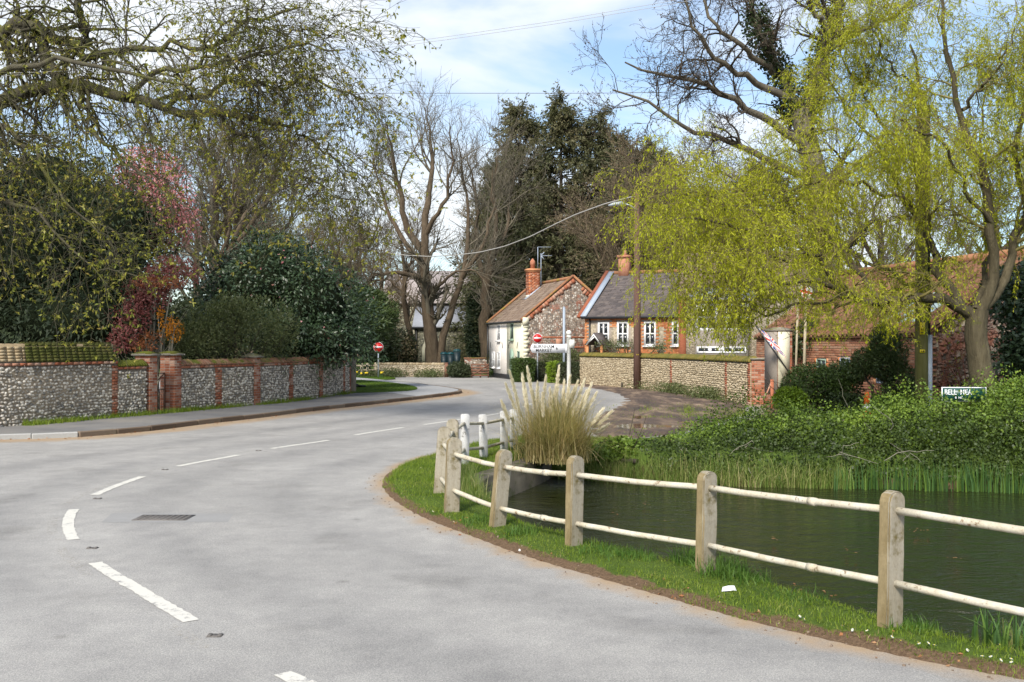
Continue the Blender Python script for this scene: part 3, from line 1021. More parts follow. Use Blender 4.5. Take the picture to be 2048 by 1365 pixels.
# concrete revetment on the road side of the pond
rv = smooth_curve([(-0.62, 13.2), (-0.60, 14.4), (-0.50, 15.35), (-0.22, 16.0), (0.15, 17.0), (0.55, 18.2), (0.65, 18.9)], 30)
V, Fs = [], []
tgv = unit(np.gradient(rv, axis=0))
nv_ = np.stack([tgv[:, 1], -tgv[:, 0]], 1)
prof = [(0.0, -0.95), (0.0, -0.17), (-0.03, -0.14), (-0.03, -0.02), (-0.05, 0.0), (-0.3, 0.02), (-0.32, -0.2)]
for i in range(len(rv)):
    for o_, z_ in prof:
        V.append((rv[i, 0] + nv_[i, 0] * (0.16 + o_), rv[i, 1] + nv_[i, 1] * (0.16 + o_), z_ - 0.02))
k = len(prof)
for i in range(len(rv) - 1):
    for j in range(k - 1):
        Fs.append((i * k + j, (i + 1) * k + j, (i + 1) * k + j + 1, i * k + j + 1))
tag(link('pond_edging_wall', mesh_np('pond_edging_wall', V, [Fs]), None, MAT['concrete']), 'low curved concrete edging wall of the pond beside the roadside posts', 'wall')


# ------------------------------------------------------------ pond fence: round-topped concrete posts with white pipe rails
def round_post(w, d, h, below=0.35, n=7):
    """slab-like post, rounded top seen from the front; w along local x, d along local y"""
    prof = [(-w / 2, -below), (w / 2, -below), (w / 2, h - w / 2 * 0.85)]
    for i in range(1, n):
        a = math.pi * i / n
        prof.append((w / 2 * math.cos(a), h - w / 2 * 0.85 + w / 2 * 0.85 * math.sin(a)))
    prof.append((-w / 2, h - w / 2 * 0.85))
    bm = bmesh.new()
    f1 = bm.faces.new([bm.verts.new((x, -d / 2, z)) for x, z in prof])
    r = bmesh.ops.extrude_face_region(bm, geom=[f1])
    for e in r['geom']:
        if isinstance(e, bmesh.types.BMVert):
            e.co.y += d
    bmesh.ops.recalc_face_normals(bm, faces=bm.faces[:])
    # chip the edges
    es = [e for e in bm.edges if abs(e.verts[0].co.y - e.verts[1].co.y) < 1e-5]
    bmesh.ops.bevel(bm, geom=es, offset=0.010, segments=2, affect='EDGES')
    bmesh.ops.subdivide_edges(bm, edges=[e for e in bm.edges if e.calc_length() > 0.3], cuts=6)
    for v in bm.verts:
        v.co += Vector((random.gauss(0, .0016), random.gauss(0, .0016), 0))
    me = bpy.data.meshes.new('post')
    bm.to_mesh(me)
    bm.free()
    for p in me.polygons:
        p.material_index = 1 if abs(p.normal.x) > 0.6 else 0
    return me


fence = tag(empty('pond_fence', (2.6, 6.8, 0)), 'concrete post and pipe rail fence curving along the pond verge', 'fence')
fo = Vector(fence.location)
for k, (x, y, h, lean, zu, zl) in enumerate(POSTS):
    a_, b_ = POSTS[max(k - 1, 0)], POSTS[min(k + 1, len(POSTS) - 1)]
    ang = math.atan2(b_[1] - a_[1], b_[0] - a_[0]) + math.pi / 2
    # the broad face looks along the rails
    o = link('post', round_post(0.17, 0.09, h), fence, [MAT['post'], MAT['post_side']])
    o.location = Vector((x, y, 0)) - fo
    o.rotation_euler = (random.uniform(-.015, .015), math.atan(lean), ang)
    if lean:
        o.rotation_mode = 'XYZ'
        o.matrix_basis = Matrix.Translation(Vector((x, y, 0)) - fo) @ Matrix.Rotation(math.atan(lean), 4, 'Y') @ Matrix.Rotation(ang, 4, 'Z')
for k in range(len(POSTS) - 1):
    A, B = POSTS[k], POSTS[k + 1]
    for w in (4, 5):
        pa = np.array((A[0] + A[3] * A[w], A[1], A[w]))
        pb = np.array((B[0] + B[3] * B[w], B[1], B[w]))
        n = 9
        t = np.linspace(0, 1, n)[:, None]
        pts = pa * (1 - t) + pb * t
        pts[:, 2] -= 0.010 * np.sin(np.pi * t[:, 0])
        pts[1:-1] += RNG.normal(size=(n - 2, 3)) * 0.0012
        r = np.full(n, 0.0265)
        mb = MB()
        mb.tube(pts - np.array(fo), r, 12)
        o = mb.build('rail', MAT['rail'], fence, True)
        if k in (1, 3):
            c = pts[n // 2 - 1] - np.array(fo)
            d = unit(pts[n // 2] - pts[n // 2 - 1])
            m2 = MB()
            m2.tube([c - d * 0.035, c + d * 0.035], 0.0315, 12)
            m2.build('pipe_joint', MAT['rail'], o, True)

# white painted fence beyond it
WPOSTS = [(-0.77, 16.1, 0.868), (-0.487, 17.1, 0.79), (-0.145, 18.2, 0.775), (0.03, 18.75, 0.77)]
wf = tag(empty('white_fence', (-0.5, 17, 0)), 'flaking white square post and rail fence left of the pampas grass', 'fence')
wo_ = Vector(wf.location)
for x, y, h in WPOSTS:
    mb = MB()
    mb.box((0, 0, h / 2 - 0.15), (0.14, 0.12, h + 0.3))
    mb.box((0, 0, h + 0.006), (0.135, 0.115, 0.016), taper=0.75)
    o = mb.build('post', MAT['post_white'], wf)
    o.location = Vector((x, y, 0)) - wo_
    o.rotation_euler = (random.uniform(-.02, .02), random.uniform(-.02, .02), 0.12)
chain = [POSTS[-1][:2] + (POSTS[-1][4],)] + [(x, y, h - 0.14) for x, y, h in WPOSTS]
for dz in (0.0, -0.42):
    for A, B in zip(chain[:-1], chain[1:]):
        pa, pb = np.array(A, float), np.array(B, float)
        pa[2] += dz
        pb[2] += dz
        mb = MB()
        mb.tube(np.linspace(pa, pb, 5) - np.array(wo_), 0.027, 10)
        mb.build('rail', MAT['rail'], wf, True)


# ------------------------------------------------------------ flint boundary walls
def arcs(p):
    return np.concatenate([[0], np.cumsum(np.linalg.norm(np.diff(p, axis=0), axis=1))])


def at_s(p, ar, s):
    return np.stack([np.interp(s, ar, p[:, k]) for k in range(2)], -1)


_bm = bmesh.new()
bmesh.ops.create_icosphere(_bm, subdivisions=1, radius=1.0)
ICO_V = np.array([v.co[:] for v in _bm.verts])
ICO_F = np.array([[v.index for v in f.verts] for f in _bm.faces])
_bm.free()


def flint_mass(path, side, z0, z1, pitch, rng, sx=(0.035, 0.07), sz=(0.028, 0.045), depth=0.035, skip=(), wob=0.25, s_rng=None, coursed=1.0):
    """flints set in courses over the wall face; side: +1 = outward normal on the left of the path"""
    ar = arcs(path)
    s_lo, s_hi = s_rng or (0, ar[-1])
    S, Z = [], []
    z = z0 + pitch * 0.5
    while z < z1:
        s = s_lo + rng.uniform(0, 0.08)
        while s < s_hi:
            if not any(a <= s <= b for a, b in skip):
                S.append(s)
                Z.append(z + rng.normal() * pitch * 0.16 * coursed)
            s += rng.uniform(sx[0] * 1.5, sx[1] * 2.0)
        z += pitch
    S, Z = np.array(S), np.array(Z)
    m = len(S)
    c = at_s(path, ar, S)
    c2 = at_s(path, ar, np.minimum(S + 0.05, ar[-1]))
    c1 = at_s(path, ar, np.maximum(S - 0.05, 0))
    tg = unit(c2 - c1)
    nr = np.stack([-tg[:, 1], tg[:, 0]], 1) * side
    T = np.concatenate([tg, np.zeros((m, 1))], 1)
    N_ = np.concatenate([nr, np.zeros((m, 1))], 1)
    U = np.tile(np.array((0, 0, 1.)), (m, 1))
    v = ICO_V[None] * (1 + rng.normal(size=(m, 12, 1)) * 0.2)
    a = rng.normal(size=m) * wob
    lx = v[:, :, 0] * rng.uniform(sx[0], sx[1], m)[:, None]
    lz = v[:, :, 1] * rng.uniform(sz[0], sz[1], m)[:, None]
    ly = v[:, :, 2] * depth * rng.uniform(0.7, 1.25, m)[:, None]
    rx = lx * np.cos(a)[:, None] - lz * np.sin(a)[:, None]
    rz_ = lx * np.sin(a)[:, None] + lz * np.cos(a)[:, None]
    V = np.concatenate([c, Z[:, None]], 1)[:, None] + rx[..., None] * T[:, None] + rz_[..., None] * U[:, None] + ly[..., None] * N_[:, None]
    Fq = (ICO_F[None] + (np.arange(m) * 12)[:, None, None]).reshape(-1, 3)
    return V.reshape(-1, 3), Fq


def wall_core(path, z0, z1, th, side):
    """solid along path; face on the path, thickness th away from the outward side. z1 scalar or array"""
    n = len(path)
    tg = unit(np.gradient(path, axis=0))
    nr = np.stack([-tg[:, 1], tg[:, 0]], 1) * side
    zt = np.broadcast_to(z1, (n,))
    f, b = path, path - nr * th
    V = np.concatenate([np.c_[f, np.full(n, z0)], np.c_[f, zt], np.c_[b, zt], np.c_[b, np.full(n, z0)]])
    Fs = []
    for i in range(n - 1):
        for k in range(3):
            Fs.append((k * n + i, k * n + i + 1, (k + 1) * n + i + 1, (k + 1) * n + i))
    Fs += [(0, n, 2 * n, 3 * n), (n - 1, 4 * n - 1, 3 * n - 1, 2 * n - 1)]
    return V, Fs


def coping_mass(path, side, z, th, s_rng, w=0.085, h=0.13, over=0.03, rng=RNG, rise=0.10):
    """row of bricks on edge with a weathered, sloping front"""
    ar = arcs(path)
    s = s_rng[0] + w / 2
    mb = MB()
    while s < s_rng[1]:
        c = at_s(path, ar, s)
        d = unit(at_s(path, ar, min(s + 0.05, ar[-1])) - at_s(path, ar, max(s - 0.05, 0)))
        nr = np.array((-d[1], d[0])) * side
        D3, N3 = np.array((*d, 0)), np.array((*nr, 0))
        j = rng.normal() * 0.006
        pr = [(over, 0), (over + 0.004, h * 0.35), (over - 0.06, h * 0.7 + j), (-th * 0.5, h + rise * 0.4 + j), (-th - over + 0.06, h * 0.7 + j), (-th - over, h * 0.35), (-th - over, 0)]
        poly = [np.array((*c, z)) + N3 * o + np.array((0, 0, zz)) for o, zz in pr]
        mb.prism(poly, -D3 * w * 0.47, D3 * w * 0.47)
        s += w
    return mb


brick_me = bevel_box_mesh('brick', (1, 1, 1), 0.03)


def pier(parent_name, label, c, rz, w, d, h, z0, mat, capw=0.07, cap_moss=True, cat='pillar', parent=None, group=None):
    """brick pier: every brick a piece of its own"""
    root = parent if parent is not None else tag(empty(parent_name, (c[0], c[1], 0), rz), label, cat, group)
    base = Matrix.Identity(4) if parent is None else (Matrix.Translation((c[0], c[1], 0)) @ Matrix.Rotation(rz, 4, 'Z'))
    B = np.array(base)
    holder = root
    if parent is not None:
        holder = link('pier', None, parent)
        holder.matrix_basis = base
    mb = MB()
    mb.box((0, 0, (z0 + h) / 2), (w - 0.016, d - 0.016, h - z0))
    mb.build('mortar_core', MAT['brick_joint'], holder)
    ch = 0.073
    n = int((h - z0) / ch)
    mats = []
    for i in range(n):
        z = z0 + (i + 0.5) * (h - z0) / n
        nd = max(2, round(d / 0.2))
        cuts_w = [0.66, 0.34] if i % 2 else [0.34, 0.66]
        y0 = -d / 2
        for j in range(nd):
            dd = d / nd
            x0 = -w / 2
            for cw in (cuts_w if j % 2 == 0 else cuts_w[::-1]):
                ww = w * cw
                mats.append(M4((x0 + ww / 2, y0 + dd / 2, z), (1, 0, 0), (0, 1, 0), (0, 0, 1), (ww - 0.010, dd - 0.010, (h - z0) / n - 0.011)))
                x0 += ww
            y0 += dd
    pieces('brick', mats, brick_me, holder, 400)
    cb = MB()
    cb.box((0, 0, h + 0.03), (w + 2 * capw, d + 2 * capw, 0.06))
    cap = cb.build('cap', MAT['cap_stone'], holder)
    cb = MB()
    W2, D2 = w / 2 + capw - .01, d / 2 + capw - .01
    cb.add([(-W2, -D2, h + .062), (W2, -D2, h + .062), (W2, D2, h + .062), (-W2, D2, h + .062), (-W2 * .25, -D2 * .25, h + .125), (W2 * .25, -D2 * .25, h + .125), (W2 * .25, D2 * .25, h + .125), (-W2 * .25, D2 * .25, h + .125)],
           [(0, 1, 5, 4), (1, 2, 6, 5), (2, 3, 7, 6), (3, 0, 4, 7), (4, 5, 6, 7), (3, 2, 1, 0)])
    cb.build('cap_moss', MAT['coping_moss'] if cap_moss else MAT['cap_stone'], cap)
    return root


if not brick_me.materials:
    brick_me.materials.append(MAT['brick'])
wp = smooth_curve(WALL_L, 400)
war = arcs(wp)
wpx = 1024 + F * wp[:, 0] / wp[:, 1]


def s_px(px):
    return float(np.interp(px, wpx, war))


def sub(path, s0, s1, n=40):
    ar = arcs(path)
    return at_s(path, ar, np.linspace(s0, s1, n))


frng = np.random.default_rng(11)
# wall 1: tall wall with stepped, mossy brick top
s_a, s_b = 0.0, s_px(235)
p1 = sub(wp, s_a, s_b, 60)
w1 = tag(empty('flint_wall', (*p1[30], 0)), 'tall flint wall with grass-grown stepped brick top at the left', 'wall')


def to_parent(o, root):
    o.parent = root
    o.matrix_parent_inverse = Matrix.Translation(-Vector(root.location))
    return o


V, Fs = wall_core(p1, -0.1, 1.6, 0.36, -1)
to_parent(link('wall_core', mesh_np('wall_core', V, [Fs]), None, MAT['mortar']), w1)
a1 = arcs(p1)
skip1 = ((a1[-1] - 0.20, 99),)
V, Fq = flint_mass(p1, -1, 0.0, 1.50, 0.078, frng, skip=skip1, s_rng=(1.5, a1[-1]), wob=0.3)
o = to_parent(link('flints', mesh_np('flints', V, [Fq]), None, MAT['flint']), w1)
o['kind'] = 'stuff'


def brick_band(path, side, s0, s1, z0, z1, mat, proud=0.02, cl=0.2, ch=0.073, rng=frng, depth=0.1):
    ar = arcs(path)
    mb = MB()
    z, r = z0, 0
    while z + ch * 0.6 < z1:
        s = s0 - (cl / 2 if r % 2 else 0)
        while s < s1 - 0.02:
            a_, b_ = max(s, s0), min(s + cl, s1)
            if b_ - a_ > 0.03:
                sm = (a_ + b_) / 2
                c = at_s(path, ar, sm)
                d = unit(at_s(path, ar, min(sm + .05, ar[-1])) - at_s(path, ar, max(sm - .05, 0)))
                nr = np.array((-d[1], d[0])) * side
                R = np.stack([(*d, 0), (*nr, 0), (0, 0, 1)], 1)
                mb.box((*(c + nr * (proud - depth / 2 + rng.normal() * 0.003)), z + ch / 2), (b_ - a_ - 0.010, depth, ch - 0.011), R)
            s += cl
        z += ch
        r += 1
    return mb


o = to_parent(brick_band(p1, -1, a1[-1] - 0.20, a1[-1], 0.0, 1.5, None).build('quoin_bricks', MAT['brick'], None), w1)
o['kind'] = 'stuff'
o = to_parent(brick_band(p1, -1, 1.5, a1[-1], 1.50, 1.585, None, proud=0.03).build('string_course', MAT['brick'], None), w1)
o['kind'] = 'stuff'
# stepped courses
s_m = float(np.interp(52, 1024 + F * p1[:, 0] / p1[:, 1], a1))
tg = unit(np.gradient(p1, axis=0))
nr1 = np.stack([tg[:, 1], -tg[:, 0]], 1)
mbA, mbB = MB(), MB()
for i in range(6):
    pth = p1 - nr1 * (0.0 + 0.035 * i)
    bA = brick_band(pth, -1, 1.2, s_m, 1.60 + 0.072 * i, 1.60 + 0.072 * i + 0.06, None, depth=0.16, cl=0.2, proud=0.02)
    bB = brick_band(pth, -1, s_m, a1[-1] - 0.03 * i, 1.60 + 0.072 * i, 1.60 + 0.072 * i + 0.06, None, depth=0.16, cl=0.2, proud=0.03)
    mbA.V += bA.V; [mbA.F.append(f + mbA.n) for f in bA.F]; mbA.M += bA.M; mbA.n += bA.n
    mbB.V += bB.V; [mbB.F.append(f + mbB.n) for f in bB.F]; mbB.M += bB.M; mbB.n += bB.n
o = to_parent(mbA.build('stepped_top_bricks', MAT['coping_buff'], None), w1)
o['kind'] = 'stuff'
o = to_parent(mbB.build('mossy_top_bricks', MAT['coping_grassmoss'], None), w1)
o['kind'] = 'stuff'
V, Fs = wall_core(p1 - nr1 * 0.15, 1.55, 2.02, 0.22, -1)
to_parent(link('top_core', mesh_np('top_core', V, [Fs]), None, MAT['coping_buff']), w1)
# grass growing on the stepped top
sg = frng.uniform(s_m, a1[-1] - 0.1, 16000)
rowz = frng.integers(0, 7, 16000)
cg = at_s(p1, a1, sg)
ng = np.stack([np.interp(sg, a1, nr1[:, k]) for k in range(2)], 1)
cg = cg - ng * (0.035 * rowz - 0.03 + frng.uniform(0, 0.06, 16000))[:, None]
V, Fq = blades(np.c_[cg, 1.60 + 0.072 * rowz - 0.02], frng.uniform(0.025, 0.09, 16000), frng, 0.004, 1.0)
MAT['grass_dry'] = leafmat('moss_grass', [(0.05, 0.065, 0.015), (0.11, 0.12, 0.025), (0.21, 0.18, 0.07)], 0.2)
o = to_parent(link('wall_top_grass', mesh_np('wall_top_grass', V, [Fq]), None, MAT['grass_dry']), w1)
o['kind'] = 'stuff'

# wall 2: short low piece with thick moss coping
p2 = sub(wp, s_px(235.5), s_px(293), 16)
w2 = tag(empty('flint_wall', (*p2[8], 0)), 'short low flint wall with bright moss coping left of the gateway', 'wall')
a2 = arcs(p2)
V, Fs = wall_core(p2, -0.1, 1.42, 0.34, -1)
to_parent(link('wall_core', mesh_np('wall_core', V, [Fs]), None, MAT['mortar']), w2)
V, Fq = flint_mass(p2, -1, 0.02, 1.33, 0.075, frng, wob=0.5)
o = to_parent(link('flints', mesh_np('flints', V, [Fq]), None, MAT['flint']), w2)
o['kind'] = 'stuff'
o = to_parent(brick_band(p2, -1, 0, a2[-1], 1.345, 1.42, None, proud=0.02).build('brick_course', MAT['brick'], None), w2)
o['kind'] = 'stuff'
o = to_parent(coping_mass(p2, -1, 1.425, 0.34, (0, a2[-1])).build('coping', MAT['coping_moss'], None), w2)
o['kind'] = 'stuff'

# gateway pillars and iron gate
gs1, gs2 = s_px(305), s_px(354)
for k, s in enumerate((gs1, gs2)):
    c = at_s(wp, war, s)
    d = unit(at_s(wp, war, s + 0.1) - at_s(wp, war, s - 0.1))
    nr = np.array((d[1], -d[0]))
    cc = c - nr * 0.22
    pier('gate_pillar', ('red brick gate pillar left of the iron gate in the flint wall', 'red brick gate pillar right of the iron gate in the flint wall')[k],
         cc, math.atan2(d[1], d[0]), 0.30, 0.52, 1.70, -0.02, MAT['brick'], group='brick gate pillars')
gc = at_s(wp, war, (gs1 + gs2) / 2)
d = unit(at_s(wp, war, gs2) - at_s(wp, war, gs1))
nr = np.array((d[1], -d[0]))
gate = tag(empty('iron_gate', (*(gc - nr * 0.30), 0), math.atan2(d[1], d[0])), 'rusty iron bar gate between the two brick gate pillars', 'gate')
MAT['rust'] = mk('rusty_iron', [(0.09, 0.05, 0.035), (0.19, 0.11, 0.075)], scale=8, rough=0.8)
mb = MB()
gw = float(gs2 - gs1) - 0.32
for x in (-gw / 2, gw / 2):
    mb.box((x, 0, 0.62), (0.025, 0.025, 1.2))
for z in (0.08, 0.75, 1.2):
    mb.box((0, 0, z), (gw, 0.02, 0.025))
mb.span((-gw / 2, 0, 0.76), (gw / 2, 0, 1.2), 0.018, 0.018)
mb.build('gate_frame', MAT['rust'], gate)
for i in range(8):
    mb = MB()
    mb.tube([((i + 0.5) / 8 * gw - gw / 2, 0, 0.06), ((i + 0.5) / 8 * gw - gw / 2, 0, 0.76)], 0.007, 6)
    mb.build('bar', MAT['rust'], gate)

# wall 3: long wall with piers
p3 = sub(wp, s_px(361), war[-1], 120)
w3 = tag(empty('flint_wall', (*p3[60], 0)), 'long curving flint wall with capped brick piers right of the gateway', 'wall')
a3 = arcs(p3)
px3 = 1024 + F * p3[:, 0] / p3[:, 1]
f3 = lambda px: float(np.interp(px, px3, a3))
V, Fs = wall_core(p3, -0.1, 1.40, 0.34, -1)
to_parent(link('wall_core', mesh_np('wall_core', V, [Fs]), None, MAT['mortar']), w3)
bands = [(f3(437) - .15, f3(437) + .15), (f3(582) - .16, f3(582) + .16), (f3(688) - .13, f3(688) + .13)]
prs = [f3(513), f3(641)]
skip = bands + [(s - .17, s + .17) for s in prs] + [(a3[-1] - .2, 99)]
V, Fq = flint_mass(p3, -1, 0.03, 1.31, 0.075, frng, skip=skip, wob=0.45)
o = to_parent(link('flints', mesh_np('flints', V, [Fq]), None, MAT['flint']), w3)
o['kind'] = 'stuff'
for a_, b_ in bands + [(a3[-1] - .2, a3[-1])]:
    o = to_parent(brick_band(p3, -1, a_, b_, 0.0, 1.34, None, proud=0.015).build('brick_pilaster', MAT['brick'], None), w3)
    o['kind'] = 'stuff'
o = to_parent(brick_band(p3, -1, 0, a3[-1], 1.325, 1.40, None, proud=0.02).build('brick_course', MAT['brick'], None), w3)
o['kind'] = 'stuff'
o = to_parent(coping_mass(p3, -1, 1.405, 0.34, (0, a3[-1]), w=0.11).build('coping', MAT['coping'], None), w3)
o['kind'] = 'stuff'
for s in prs:
    c = at_s(p3, a3, s)
    d = unit(at_s(p3, a3, s + .1) - at_s(p3, a3, s - .1))
    nr = np.array((d[1], -d[0]))
    cc = c - nr * 0.15 - np.array(w3.location[:2])
    pier('pier', None, cc, math.atan2(d[1], d[0]), 0.30, 0.40, 1.60, 0.0, MAT['brick'], cap_moss=False, parent=w3)
# return of the wall at its end
pr_ = np.array([p3[-1], p3[-1] + np.array((-1.2, 0.9)), p3[-1] + np.array((-5, 3.5))])
V, Fs = wall_core(pr_, -0.1, 1.45, 0.3, 1)
to_parent(link('return_wall', mesh_np('return_wall', V, [Fs]), None, MAT['mortar']), w3)

# right-hand flint wall before the houses
pr = smooth_curve(WALL_R, 160)
ar_ = arcs(pr)
prpx = 1024 + F * pr[:, 0] / pr[:, 1]
wr = tag(empty('flint_wall', (*pr[80], 0)), 'buff flint wall with mossy coping in front of the houses on the right', 'wall')
V, Fs = wall_core(pr, -0.1, 1.40, 0.36, -1)
to_parent(link('wall_core', mesh_np('wall_core', V, [Fs]), None, MAT['mortar_buff']), wr)
fR = lambda px: float(np.interp(px, prpx, ar_))
bR = [(fR(1342) - .12, fR(1342) + .12), (fR(1452) - .12, fR(1452) + .12), (ar_[-1] - .25, ar_[-1])]
V, Fq = flint_mass(pr, -1, 0.0, 1.34, 0.08, frng, sx=(0.04, 0.075), sz=(0.03, 0.046), skip=bR, wob=0.2)
o = to_parent(link('flints', mesh_np('flints', V, [Fq]), None, MAT['flint_buff']), wr)
o['kind'] = 'stuff'
for a_, b_ in bR:
    o = to_parent(brick_band(pr, -1, a_, b_, 0.0, 1.36, None, proud=0.015).build('brick_pilaster', MAT['brick'], None), wr)
    o['kind'] = 'stuff'
MAT['coping_gold'] = mk('golden_moss', [(0.10, 0.085, 0.02), (0.22, 0.17, 0.04), (0.15, 0.14, 0.03), (0.12, 0.08, 0.045)], scale=2.5, bscale=45, island=0.4, rough=1.0, bump=1.0, bdist=0.03)
o = to_parent(coping_mass(pr, -1, 1.41, 0.36, (0, ar_[-1]), w=0.16, h=0.17, over=0.05).build('coping', MAT['coping_gold'], None), wr)
o['kind'] = 'stuff'
# brick end wall beside it
e0 = np.array((8.02, 33.35))
bw = tag(empty('brick_wall', (*e0, 0), math.atan2(-0.12, 0.95)), 'dark low brick wall with flat top ending the buff flint wall', 'wall')
mb = MB()
mb.box((0.42, 0.12, 0.75), (0.82, 0.22, 1.5))
mb.build('mortar_core', MAT['brick_joint'], bw)
mats = []
for i in range(20):
    for j in range(5):
        x0 = j * 0.21 - (0.105 if i % 2 else 0)
        a_, b_ = max(x0, 0.0), min(x0 + 0.21, 0.84)
        if b_ - a_ > 0.04:
            mats.append(M4(((a_ + b_) / 2, 0.05, 0.04 + i * 0.073), (1, 0, 0), (0, 1, 0), (0, 0, 1), (b_ - a_ - .01, 0.1, 0.062)))
pieces('brick', mats, brick_me, bw, 300)
mb = MB()
mb.box((0.42, 0.12, 1.53), (0.9, 0.34, 0.06))
mb.build('coping_slab', MAT['cap_stone'], bw)


# ------------------------------------------------------------ building materials
def flint_tex(name, stone, mortar, scale=9.0, red=0.0, moss=None):
    m, t, out = new_mat(name)
    tc = node(t, 'TexCoord')
    vo = node(t, 'TexVoronoi', Vector=tc.outputs['Object'], Scale=scale, Randomness=0.9)
    ve = node(t, 'TexVoronoi', dict(feature='DISTANCE_TO_EDGE'), Vector=tc.outputs['Object'], Scale=scale, Randomness=0.9)
    sep = node(t, 'SeparateXYZ', Vector=vo.outputs['Color'])
    n = len(stone)
    c = ramp(t, sep.outputs[0], [(i / (n - 1), s) for i, s in enumerate(stone)], 'CONSTANT')
    e = ramp(t, ve.outputs[0], [(0.05, (0, 0, 0)), (0.13, (1, 1, 1))])
    nz = node(t, 'TexNoise', Vector=tc.outputs['Object'], Scale=1.1, Detail=5.0)
    c = mix(t, e, mortar, c)
    c = mix(t, 0.7, c, ramp(t, nz.outputs[0], [(0.3, (0.6, 0.6, 0.58)), (0.7, (1.3, 1.3, 1.3))]), 'MULTIPLY')
    if red:
        rn = node(t, 'TexNoise', Vector=tc.outputs['Object'], Scale=1.3, Detail=3.0)
        rr = mth(t, 'MULTIPLY', ramp(t, rn.outputs[0], [(0.5, (0, 0, 0)), (0.62, (1, 1, 1))]), ramp(t, sep.outputs[1], [(0.35, (0, 0, 0)), (0.4, (1, 1, 1))]))
        c = mix(t, mth(t, 'MULTIPLY', rr, red), c, (0.23, 0.085, 0.05))
    bs = node(t, 'BsdfPrincipled', Base_Color=c, Roughness=0.8)
    bp = node(t, 'Bump', Strength=0.8, Distance=0.04, Height=e)
    t.links.new(bp.outputs[0], bs.inputs['Normal'])
    t.links.new(bs.outputs[0], out.inputs[0])
    return m


MAT['flint_gable'] = flint_tex('gable_flint', [(0.10, 0.085, 0.075), (0.24, 0.21, 0.18), (0.40, 0.37, 0.33), (0.56, 0.53, 0.50)], (0.20, 0.145, 0.105), 8.5, 0.8)
MAT['flint_church'] = flint_tex('church_flint', [(0.055, 0.055, 0.045), (0.13, 0.125, 0.09), (0.22, 0.21, 0.15), (0.32, 0.31, 0.24)], (0.13, 0.12, 0.08), 5.5)
MAT['flint_barn'] = flint_tex('barn_flint', [(0.085, 0.065, 0.055), (0.17, 0.13, 0.10), (0.29, 0.24, 0.19), (0.42, 0.38, 0.33)], (0.15, 0.085, 0.06), 6.0, 0.9)
MAT['flint_pale'] = flint_tex('pale_flint', [(0.30, 0.25, 0.18), (0.44, 0.38, 0.29), (0.56, 0.51, 0.41)], (0.42, 0.35, 0.25), 9.0)
MAT['cream'] = mk('cream_render', [(0.60, 0.57, 0.42), (0.70, 0.67, 0.52)], scale=1.2, bscale=30, rough=0.9, bump=0.2)
MAT['pinkwhite'] = mk('whitewashed_brick', [(0.60, 0.55, 0.50), (0.70, 0.66, 0.62)], scale=1.2, bscale=30, rough=0.9, bump=0.3)
MAT['white'] = plain('white_gloss_paint', (0.78, 0.78, 0.78), 0.4)
MAT['green_paint'] = plain('sage_paint', (0.26, 0.36, 0.28), 0.5)
MAT['black'] = plain('black_paint', (0.022, 0.022, 0.024), 0.4)
MAT['lead'] = plain('lead_sheet', (0.30, 0.35, 0.42), 0.5)
MAT['slate'] = mk('slate', [(0.055, 0.048, 0.048), (0.095, 0.08, 0.078), (0.135, 0.112, 0.10)], scale=4, island=0.7, bscale=40, rough=0.7, bump=0.3, moss=((0.12, 0.11, 0.03), 0.66, 0.8, False))
MAT['slate_church'] = mk('church_slate', [(0.22, 0.23, 0.255), (0.31, 0.325, 0.36)], scale=3, stretch=(1, 4, 4), bscale=14, rough=0.6, bump=0.4, moss=((0.16, 0.15, 0.06), 0.66, 0.4, False))
MAT['tile_church'] = mk('church_roof_tile', [(0.26, 0.225, 0.22), (0.37, 0.325, 0.31)], scale=1.4, stretch=(0.6, 3, 3), bscale=7, rough=0.9, bump=0.6, moss=((0.17, 0.16, 0.05), 0.62, 0.5, False))
MAT['pantile'] = mk('clay_pantile', [(0.075, 0.04, 0.028), (0.145, 0.07, 0.045), (0.215, 0.10, 0.06), (0.19, 0.13, 0.095)], scale=6, island=0.65, bscale=40, rough=0.85, bump=0.4,
                    moss=((0.13, 0.115, 0.03), 0.53, 1.3, False))
MAT['pantile_blue'] = mk('blue_grey_pantile', [(0.22, 0.30, 0.32), (0.36, 0.44, 0.45)], scale=6, bscale=40, rough=0.7)
MAT['tile_brown'] = mk('brown_plain_tile', [(0.145, 0.10, 0.075), (0.225, 0.165, 0.125), (0.29, 0.225, 0.175)], scale=5, island=0.6, bscale=40, rough=0.9, bump=0.4,
                       moss=((0.20, 0.15, 0.03), 0.57, 0.7, False))
MAT['ridge'] = mk('ridge_tile', [(0.24, 0.10, 0.055), (0.33, 0.17, 0.09)], scale=5, bscale=40, rough=0.9, moss=((0.22, 0.17, 0.03), 0.52, 1.5, False))
MAT['render_grey'] = mk('grey_render', [(0.22, 0.19, 0.16), (0.33, 0.29, 0.25)], scale=2, bscale=40, rough=0.95)
MAT['stone'] = mk('pale_stone', [(0.30, 0.28, 0.20), (0.43, 0.40, 0.31)], scale=2, bscale=30, rough=0.95)
MAT['wood_dark'] = mk('dark_oak', [(0.035, 0.022, 0.016), (0.07, 0.045, 0.032)], scale=6, stretch=(4, 4, 0.4), bscale=40, rough=0.7)
MAT['wood_red'] = mk('red_brown_wood', [(0.13, 0.06, 0.04), (0.22, 0.115, 0.075)], scale=5, stretch=(0.5, 4, 4), bscale=40, rough=0.8)
MAT['wood_pale'] = mk('weathered_softwood', [(0.30, 0.25, 0.165), (0.44, 0.38, 0.27)], scale=5, stretch=(3, 3, 0.5), bscale=40, rough=0.9)
m, t, out = new_mat('window_glass')
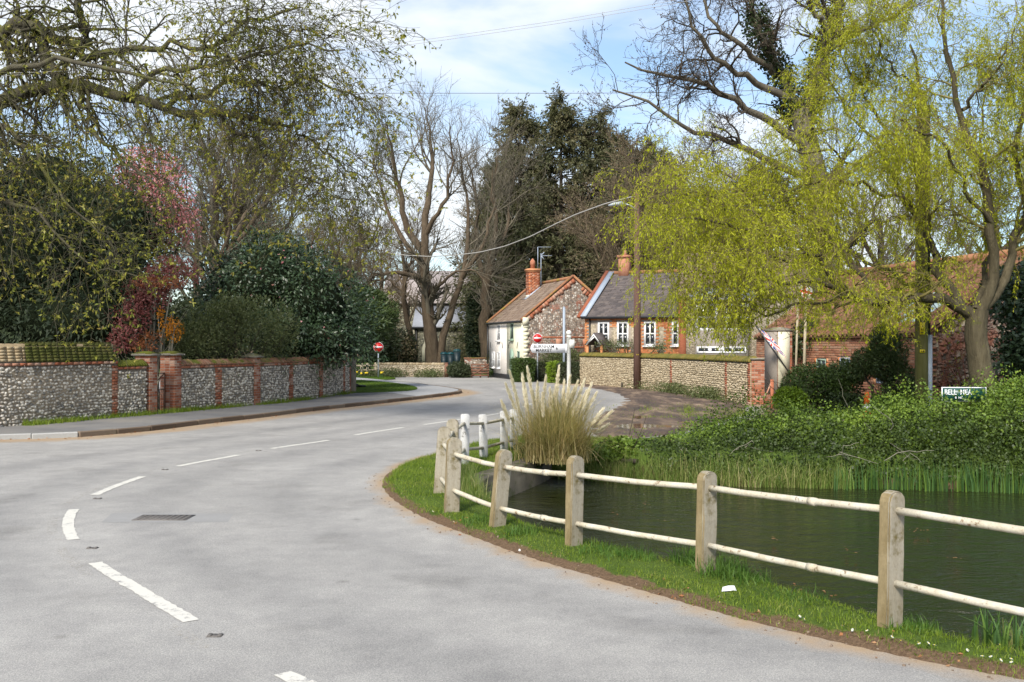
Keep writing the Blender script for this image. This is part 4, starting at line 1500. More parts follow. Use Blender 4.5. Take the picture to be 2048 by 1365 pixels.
bs = node(t, 'BsdfPrincipled', Base_Color=(0.02, 0.024, 0.028, 1), Roughness=0.06)
bs.inputs['Specular IOR Level'].default_value = 0.7
t.links.new(bs.outputs[0], out.inputs[0])
MAT['glass'] = m


def window(parent, org, xd, nd, w, h, nx, nz, frame, fw=0.05, bar=0.028, sill=True, arch=0.0):
    """window standing on org (bottom centre), x axis xd, outward normal nd. frame > pane(s), sill"""
    x, y, z = np.asarray(xd, float), np.asarray(nd, float), np.array((0, 0, 1.))
    R = np.stack([x, y, z], 1)
    L = lambda a, b, c: np.asarray(org) + x * a + y * b + z * c
    mb = MB()
    for s in (-1, 1):
        mb.box(L(s * (w / 2 - fw / 2), 0.004, h / 2), (fw, 0.032, h), R)
    for zz in (fw / 2, h - fw / 2):
        mb.box(L(0, 0.004, zz), (w - 2 * fw, 0.030, fw), R)
    iw, ih = w - 2 * fw, h - 2 * fw
    for i in range(1, nx):
        mb.box(L(-iw / 2 + iw * i / nx, 0.003, h / 2), (bar if nx < 3 or i % 2 else bar * 1.8, 0.026, ih), R)
    for j in range(1, nz):
        mb.box(L(0, 0.0025, fw + ih * j / nz), (iw, 0.022, bar), R)
    if sill:
        mb.box(L(0, 0.05, -0.035), (w + 0.12, 0.14, 0.065), R)
    win = mb.build('window', frame, parent)
    for i in range(nx):
        for j in range(nz):
            gm = MB()
            gm.box(L(-iw / 2 + iw * (i + .5) / nx, 0.002, fw + ih * (j + .5) / nz), (iw / nx - 0.01, 0.012, ih / nz - 0.01), R)
            gm.build('pane', MAT['glass'], win)
    return win


def tile_mesh(kind):
    """unit tile: x across 0..1 scaled, y up the slope, z out of the roof"""
    if kind == 'pantile':
        n = 9
        xs_ = np.linspace(-0.5, 0.5, n)
        # s-shaped: shallow trough, high roll
        zs_ = np.where(xs_ < 0.1, -0.16 * np.sin((xs_ + 0.5) / 0.6 * np.pi), 0.30 * np.sin((xs_ - 0.1) / 0.4 * np.pi))
        V = [(x, -0.5, z + 0.12) for x, z in zip(xs_, zs_)] + [(x, 0.6, z - 0.02) for x, z in zip(xs_, zs_)] + [(x, -0.5, z - 0.02) for x, z in zip(xs_, zs_)]
        Fs = [(i, i + 1, n + i + 1, n + i) for i in range(n - 1)] + [(2 * n + i, 2 * n + i + 1, i + 1, i) for i in range(n - 1)]
        return mesh_np('pantile', V, [Fs], smooth=False)
    V = [(-.49, -.5, 0.5), (.49, -.5, 0.5), (.49, .7, 0.0), (-.49, .7, 0.0), (-.49, -.5, -0.2), (.49, -.5, -0.2)]
    return mesh_np('tile', V, [[(0, 1, 2, 3), (4, 5, 1, 0)], ])


def roof(parent, name, piece, O, xd, ud, W, L, tw, th, kind, mat, limit, cam_local=None, depth=None, stag=0.0, jit=0.006, alt=None):
    """tiled slope. O eaves-left corner, xd along the eaves, ud up the slope, W x L"""
    O, xd, ud = np.asarray(O, float), unit(np.asarray(xd, float)), unit(np.asarray(ud, float))
    nd = np.cross(xd, ud)
    mb = MB()
    R = np.stack([xd, ud, nd], 1)
    mb.box(O + xd * W / 2 + ud * L / 2 - nd * 0.06, (W, L, 0.06), R)
    rf = mb.build(name, MAT['tile_brown'] if mat is None else mat, parent)
    nc, nr_ = int(round(W / tw)), int(round(L / th))
    me = tile_mesh(kind)
    mats, mats2 = [], []
    dz = depth or tw
    for r in range(nr_):
        for c in range(nc + (1 if stag and r % 2 else 0)):
            off = -0.5 * tw if (stag and r % 2) else 0
            p = O + xd * (min(max((c + .5) * W / nc + off, tw * .3), W - tw * .3)) + ud * ((r + .5) * L / nr_) + nd * (0.004 + random.gauss(0, jit))
            ja = random.gauss(0, 0.012)
            x2 = xd * math.cos(ja) + ud * math.sin(ja)
            u2 = ud * math.cos(ja) - xd * math.sin(ja)
            M = M4(p, x2, u2, nd, (tw, th, dz))
            (mats2 if alt and alt(c, r) else mats).append(M)
    me.materials.append(mat)
    pieces(piece, mats, me, rf, limit, mat, piece + 's', key=cam_local)
    if mats2:
        me2 = me.copy()
        me2.materials.clear()
        me2.materials.append(MAT['pantile_blue'])
        pieces(piece, mats2, me2, rf, 100, MAT['pantile_blue'], key=cam_local)
    return rf


def cam_key(root):
    inv = root.matrix_basis.inverted()
    c = np.array(inv @ Vector((0, 0, EYE)))
    return lambda M: float(np.linalg.norm(M[:3, 3] - c))


def gable_solid(mb, x0, x1, y0, y1, z0, ze, zr, mi=0):
    xm = (x0 + x1) / 2
    mb.prism([(x0, y0, z0), (x1, y0, z0), (x1, y0, ze), (xm, y0, zr), (x0, y0, ze)], (0, 0, 0), (0, y1 - y0, 0), mi)


# ------------------------------------------------------------ white cottage with flint gable
CA = math.atan2(0.287, 0.958)
cot = tag(empty('cottage', (0.66, 55.0, 0), CA), 'small white fronted cottage with flint gable and brick chimney', 'cottage')
W_, D_, ZE, ZR = 5.78, 7.3, 3.42, 5.72
mb = MB()
gable_solid(mb, 0.0, W_, 0.0, D_, -0.1, ZE, ZR)
mb.build('gable_wall', MAT['flint_gable'], cot)
mb = MB()
mb.box((-0.012, D_ * 0.225, ZE / 2 - .05), (0.03, D_ * 0.45, ZE))
mb.build('cream_front', MAT['cream'], cot)
mb = MB()
mb.box((-0.012, D_ * 0.725 + 0.005, ZE / 2 - .05), (0.026, D_ * 0.55 - .01, ZE - 0.002))
mb.build('whitewashed_front', MAT['pinkwhite'], cot)
mb = MB()
mb.box((-0.035, D_ / 2, 0.07), (0.03, D_, 0.42))
mb.build('black_plinth', MAT['black'], cot)
# cream quoin on the gable corner, toothed
mb = MB()
for i in range(15):
    w = 0.34 if i % 2 else 0.24
    mb.box((w / 2 - 0.03, -0.012, 0.1 + i * 0.225), (w, 0.03, 0.222))
mb.box((0.08, -0.03, ZE - 0.12), (0.34, 0.10, 0.42))
mb.build('corner_quoin', MAT['cream'], cot)
# brick bands, tumbled verges and patches on the gable
mb = MB()
mb.box((2.7, -0.008, 1.86), (4.6, 0.03, 0.085))
mb.box((2.5, -0.008, 2.42), (3.8, 0.03, 0.075))
mb.box((2.05, -0.009, 2.12), (0.36, 0.028, 0.44))
mb.box((2.0, -0.009, 1.2), (0.4, 0.028, 1.2))
mb.box((5.0, -0.009, 1.5), (0.5, 0.028, 2.6))
mb.box((3.6, -0.009, 2.12), (0.25, 0.028, 0.4))
mb.build('brick_bands', MAT['brick'], cot)
sl = math.hypot(W_ / 2, ZR - ZE)
pit = math.atan2(ZR - ZE, W_ / 2)
mb = MB()
for s, wd in ((1, 0.26), (-1, 0.26)):
    n = 20
    for i in range(n):
        tt = (i + .5) / n
        if s == -1 and i > 15:
            continue
        cx_ = (W_ / 2) * tt if s == 1 else W_ - (W_ / 2) * tt
        cz = ZE + (ZR - ZE) * tt
        R = np.array([(math.cos(pit), 0, -s * math.sin(pit)), (0, 1, 0), (s * math.sin(pit), 0, math.cos(pit))])
        ww = wd * (0.8 + 0.4 * (i % 3) / 2)
        mb.box(np.array((cx_, -0.012, cz)) - R @ np.array((0, 0, ww / 2)), (sl / n - 0.012, 0.035, ww), R)
mb.build('tumbled_brickwork', MAT['brick'], cot)['kind'] = 'stuff'
mb = MB()
for i in range(16):
    z = 2.75 + i * 0.118
    xr = min(5.6, W_ - (z + .2 - ZE) / (ZR - ZE) * W_ / 2) if z > ZE - .2 else 5.6
    x = 4.15 + (0.12 if i % 2 else 0)
    while x < xr - .1:
        b_ = min(x + .24, xr)
        mb.box(((x + b_) / 2, -.006, z), (b_ - x - .016, .026, .1))
        x += .24
mb.build('brick_patch', MAT['brick'], cot)['kind'] = 'stuff'
ck = cam_key(cot)
rf = roof(cot, 'roof', 'roof_tile', (-0.12, D_ - 0.1, ZE - 0.09), (0, -1, 0), (W_ / 2, 0, ZR - ZE), D_ - 0.2, sl + 0.12, 0.26, 0.26, 'tile', MAT['tile_brown'], 300, ck, 0.06, 1.0)
rf2 = MB()
R = np.array([(math.cos(-pit), 0, math.sin(-pit) * -1), (0, 1, 0), (math.sin(-pit), 0, math.cos(-pit))])
rf2.prism([(W_ / 2, 0.1, ZR + 0.03), (W_ + 0.12, 0.1, ZE - 0.06), (W_ + 0.12, 0.1, ZE), (W_ / 2, 0.1, ZR + 0.10)], (0, 0, 0), (0, D_ - 0.2, 0))
rf2.build('rear_roof', MAT['tile_brown'], cot)
mb = MB()
mb.tube([(W_ / 2, 0.0, ZR + 0.06), (W_ / 2, D_, ZR + 0.06)], 0.10, 8)
mb.build('ridge_tiles', MAT['ridge'], rf)
# parapet copings on both verges
for y in (0.04, D_ - 0.06):
    for s in (0, 1):
        mb = MB()
        a_ = (-0.16 if s == 0 else W_ + 0.16, y, ZE - 0.04)
        b_ = (W_ / 2, y, ZR + 0.16)
        mb.span(a_, b_, 0.2, 0.12)
        mb.build('verge_coping', MAT['ridge'], cot)
mb = MB()
mb.tube([(-0.19, 0.2, ZE - 0.12), (-0.19, D_ - 0.1, ZE - 0.12)], 0.055, 8)
mb.tube([(-0.10, D_ - 0.05, ZE - 0.15), (-0.10, D_ - 0.05, 0.1)], 0.04, 8)
mb.build('gutter', MAT['black'], cot)
# chimney with pot and flashing
chx, chy = 2.18, 5.2
ch = link('chimney', None, cot)
ch.location = (chx, chy, 0)
mb = MB()
mb.box((0, 0, 5.35), (0.66, 0.66, 2.3))
mb.build('stack', MAT['brick_orange'], ch)
mb = MB()
for i in range(26):
    z = 4.3 + i * 0.086
    for j in range(3):
        x = -0.22 + 0.22 * j + (0.05 if i % 2 else -0.03)
        mb.box((max(-.25, min(.25, x)), -0.332, z), (0.19, 0.012, 0.072))
        mb.box((-0.332, max(-.25, min(.25, x)), z), (0.012, 0.19, 0.072))
mb.build('stack_bricks', MAT['brick'], ch)['kind'] = 'stuff'
mb = MB()
mb.box((0, 0, 6.55), (0.8, 0.8, 0.12))
mb.box((0, 0, 6.46), (0.74, 0.74, 0.08))
mb.build('chimney_cap', MAT['brick_orange'], ch)
mb = MB()
mb.tube([(0, 0, 6.6), (0, 0, 6.85), (0, 0, 6.87), (0, 0, 7.05), (0, 0, 7.1), (0, 0, 7.25)], [0.15, 0.14, 0.165, 0.165, 0.14, 0.03], 12)
mb.build('chimney_pot', MAT['brick'], ch, False)
mb = MB()
mb.span((-0.55, -0.36, 4.72), (0.42, -0.36, 5.45), 0.03, 0.2)
mb.box((-0.42, 0, 4.78), (0.25, 0.8, 0.03))
mb.build('lead_flashing', MAT['lead'], ch)
mb = MB()
mb.box((-0.338, 0, 4.75), (0.02, 0.64, 0.55))
mb.build('cream_base', MAT['cream'], ch)
mb = MB()
mb.tube([(0.42, -0.35, 5.6), (0.42, -0.35, 7.55)], 0.022, 6)
mb.tube([(0.30, -0.1, 6.6), (0.30, -0.1, 7.95)], 0.022, 6)
mb.tube([(0.42, -0.35, 7.4), (1.05, -0.55, 7.4)], 0.018, 6)
mb.tube([(0.30, -0.1, 7.95), (1.1, -0.3, 7.95)], 0.014, 6)
for i in range(3):
    mb.tube([(0.6 + i * 0.2, -0.55 + i * -.05, 7.4), (0.6 + i * 0.2, -0.2 - i * .05, 7.4)], 0.012, 5)
mb.span((0.42, -0.36, 7.4), (0.6, -0.42, 7.62), 0.02, 0.05)
mb.span((0.42, -0.36, 7.4), (0.6, -0.42, 7.18), 0.02, 0.05)
mb.build('television_aerial', MAT['lead'], ch)
# windows of the front (faces local -x); y measured from the gable corner
for y, z, w, h, fr, nxx, nzz in ((2.2, 2.30, 0.62, 0.95, 'green_paint', 1, 1), (4.95, 2.25, 0.62, 0.95, 'white', 2, 2), (6.15, 0.62, 0.6, 0.95, 'white', 2, 2),
                                 (4.95, 0.62, 0.6, 0.95, 'white', 2, 2), (0.9, 0.95, 0.5, 0.7, 'green_paint', 1, 1)):
    window(cot, (-0.03, y, z), (0, -1, 0), (-1, 0, 0), w, h, nxx, nzz, MAT[fr])
mb = MB()
pr_ = [(-.04, 2.2 - .38, .1), (-.04, 2.2 + .38, .1), (-.04, 2.2 + .38, 1.5), (-.04, 2.2 + .2, 1.72), (-.04, 2.2, 1.8), (-.04, 2.2 - .2, 1.72), (-.04, 2.2 - .38, 1.5)]
mb.prism(pr_, (0, 0, 0), (-0.03, 0, 0))
dr = mb.build('door', MAT['green_paint'], cot)
mb = MB()
mb.box((-0.09, 1.95, 0.95), (0.05, 0.04, 0.04))
mb.build('door_handle', MAT['black'], dr)
for y, lean in ((6.7, .16), (4.1, .16), (2.9, -.16), (1.2, -.16)):
    mb = MB()
    mb.span((-0.04, y, 1.8), (-0.04, y + lean, 2.15), 0.02, 0.045)
    mb.build('wall_tie', MAT['black'], cot)

# ------------------------------------------------------------ orange brick house with slate roof
BA = math.atan2(-0.43, 0.9)
hb = tag(empty('brick_house', (3.8, 52.0, 0), BA), 'orange brick house with slate roof and tall white windows behind the flint wall', 'house')
L_, DP, ZE, ZR = 7.4, 8.4, 3.5, 5.95
mb = MB()
mb.prism([(0, 0, -.1), (0, DP, -.1), (0, DP, ZE), (0, DP / 2, ZR - .05), (0, 0, ZE)], (0, 0, 0), (L_, 0, 0))
mb.build('brick_wall', MAT['brick_joint'], hb)
hk = cam_key(hb)
WX = (1.05, 2.1, 3.55, 5.0, 6.4)
mats = []
ch_ = 0.09
for i in range(40):
    z = 0.02 + i * ch_
    if z > ZE - 0.1 or z < 1.3:
        continue
    x = -0.11 if i % 2 else 0.0
    while x < L_:
        a_, b_ = max(x, 0), min(x + 0.23, L_)
        inwin = any(abs((a_ + b_) / 2 - w) < 0.36 and 1.9 < z < 3.25 for w in WX)
        inpan = any(abs((a_ + b_) / 2 - (w + 0.6)) < 0.17 and 1.5 < z < 2.9 for k, w in enumerate(WX)) or (a_ + b_) / 2 < 0.62 and (a_ + b_) / 2 > 0.2 and 1.5 < z < 3.2
        if b_ - a_ > .05 and not inwin and not inpan:
            mats.append(M4(((a_ + b_) / 2, -0.004, z + ch_ / 2), (1, 0, 0), (0, 1, 0), (0, 0, 1), (b_ - a_ - .014, 0.05, ch_ - .014)))
        x += 0.23
bme2 = brick_me.copy()
bme2.materials.clear()
bme2.materials.append(MAT['brick_orange'])
pieces('brick', mats, bme2, hb, 300, MAT['brick_orange'], 'bricks', key=hk)
mb = MB()
mb.box((L_ / 2, -0.012, 0.65), (L_, 0.05, 1.3))
mb.build('lower_wall', MAT['flint_pale'], hb)
for w in WX:
    mb = MB()
    mb.box((w + 0.6, -0.004, 2.25), (0.34, 0.03, 1.35))
    mb.build('flint_panel', MAT['flint_pale'], hb)
mb = MB()
mb.box((0.41, -0.004, 2.3), (0.42, 0.03, 1.5))
mb.build('flint_panel', MAT['flint_pale'], hb)
for w in WX:
    window(hb, (w, -0.02, 1.95), (1, 0, 0), (0, -1, 0), 0.62, 1.22, 2, 2, MAT['white'], fw=0.09, bar=0.07)
slb = math.hypot(DP / 2, ZR - ZE)
rfb = roof(hb, 'roof', 'slate', (-0.1, -0.16, ZE - 0.08), (1, 0, 0), (0, DP / 2, ZR - ZE), L_ + .2, slb + 0.25, 0.27, 0.22, 'tile', MAT['slate'], 300, hk, 0.05, 1.0)
mb = MB()
mb.prism([(-.1, DP / 2, ZR), (-.1, DP + .15, ZE - .1), (-.1, DP + .15, ZE), (-.1, DP / 2, ZR + .08)], (0, 0, 0), (L_ + .2, 0, 0))
mb.build('rear_roof', MAT['slate'], hb)
mb = MB()
mb.tube([(-0.1, DP / 2 - .03, ZR + .06), (L_ + .1, DP / 2 - .03, ZR + .06)], 0.11, 8)
mb.build('ridge_tiles', MAT['ridge'], rfb)
mb = MB()
mb.span((-0.02, -0.2, ZE - .02), (-0.02, DP / 2 - .05, ZR + .14), 0.34, 0.05)
mb.build('lead_verge', MAT['lead'], hb)
mb = MB()
mb.span((-0.26, -0.2, ZE - .06), (-0.26, DP / 2 - .05, ZR + .14), 0.18, 0.16)
mb.build('brick_verge', MAT['brick'], hb)
mb = MB()
mb.tube([(-0.1, -0.24, ZE - .1), (L_, -0.24, ZE - .1)], 0.06, 8)
mb.tube([(0.3, -0.06, ZE - .1), (0.3, -0.06, 0.1)], 0.045, 8)
mb.build('gutter', MAT['black'], hb)
chb = link('chimney', None, hb)
chb.location = (0.75, DP / 2, 0)
mb = MB()
mb.box((0, 0, 6.3), (0.55, 0.6, 1.3))
mb.box((0, 0, 6.9), (0.68, 0.72, 0.14))
mb.build('stack', MAT['brick'], chb)
mb = MB()
mb.tube([(0, 0, 6.95), (0, 0, 7.25)], [0.12, 0.1], 10)
mb.build('chimney_pot', MAT['brick'], chb)
pc = link('porch', None, hb)
pc.location = (1.0, -0.9, 0)
mb = MB()
mb.prism([(-.42, -.45, 2.0), (0, -.45, 2.55), (.42, -.45, 2.0), (.34, -.45, 2.0), (0, -.45, 2.44), (-.34, -.45, 2.0)], (0, 0, 0), (0, 0.05, 0))
mb.span((-.3, -.43, 2.1), (.05, -.43, 2.4), .04, .05)
mb.build('bargeboard', MAT['white'], pc)
mb = MB()
mb.prism([(-.46, -.4, 1.98), (0, -.4, 2.57), (0, -.4, 2.62), (-.5, -.4, 2.0)], (0, 0, 0), (0, 1.3, 0))
mb.prism([(.46, -.4, 1.98), (.5, -.4, 2.0), (0, -.4, 2.62), (0, -.4, 2.57)], (0, 0, 0), (0, 1.3, 0))
mb.build('porch_roof', MAT['slate'], pc)
mb = MB()
for x in (-.38, .38):
    mb.box((x, -.3, 1.0), (0.1, 0.1, 2.0))
mb.build('porch_posts', MAT['brick_orange'], pc)

# ------------------------------------------------------------ house with bay window
CAa = math.atan2(-0.31, 0.95)
hc = tag(empty('bay_window_house', (7.75, 46.0, 0), CAa), 'grey rendered house with broad white bay window behind the willow', 'house')
mb = MB()
mb.prism([(0, 0, -.1), (0, 6, -.1), (0, 6, 4.3), (0, 3, 6.4), (0, 0, 4.3)], (0, 0, 0), (7, 0, 0))
mb.build('wall', MAT['flint_pale'], hc)
mb = MB()
mb.box((0.12, -0.02, 2.1), (0.34, 0.06, 4.3))
mb.build('brick_quoin', MAT['brick'], hc)
mb = MB()
mb.box((1.95, -0.25, 1.85), (2.35, 0.55, 1.6))
mb.build('render_panel', MAT['render_grey'], hc)
window(hc, (1.95, -0.30, 2.62), (1, 0, 0), (0, -1, 0), 2.4, 1.25, 5, 2, MAT['white'], fw=0.14, bar=0.08)
window(hc, (1.95, -0.53, 1.62), (1, 0, 0), (0, -1, 0), 2.2, 0.30, 4, 1, MAT['white'], fw=0.08, bar=0.16, sill=False)
mb = MB()
for s in (-1, 1):
    mb.prism([(1.95 + s * 1.2, -.33, 3.4), (1.95 + s * 1.2, -.33, 3.85), (1.95 + s * 0.6, -.33, 3.85)] if s > 0 else [(1.95 + s * 1.2, -.33, 3.85), (1.95 + s * 1.2, -.33, 3.4), (1.95 + s * 0.6, -.33, 3.85)], (0, 0, 0), (0, -0.04, 0))
mb.box((1.95, -.3, 4.05), (2.7, 0.5, 0.12))
mb.build('bay_fascia', MAT['white'], hc)
mb = MB()
mb.prism([(0.4, -.5, 4.1), (3.5, -.5, 4.1), (3.2, -.1, 4.6), (0.7, -.1, 4.6)], (0, 0, 0), (0, 0.1, 0))
mb.build('bay_roof', MAT['lead'], hc)
roof(hc, 'roof', 'roof_tile', (-0.15, -0.2, 4.22), (1, 0, 0), (0, 3, 2.1), 7.3, 3.9, 0.33, 0.33, 'tile', MAT['tile_brown'], 0, cam_key(hc), 0.06, 1.0)
mb = MB()
mb.prism([(-.15, 3, 6.3), (-.15, 6.2, 4.15), (-.15, 6.2, 4.25), (-.15, 3, 6.45)], (0, 0, 0), (7.3, 0, 0))
mb.build('rear_roof', MAT['tile_brown'], hc)

# ------------------------------------------------------------ barn: brick front, pantile roof, flint gable
AA = math.atan2(0.25, 0.97)
barn = tag(empty('barn', (11.0, 26.4, 0), AA), 'brick and flint barn with sagging orange pantile roof behind the willow', 'barn')
BW, BD, ZE, ZR = 6.4, 9.2, 2.34, 4.45
mb = MB()
gable_solid(mb, 0.0, BW, 0.0, BD, -0.1, ZE, ZR)
mb.build('flint_gable', MAT['flint_barn'], barn)
mb = MB()
mb.box((-0.01, BD / 2, ZE / 2 - .05), (0.03, BD, ZE))
mb.build('front_mortar', MAT['brick_joint'], barn)
bk = cam_key(barn)
OPEN = [(1.95, 0.9, 0.42, 1.55), (3.7, 0.75, 0.55, 1.6), (5.0, 0.7, 0.55, 1.55)]   # y, z0, w, z1
mats = []
for i in range(31):
    z = 0.03 + i * 0.074
    y = -0.11 if i % 2 else 0.0
    while y < BD:
        a_, b_ = max(y, 0), min(y + 0.225, BD)
        ym = (a_ + b_) / 2
        if b_ - a_ > .05 and not any(abs(ym - o_[0]) < o_[2] / 2 + .08 and o_[1] - .05 < z < o_[3] for o_ in OPEN):
            mats.append(M4((-0.028 + random.gauss(0, .002), ym, z + .037), (0, 1, 0), (-1, 0, 0), (0, 0, 1), (b_ - a_ - .012, 0.04, .062)))
        y += 0.225
bme3 = brick_me.copy()
bme3.materials.clear()
bme3.materials.append(MAT['brick_barn'])
pieces('brick', mats, bme3, barn, 300, MAT['brick_barn'], 'bricks', key=lambda M: bk(M) + (3 if M[2, 3] < 1.0 else 0))
for k, (y, z0, w, z1) in enumerate(OPEN):
    window(barn, (-0.045, y, z0), (0, -1, 0), (-1, 0, 0), w, z1 - z0, 2 if k else 1, 2, MAT['lead'] if k < 2 else MAT['green_paint'], fw=0.045, sill=False)
    for s in (-1, 1):
        mb = MB()
        for j in range(int((z1 - z0) / 0.15) + 1):
            mb.box((-0.045, y + s * (w / 2 + .06), z0 + .05 + j * .15), (0.04, 0.11 if j % 2 else .16, 0.152))
        mb.build('window_jamb', MAT['brick_orange'], barn)
mb = MB()
for i in range(31):
    w = 0.33 if i % 2 else 0.22
    mb.box((w / 2 - .05, -0.014, 0.06 + i * 0.074), (w, 0.035, 0.063))
mb.build('quoin_bricks', MAT['brick_barn'], barn)['kind'] = 'stuff'
# large flints on the gable
grng = np.random.default_rng(5)
n = 900
gxp = grng.uniform(0.35, 4.4, n)
gzp = grng.uniform(0.6, 4.0, n)
okk = gzp < ZE - .1 + (ZR - ZE) * np.minimum(gxp, BW - gxp) / (BW / 2)
gxp, gzp = gxp[okk], gzp[okk]
m_ = len(gxp)
v = ICO_V[None] * (1 + grng.normal(size=(m_, 12, 1)) * .18) * np.array((1, 1, 1.)) * np.stack([grng.uniform(.05, .11, m_), np.full(m_, .04), grng.uniform(.035, .07, m_)], 1)[:, None]
V = v + np.stack([gxp, np.full(m_, 0.0), gzp], 1)[:, None]
o = link('gable_flints', mesh_np('gable_flints', V.reshape(-1, 3), [(ICO_F[None] + (np.arange(m_) * 12)[:, None, None]).reshape(-1, 3)]), barn, MAT['flint_barn'])
o['kind'] = 'stuff'
slp = math.hypot(BW / 2, ZR - ZE)
rfb = roof(barn, 'roof', 'pantile', (-0.16, BD, ZE - 0.08), (0, -1, 0), (BW / 2, 0, ZR - ZE), BD + 0.12, slp + 0.2, 0.235, 0.30, 'pantile', MAT['pantile'], 300, bk, 0.21, 0.0,
           jit=0.008, alt=lambda c, r: (c in (28, 32, 34, 35) and 2 <= r <= 5) or (c in (29, 31) and 3 <= r <= 6))
mb = MB()
mb.prism([(BW / 2, -.1, ZR + .0), (BW + .15, -.1, ZE - .12), (BW + .15, -.1, ZE), (BW / 2, -.1, ZR + .1)], (0, 0, 0), (0, BD + .12, 0))
mb.build('rear_roof', MAT['pantile'], barn)
mb = MB()
mb.tube([(BW / 2, -.12, ZR + .1), (BW / 2, BD, ZR + .1)], 0.13, 8)
mb.build('ridge_tiles', MAT['ridge'], rfb)
mb = MB()
mb.box((-0.03, BD / 2, ZE - .02), (0.1, BD - .1, 0.07))
mb.build('eaves_course', MAT['brick'], barn)

# brick and render pier by the track
pr2 = pier('brick_pier', 'pale rendered brick pier beside the track with flag pole', (8.30, 31.0), 0.28, 0.52, 0.75, 2.42, 0.0, MAT['brick'], capw=0.03, cap_moss=False, cat='pier')
mb = MB()
mb.box((-0.268, 0, 1.45), (0.018, 0.73, 1.9))
mb.build('render_face', MAT['render_grey'], pr2)
mb = MB()
mb.box((-0.05, -0.385, 1.55), (0.40, 0.018, 1.7))
mb.build('render_face', MAT['cream'], pr2)

# ------------------------------------------------------------ church
chu = tag(empty('church', (-7.0, 100.0, 0.3)), 'grey flint parish church with pale roofs behind the bare trees', 'church')
mb = MB()
mb.box((0.0, 3.0, 1.75), (5.7, 6.0, 3.6))
mb.build('aisle_wall', MAT['flint_church'], chu)
mb = MB()
mb.box((-1.2, 8.5, 3.0), (10.4, 10.0, 6.1))
mb.build('nave_wall', MAT['flint_church'], chu)
mb = MB()
mb.prism([(-3.0, -0.25, 3.45), (-3.0, 3.6, 5.75), (-3.0, 3.6, 5.85), (-3.0, -.25, 3.55)], (0, 0, 0), (6.0, 0, 0))
mb.build('aisle_roof', MAT['slate_church'], chu)
mb = MB()
mb.prism([(-6.6, 3.2, 5.95), (-6.6, 8.5, 9.6), (-6.6, 13.8, 5.95), (-6.6, 13.8, 6.1), (-6.6, 8.5, 9.75), (-6.6, 3.2, 6.1)], (0, 0, 0), (10.3, 0, 0))
mb.build('nave_roof', MAT['tile_church'], chu)
mb = MB()
mb.prism([(3.7, 3.2, 6.0), (3.7, 8.5, 9.7), (3.7, 13.8, 6.0)], (0, 0, 0), (0.4, 0, 0))
mb.build('east_gable', MAT['flint_church'], chu)
mb = MB()
mb.span((3.9, 2.9, 5.9), (3.9, 8.5, 9.95), 0.55, 0.25)
mb.box((3.9, 3.0, 5.6), (0.7, 0.9, 0.7))
mb.build('gable_coping', MAT['stone'], chu)
for x in (-2.95, 2.95):
    mb = MB()
    mb.box((x, -0.05, 1.7), (0.35, 0.35, 3.5))
    mb.build('quoin', MAT['stone'], chu)
mb = MB()
mb.tube([(-3.0, -.32, 3.4), (3.0, -.32, 3.4)], 0.09, 6)
mb.tube([(-2.6, -.12, 3.4), (-2.6, -.12, 0)], 0.07, 6)
mb.tube([(3.15, -.25, 3.4), (3.15, -.25, 1.6)], 0.06, 6)
mb.build('gutter', MAT['black'], chu)


def arch_pts(w, h, y, n=6):
    pts = [(-w / 2, y, 0), (w / 2, y, 0)]
    sp = h - w * 0.8
    for i in range(n + 1):
        a_ = i / n * math.pi / 3
        pts.append((-w / 2 + w * math.cos(a_), y, sp + w * math.sin(a_) * 0.92))
    for i in range(n - 1, -1, -1):
        a_ = i / n * math.pi / 3
        pts.append((w / 2 - w * math.cos(a_), y, sp + w * math.sin(a_) * 0.92))
    return pts


dx = -1.15
mb = MB()
mb.prism([(x + dx, y, z) for x, y, z in arch_pts(1.75, 2.55, -.02)], (0, 0, 0), (0, -0.12, 0))
da = mb.build('door_arch', MAT['stone'], chu)
mb = MB()
mb.prism([(x + dx, y, z) for x, y, z in arch_pts(1.15, 2.15, -.15)], (0, 0, 0), (0, -0.03, 0))
mb.build('door', MAT['wood_dark'], chu)


# ------------------------------------------------------------ signs, poles, wires
MAT['galv'] = plain('galvanised_steel', (0.36, 0.40, 0.44), 0.5, 0.3)
MAT['sign_red'] = plain('sign_red', (0.62, 0.022, 0.02), 0.35)
MAT['sign_white'] = plain('sign_white', (0.76, 0.77, 0.80), 0.35)
MAT['sign_black'] = plain('sign_black', (0.015, 0.015, 0.018), 0.4)
MAT['sign_green'] = plain('sign_dark_green', (0.008, 0.06, 0.05), 0.35)
MAT['yellow'] = plain('yellow_plate', (0.70, 0.55, 0.02), 0.4)
MAT['fingerpost'] = mk('lichened_white_paint', [(0.48, 0.47, 0.42), (0.64, 0.64, 0.61), (0.72, 0.72, 0.72)], scale=6, bscale=50, rough=0.8, wear=((0.13, 0.12, 0.07), 0.62, 7.0))
MAT['pole_green'] = mk('algae_stained_pole', [(0.075, 0.075, 0.02), (0.13, 0.125, 0.045), (0.17, 0.15, 0.08)], scale=4, stretch=(3, 3, 0.2), bscale=40, rough=0.95)
MAT['pole_red'] = mk('creosoted_pole', [(0.10, 0.055, 0.042), (0.17, 0.10, 0.08)], scale=4, stretch=(3, 3, 0.2), bscale=40, rough=0.9)
MAT['wire'] = plain('wire', (0.10, 0.10, 0.10), 0.6)
MAT['wire_pale'] = plain('pale_cable', (0.36, 0.35, 0.33), 0.6)


def disc(mb, c, r, th, k=32, mi=0):
    """disc facing -y"""
    a = np.arange(k) * 2 * np.pi / k
    mb.prism([(c[0] + r * math.cos(x), c[1], c[2] + r * math.sin(x)) for x in a], (0, 0, 0), (0, -th, 0), mi)


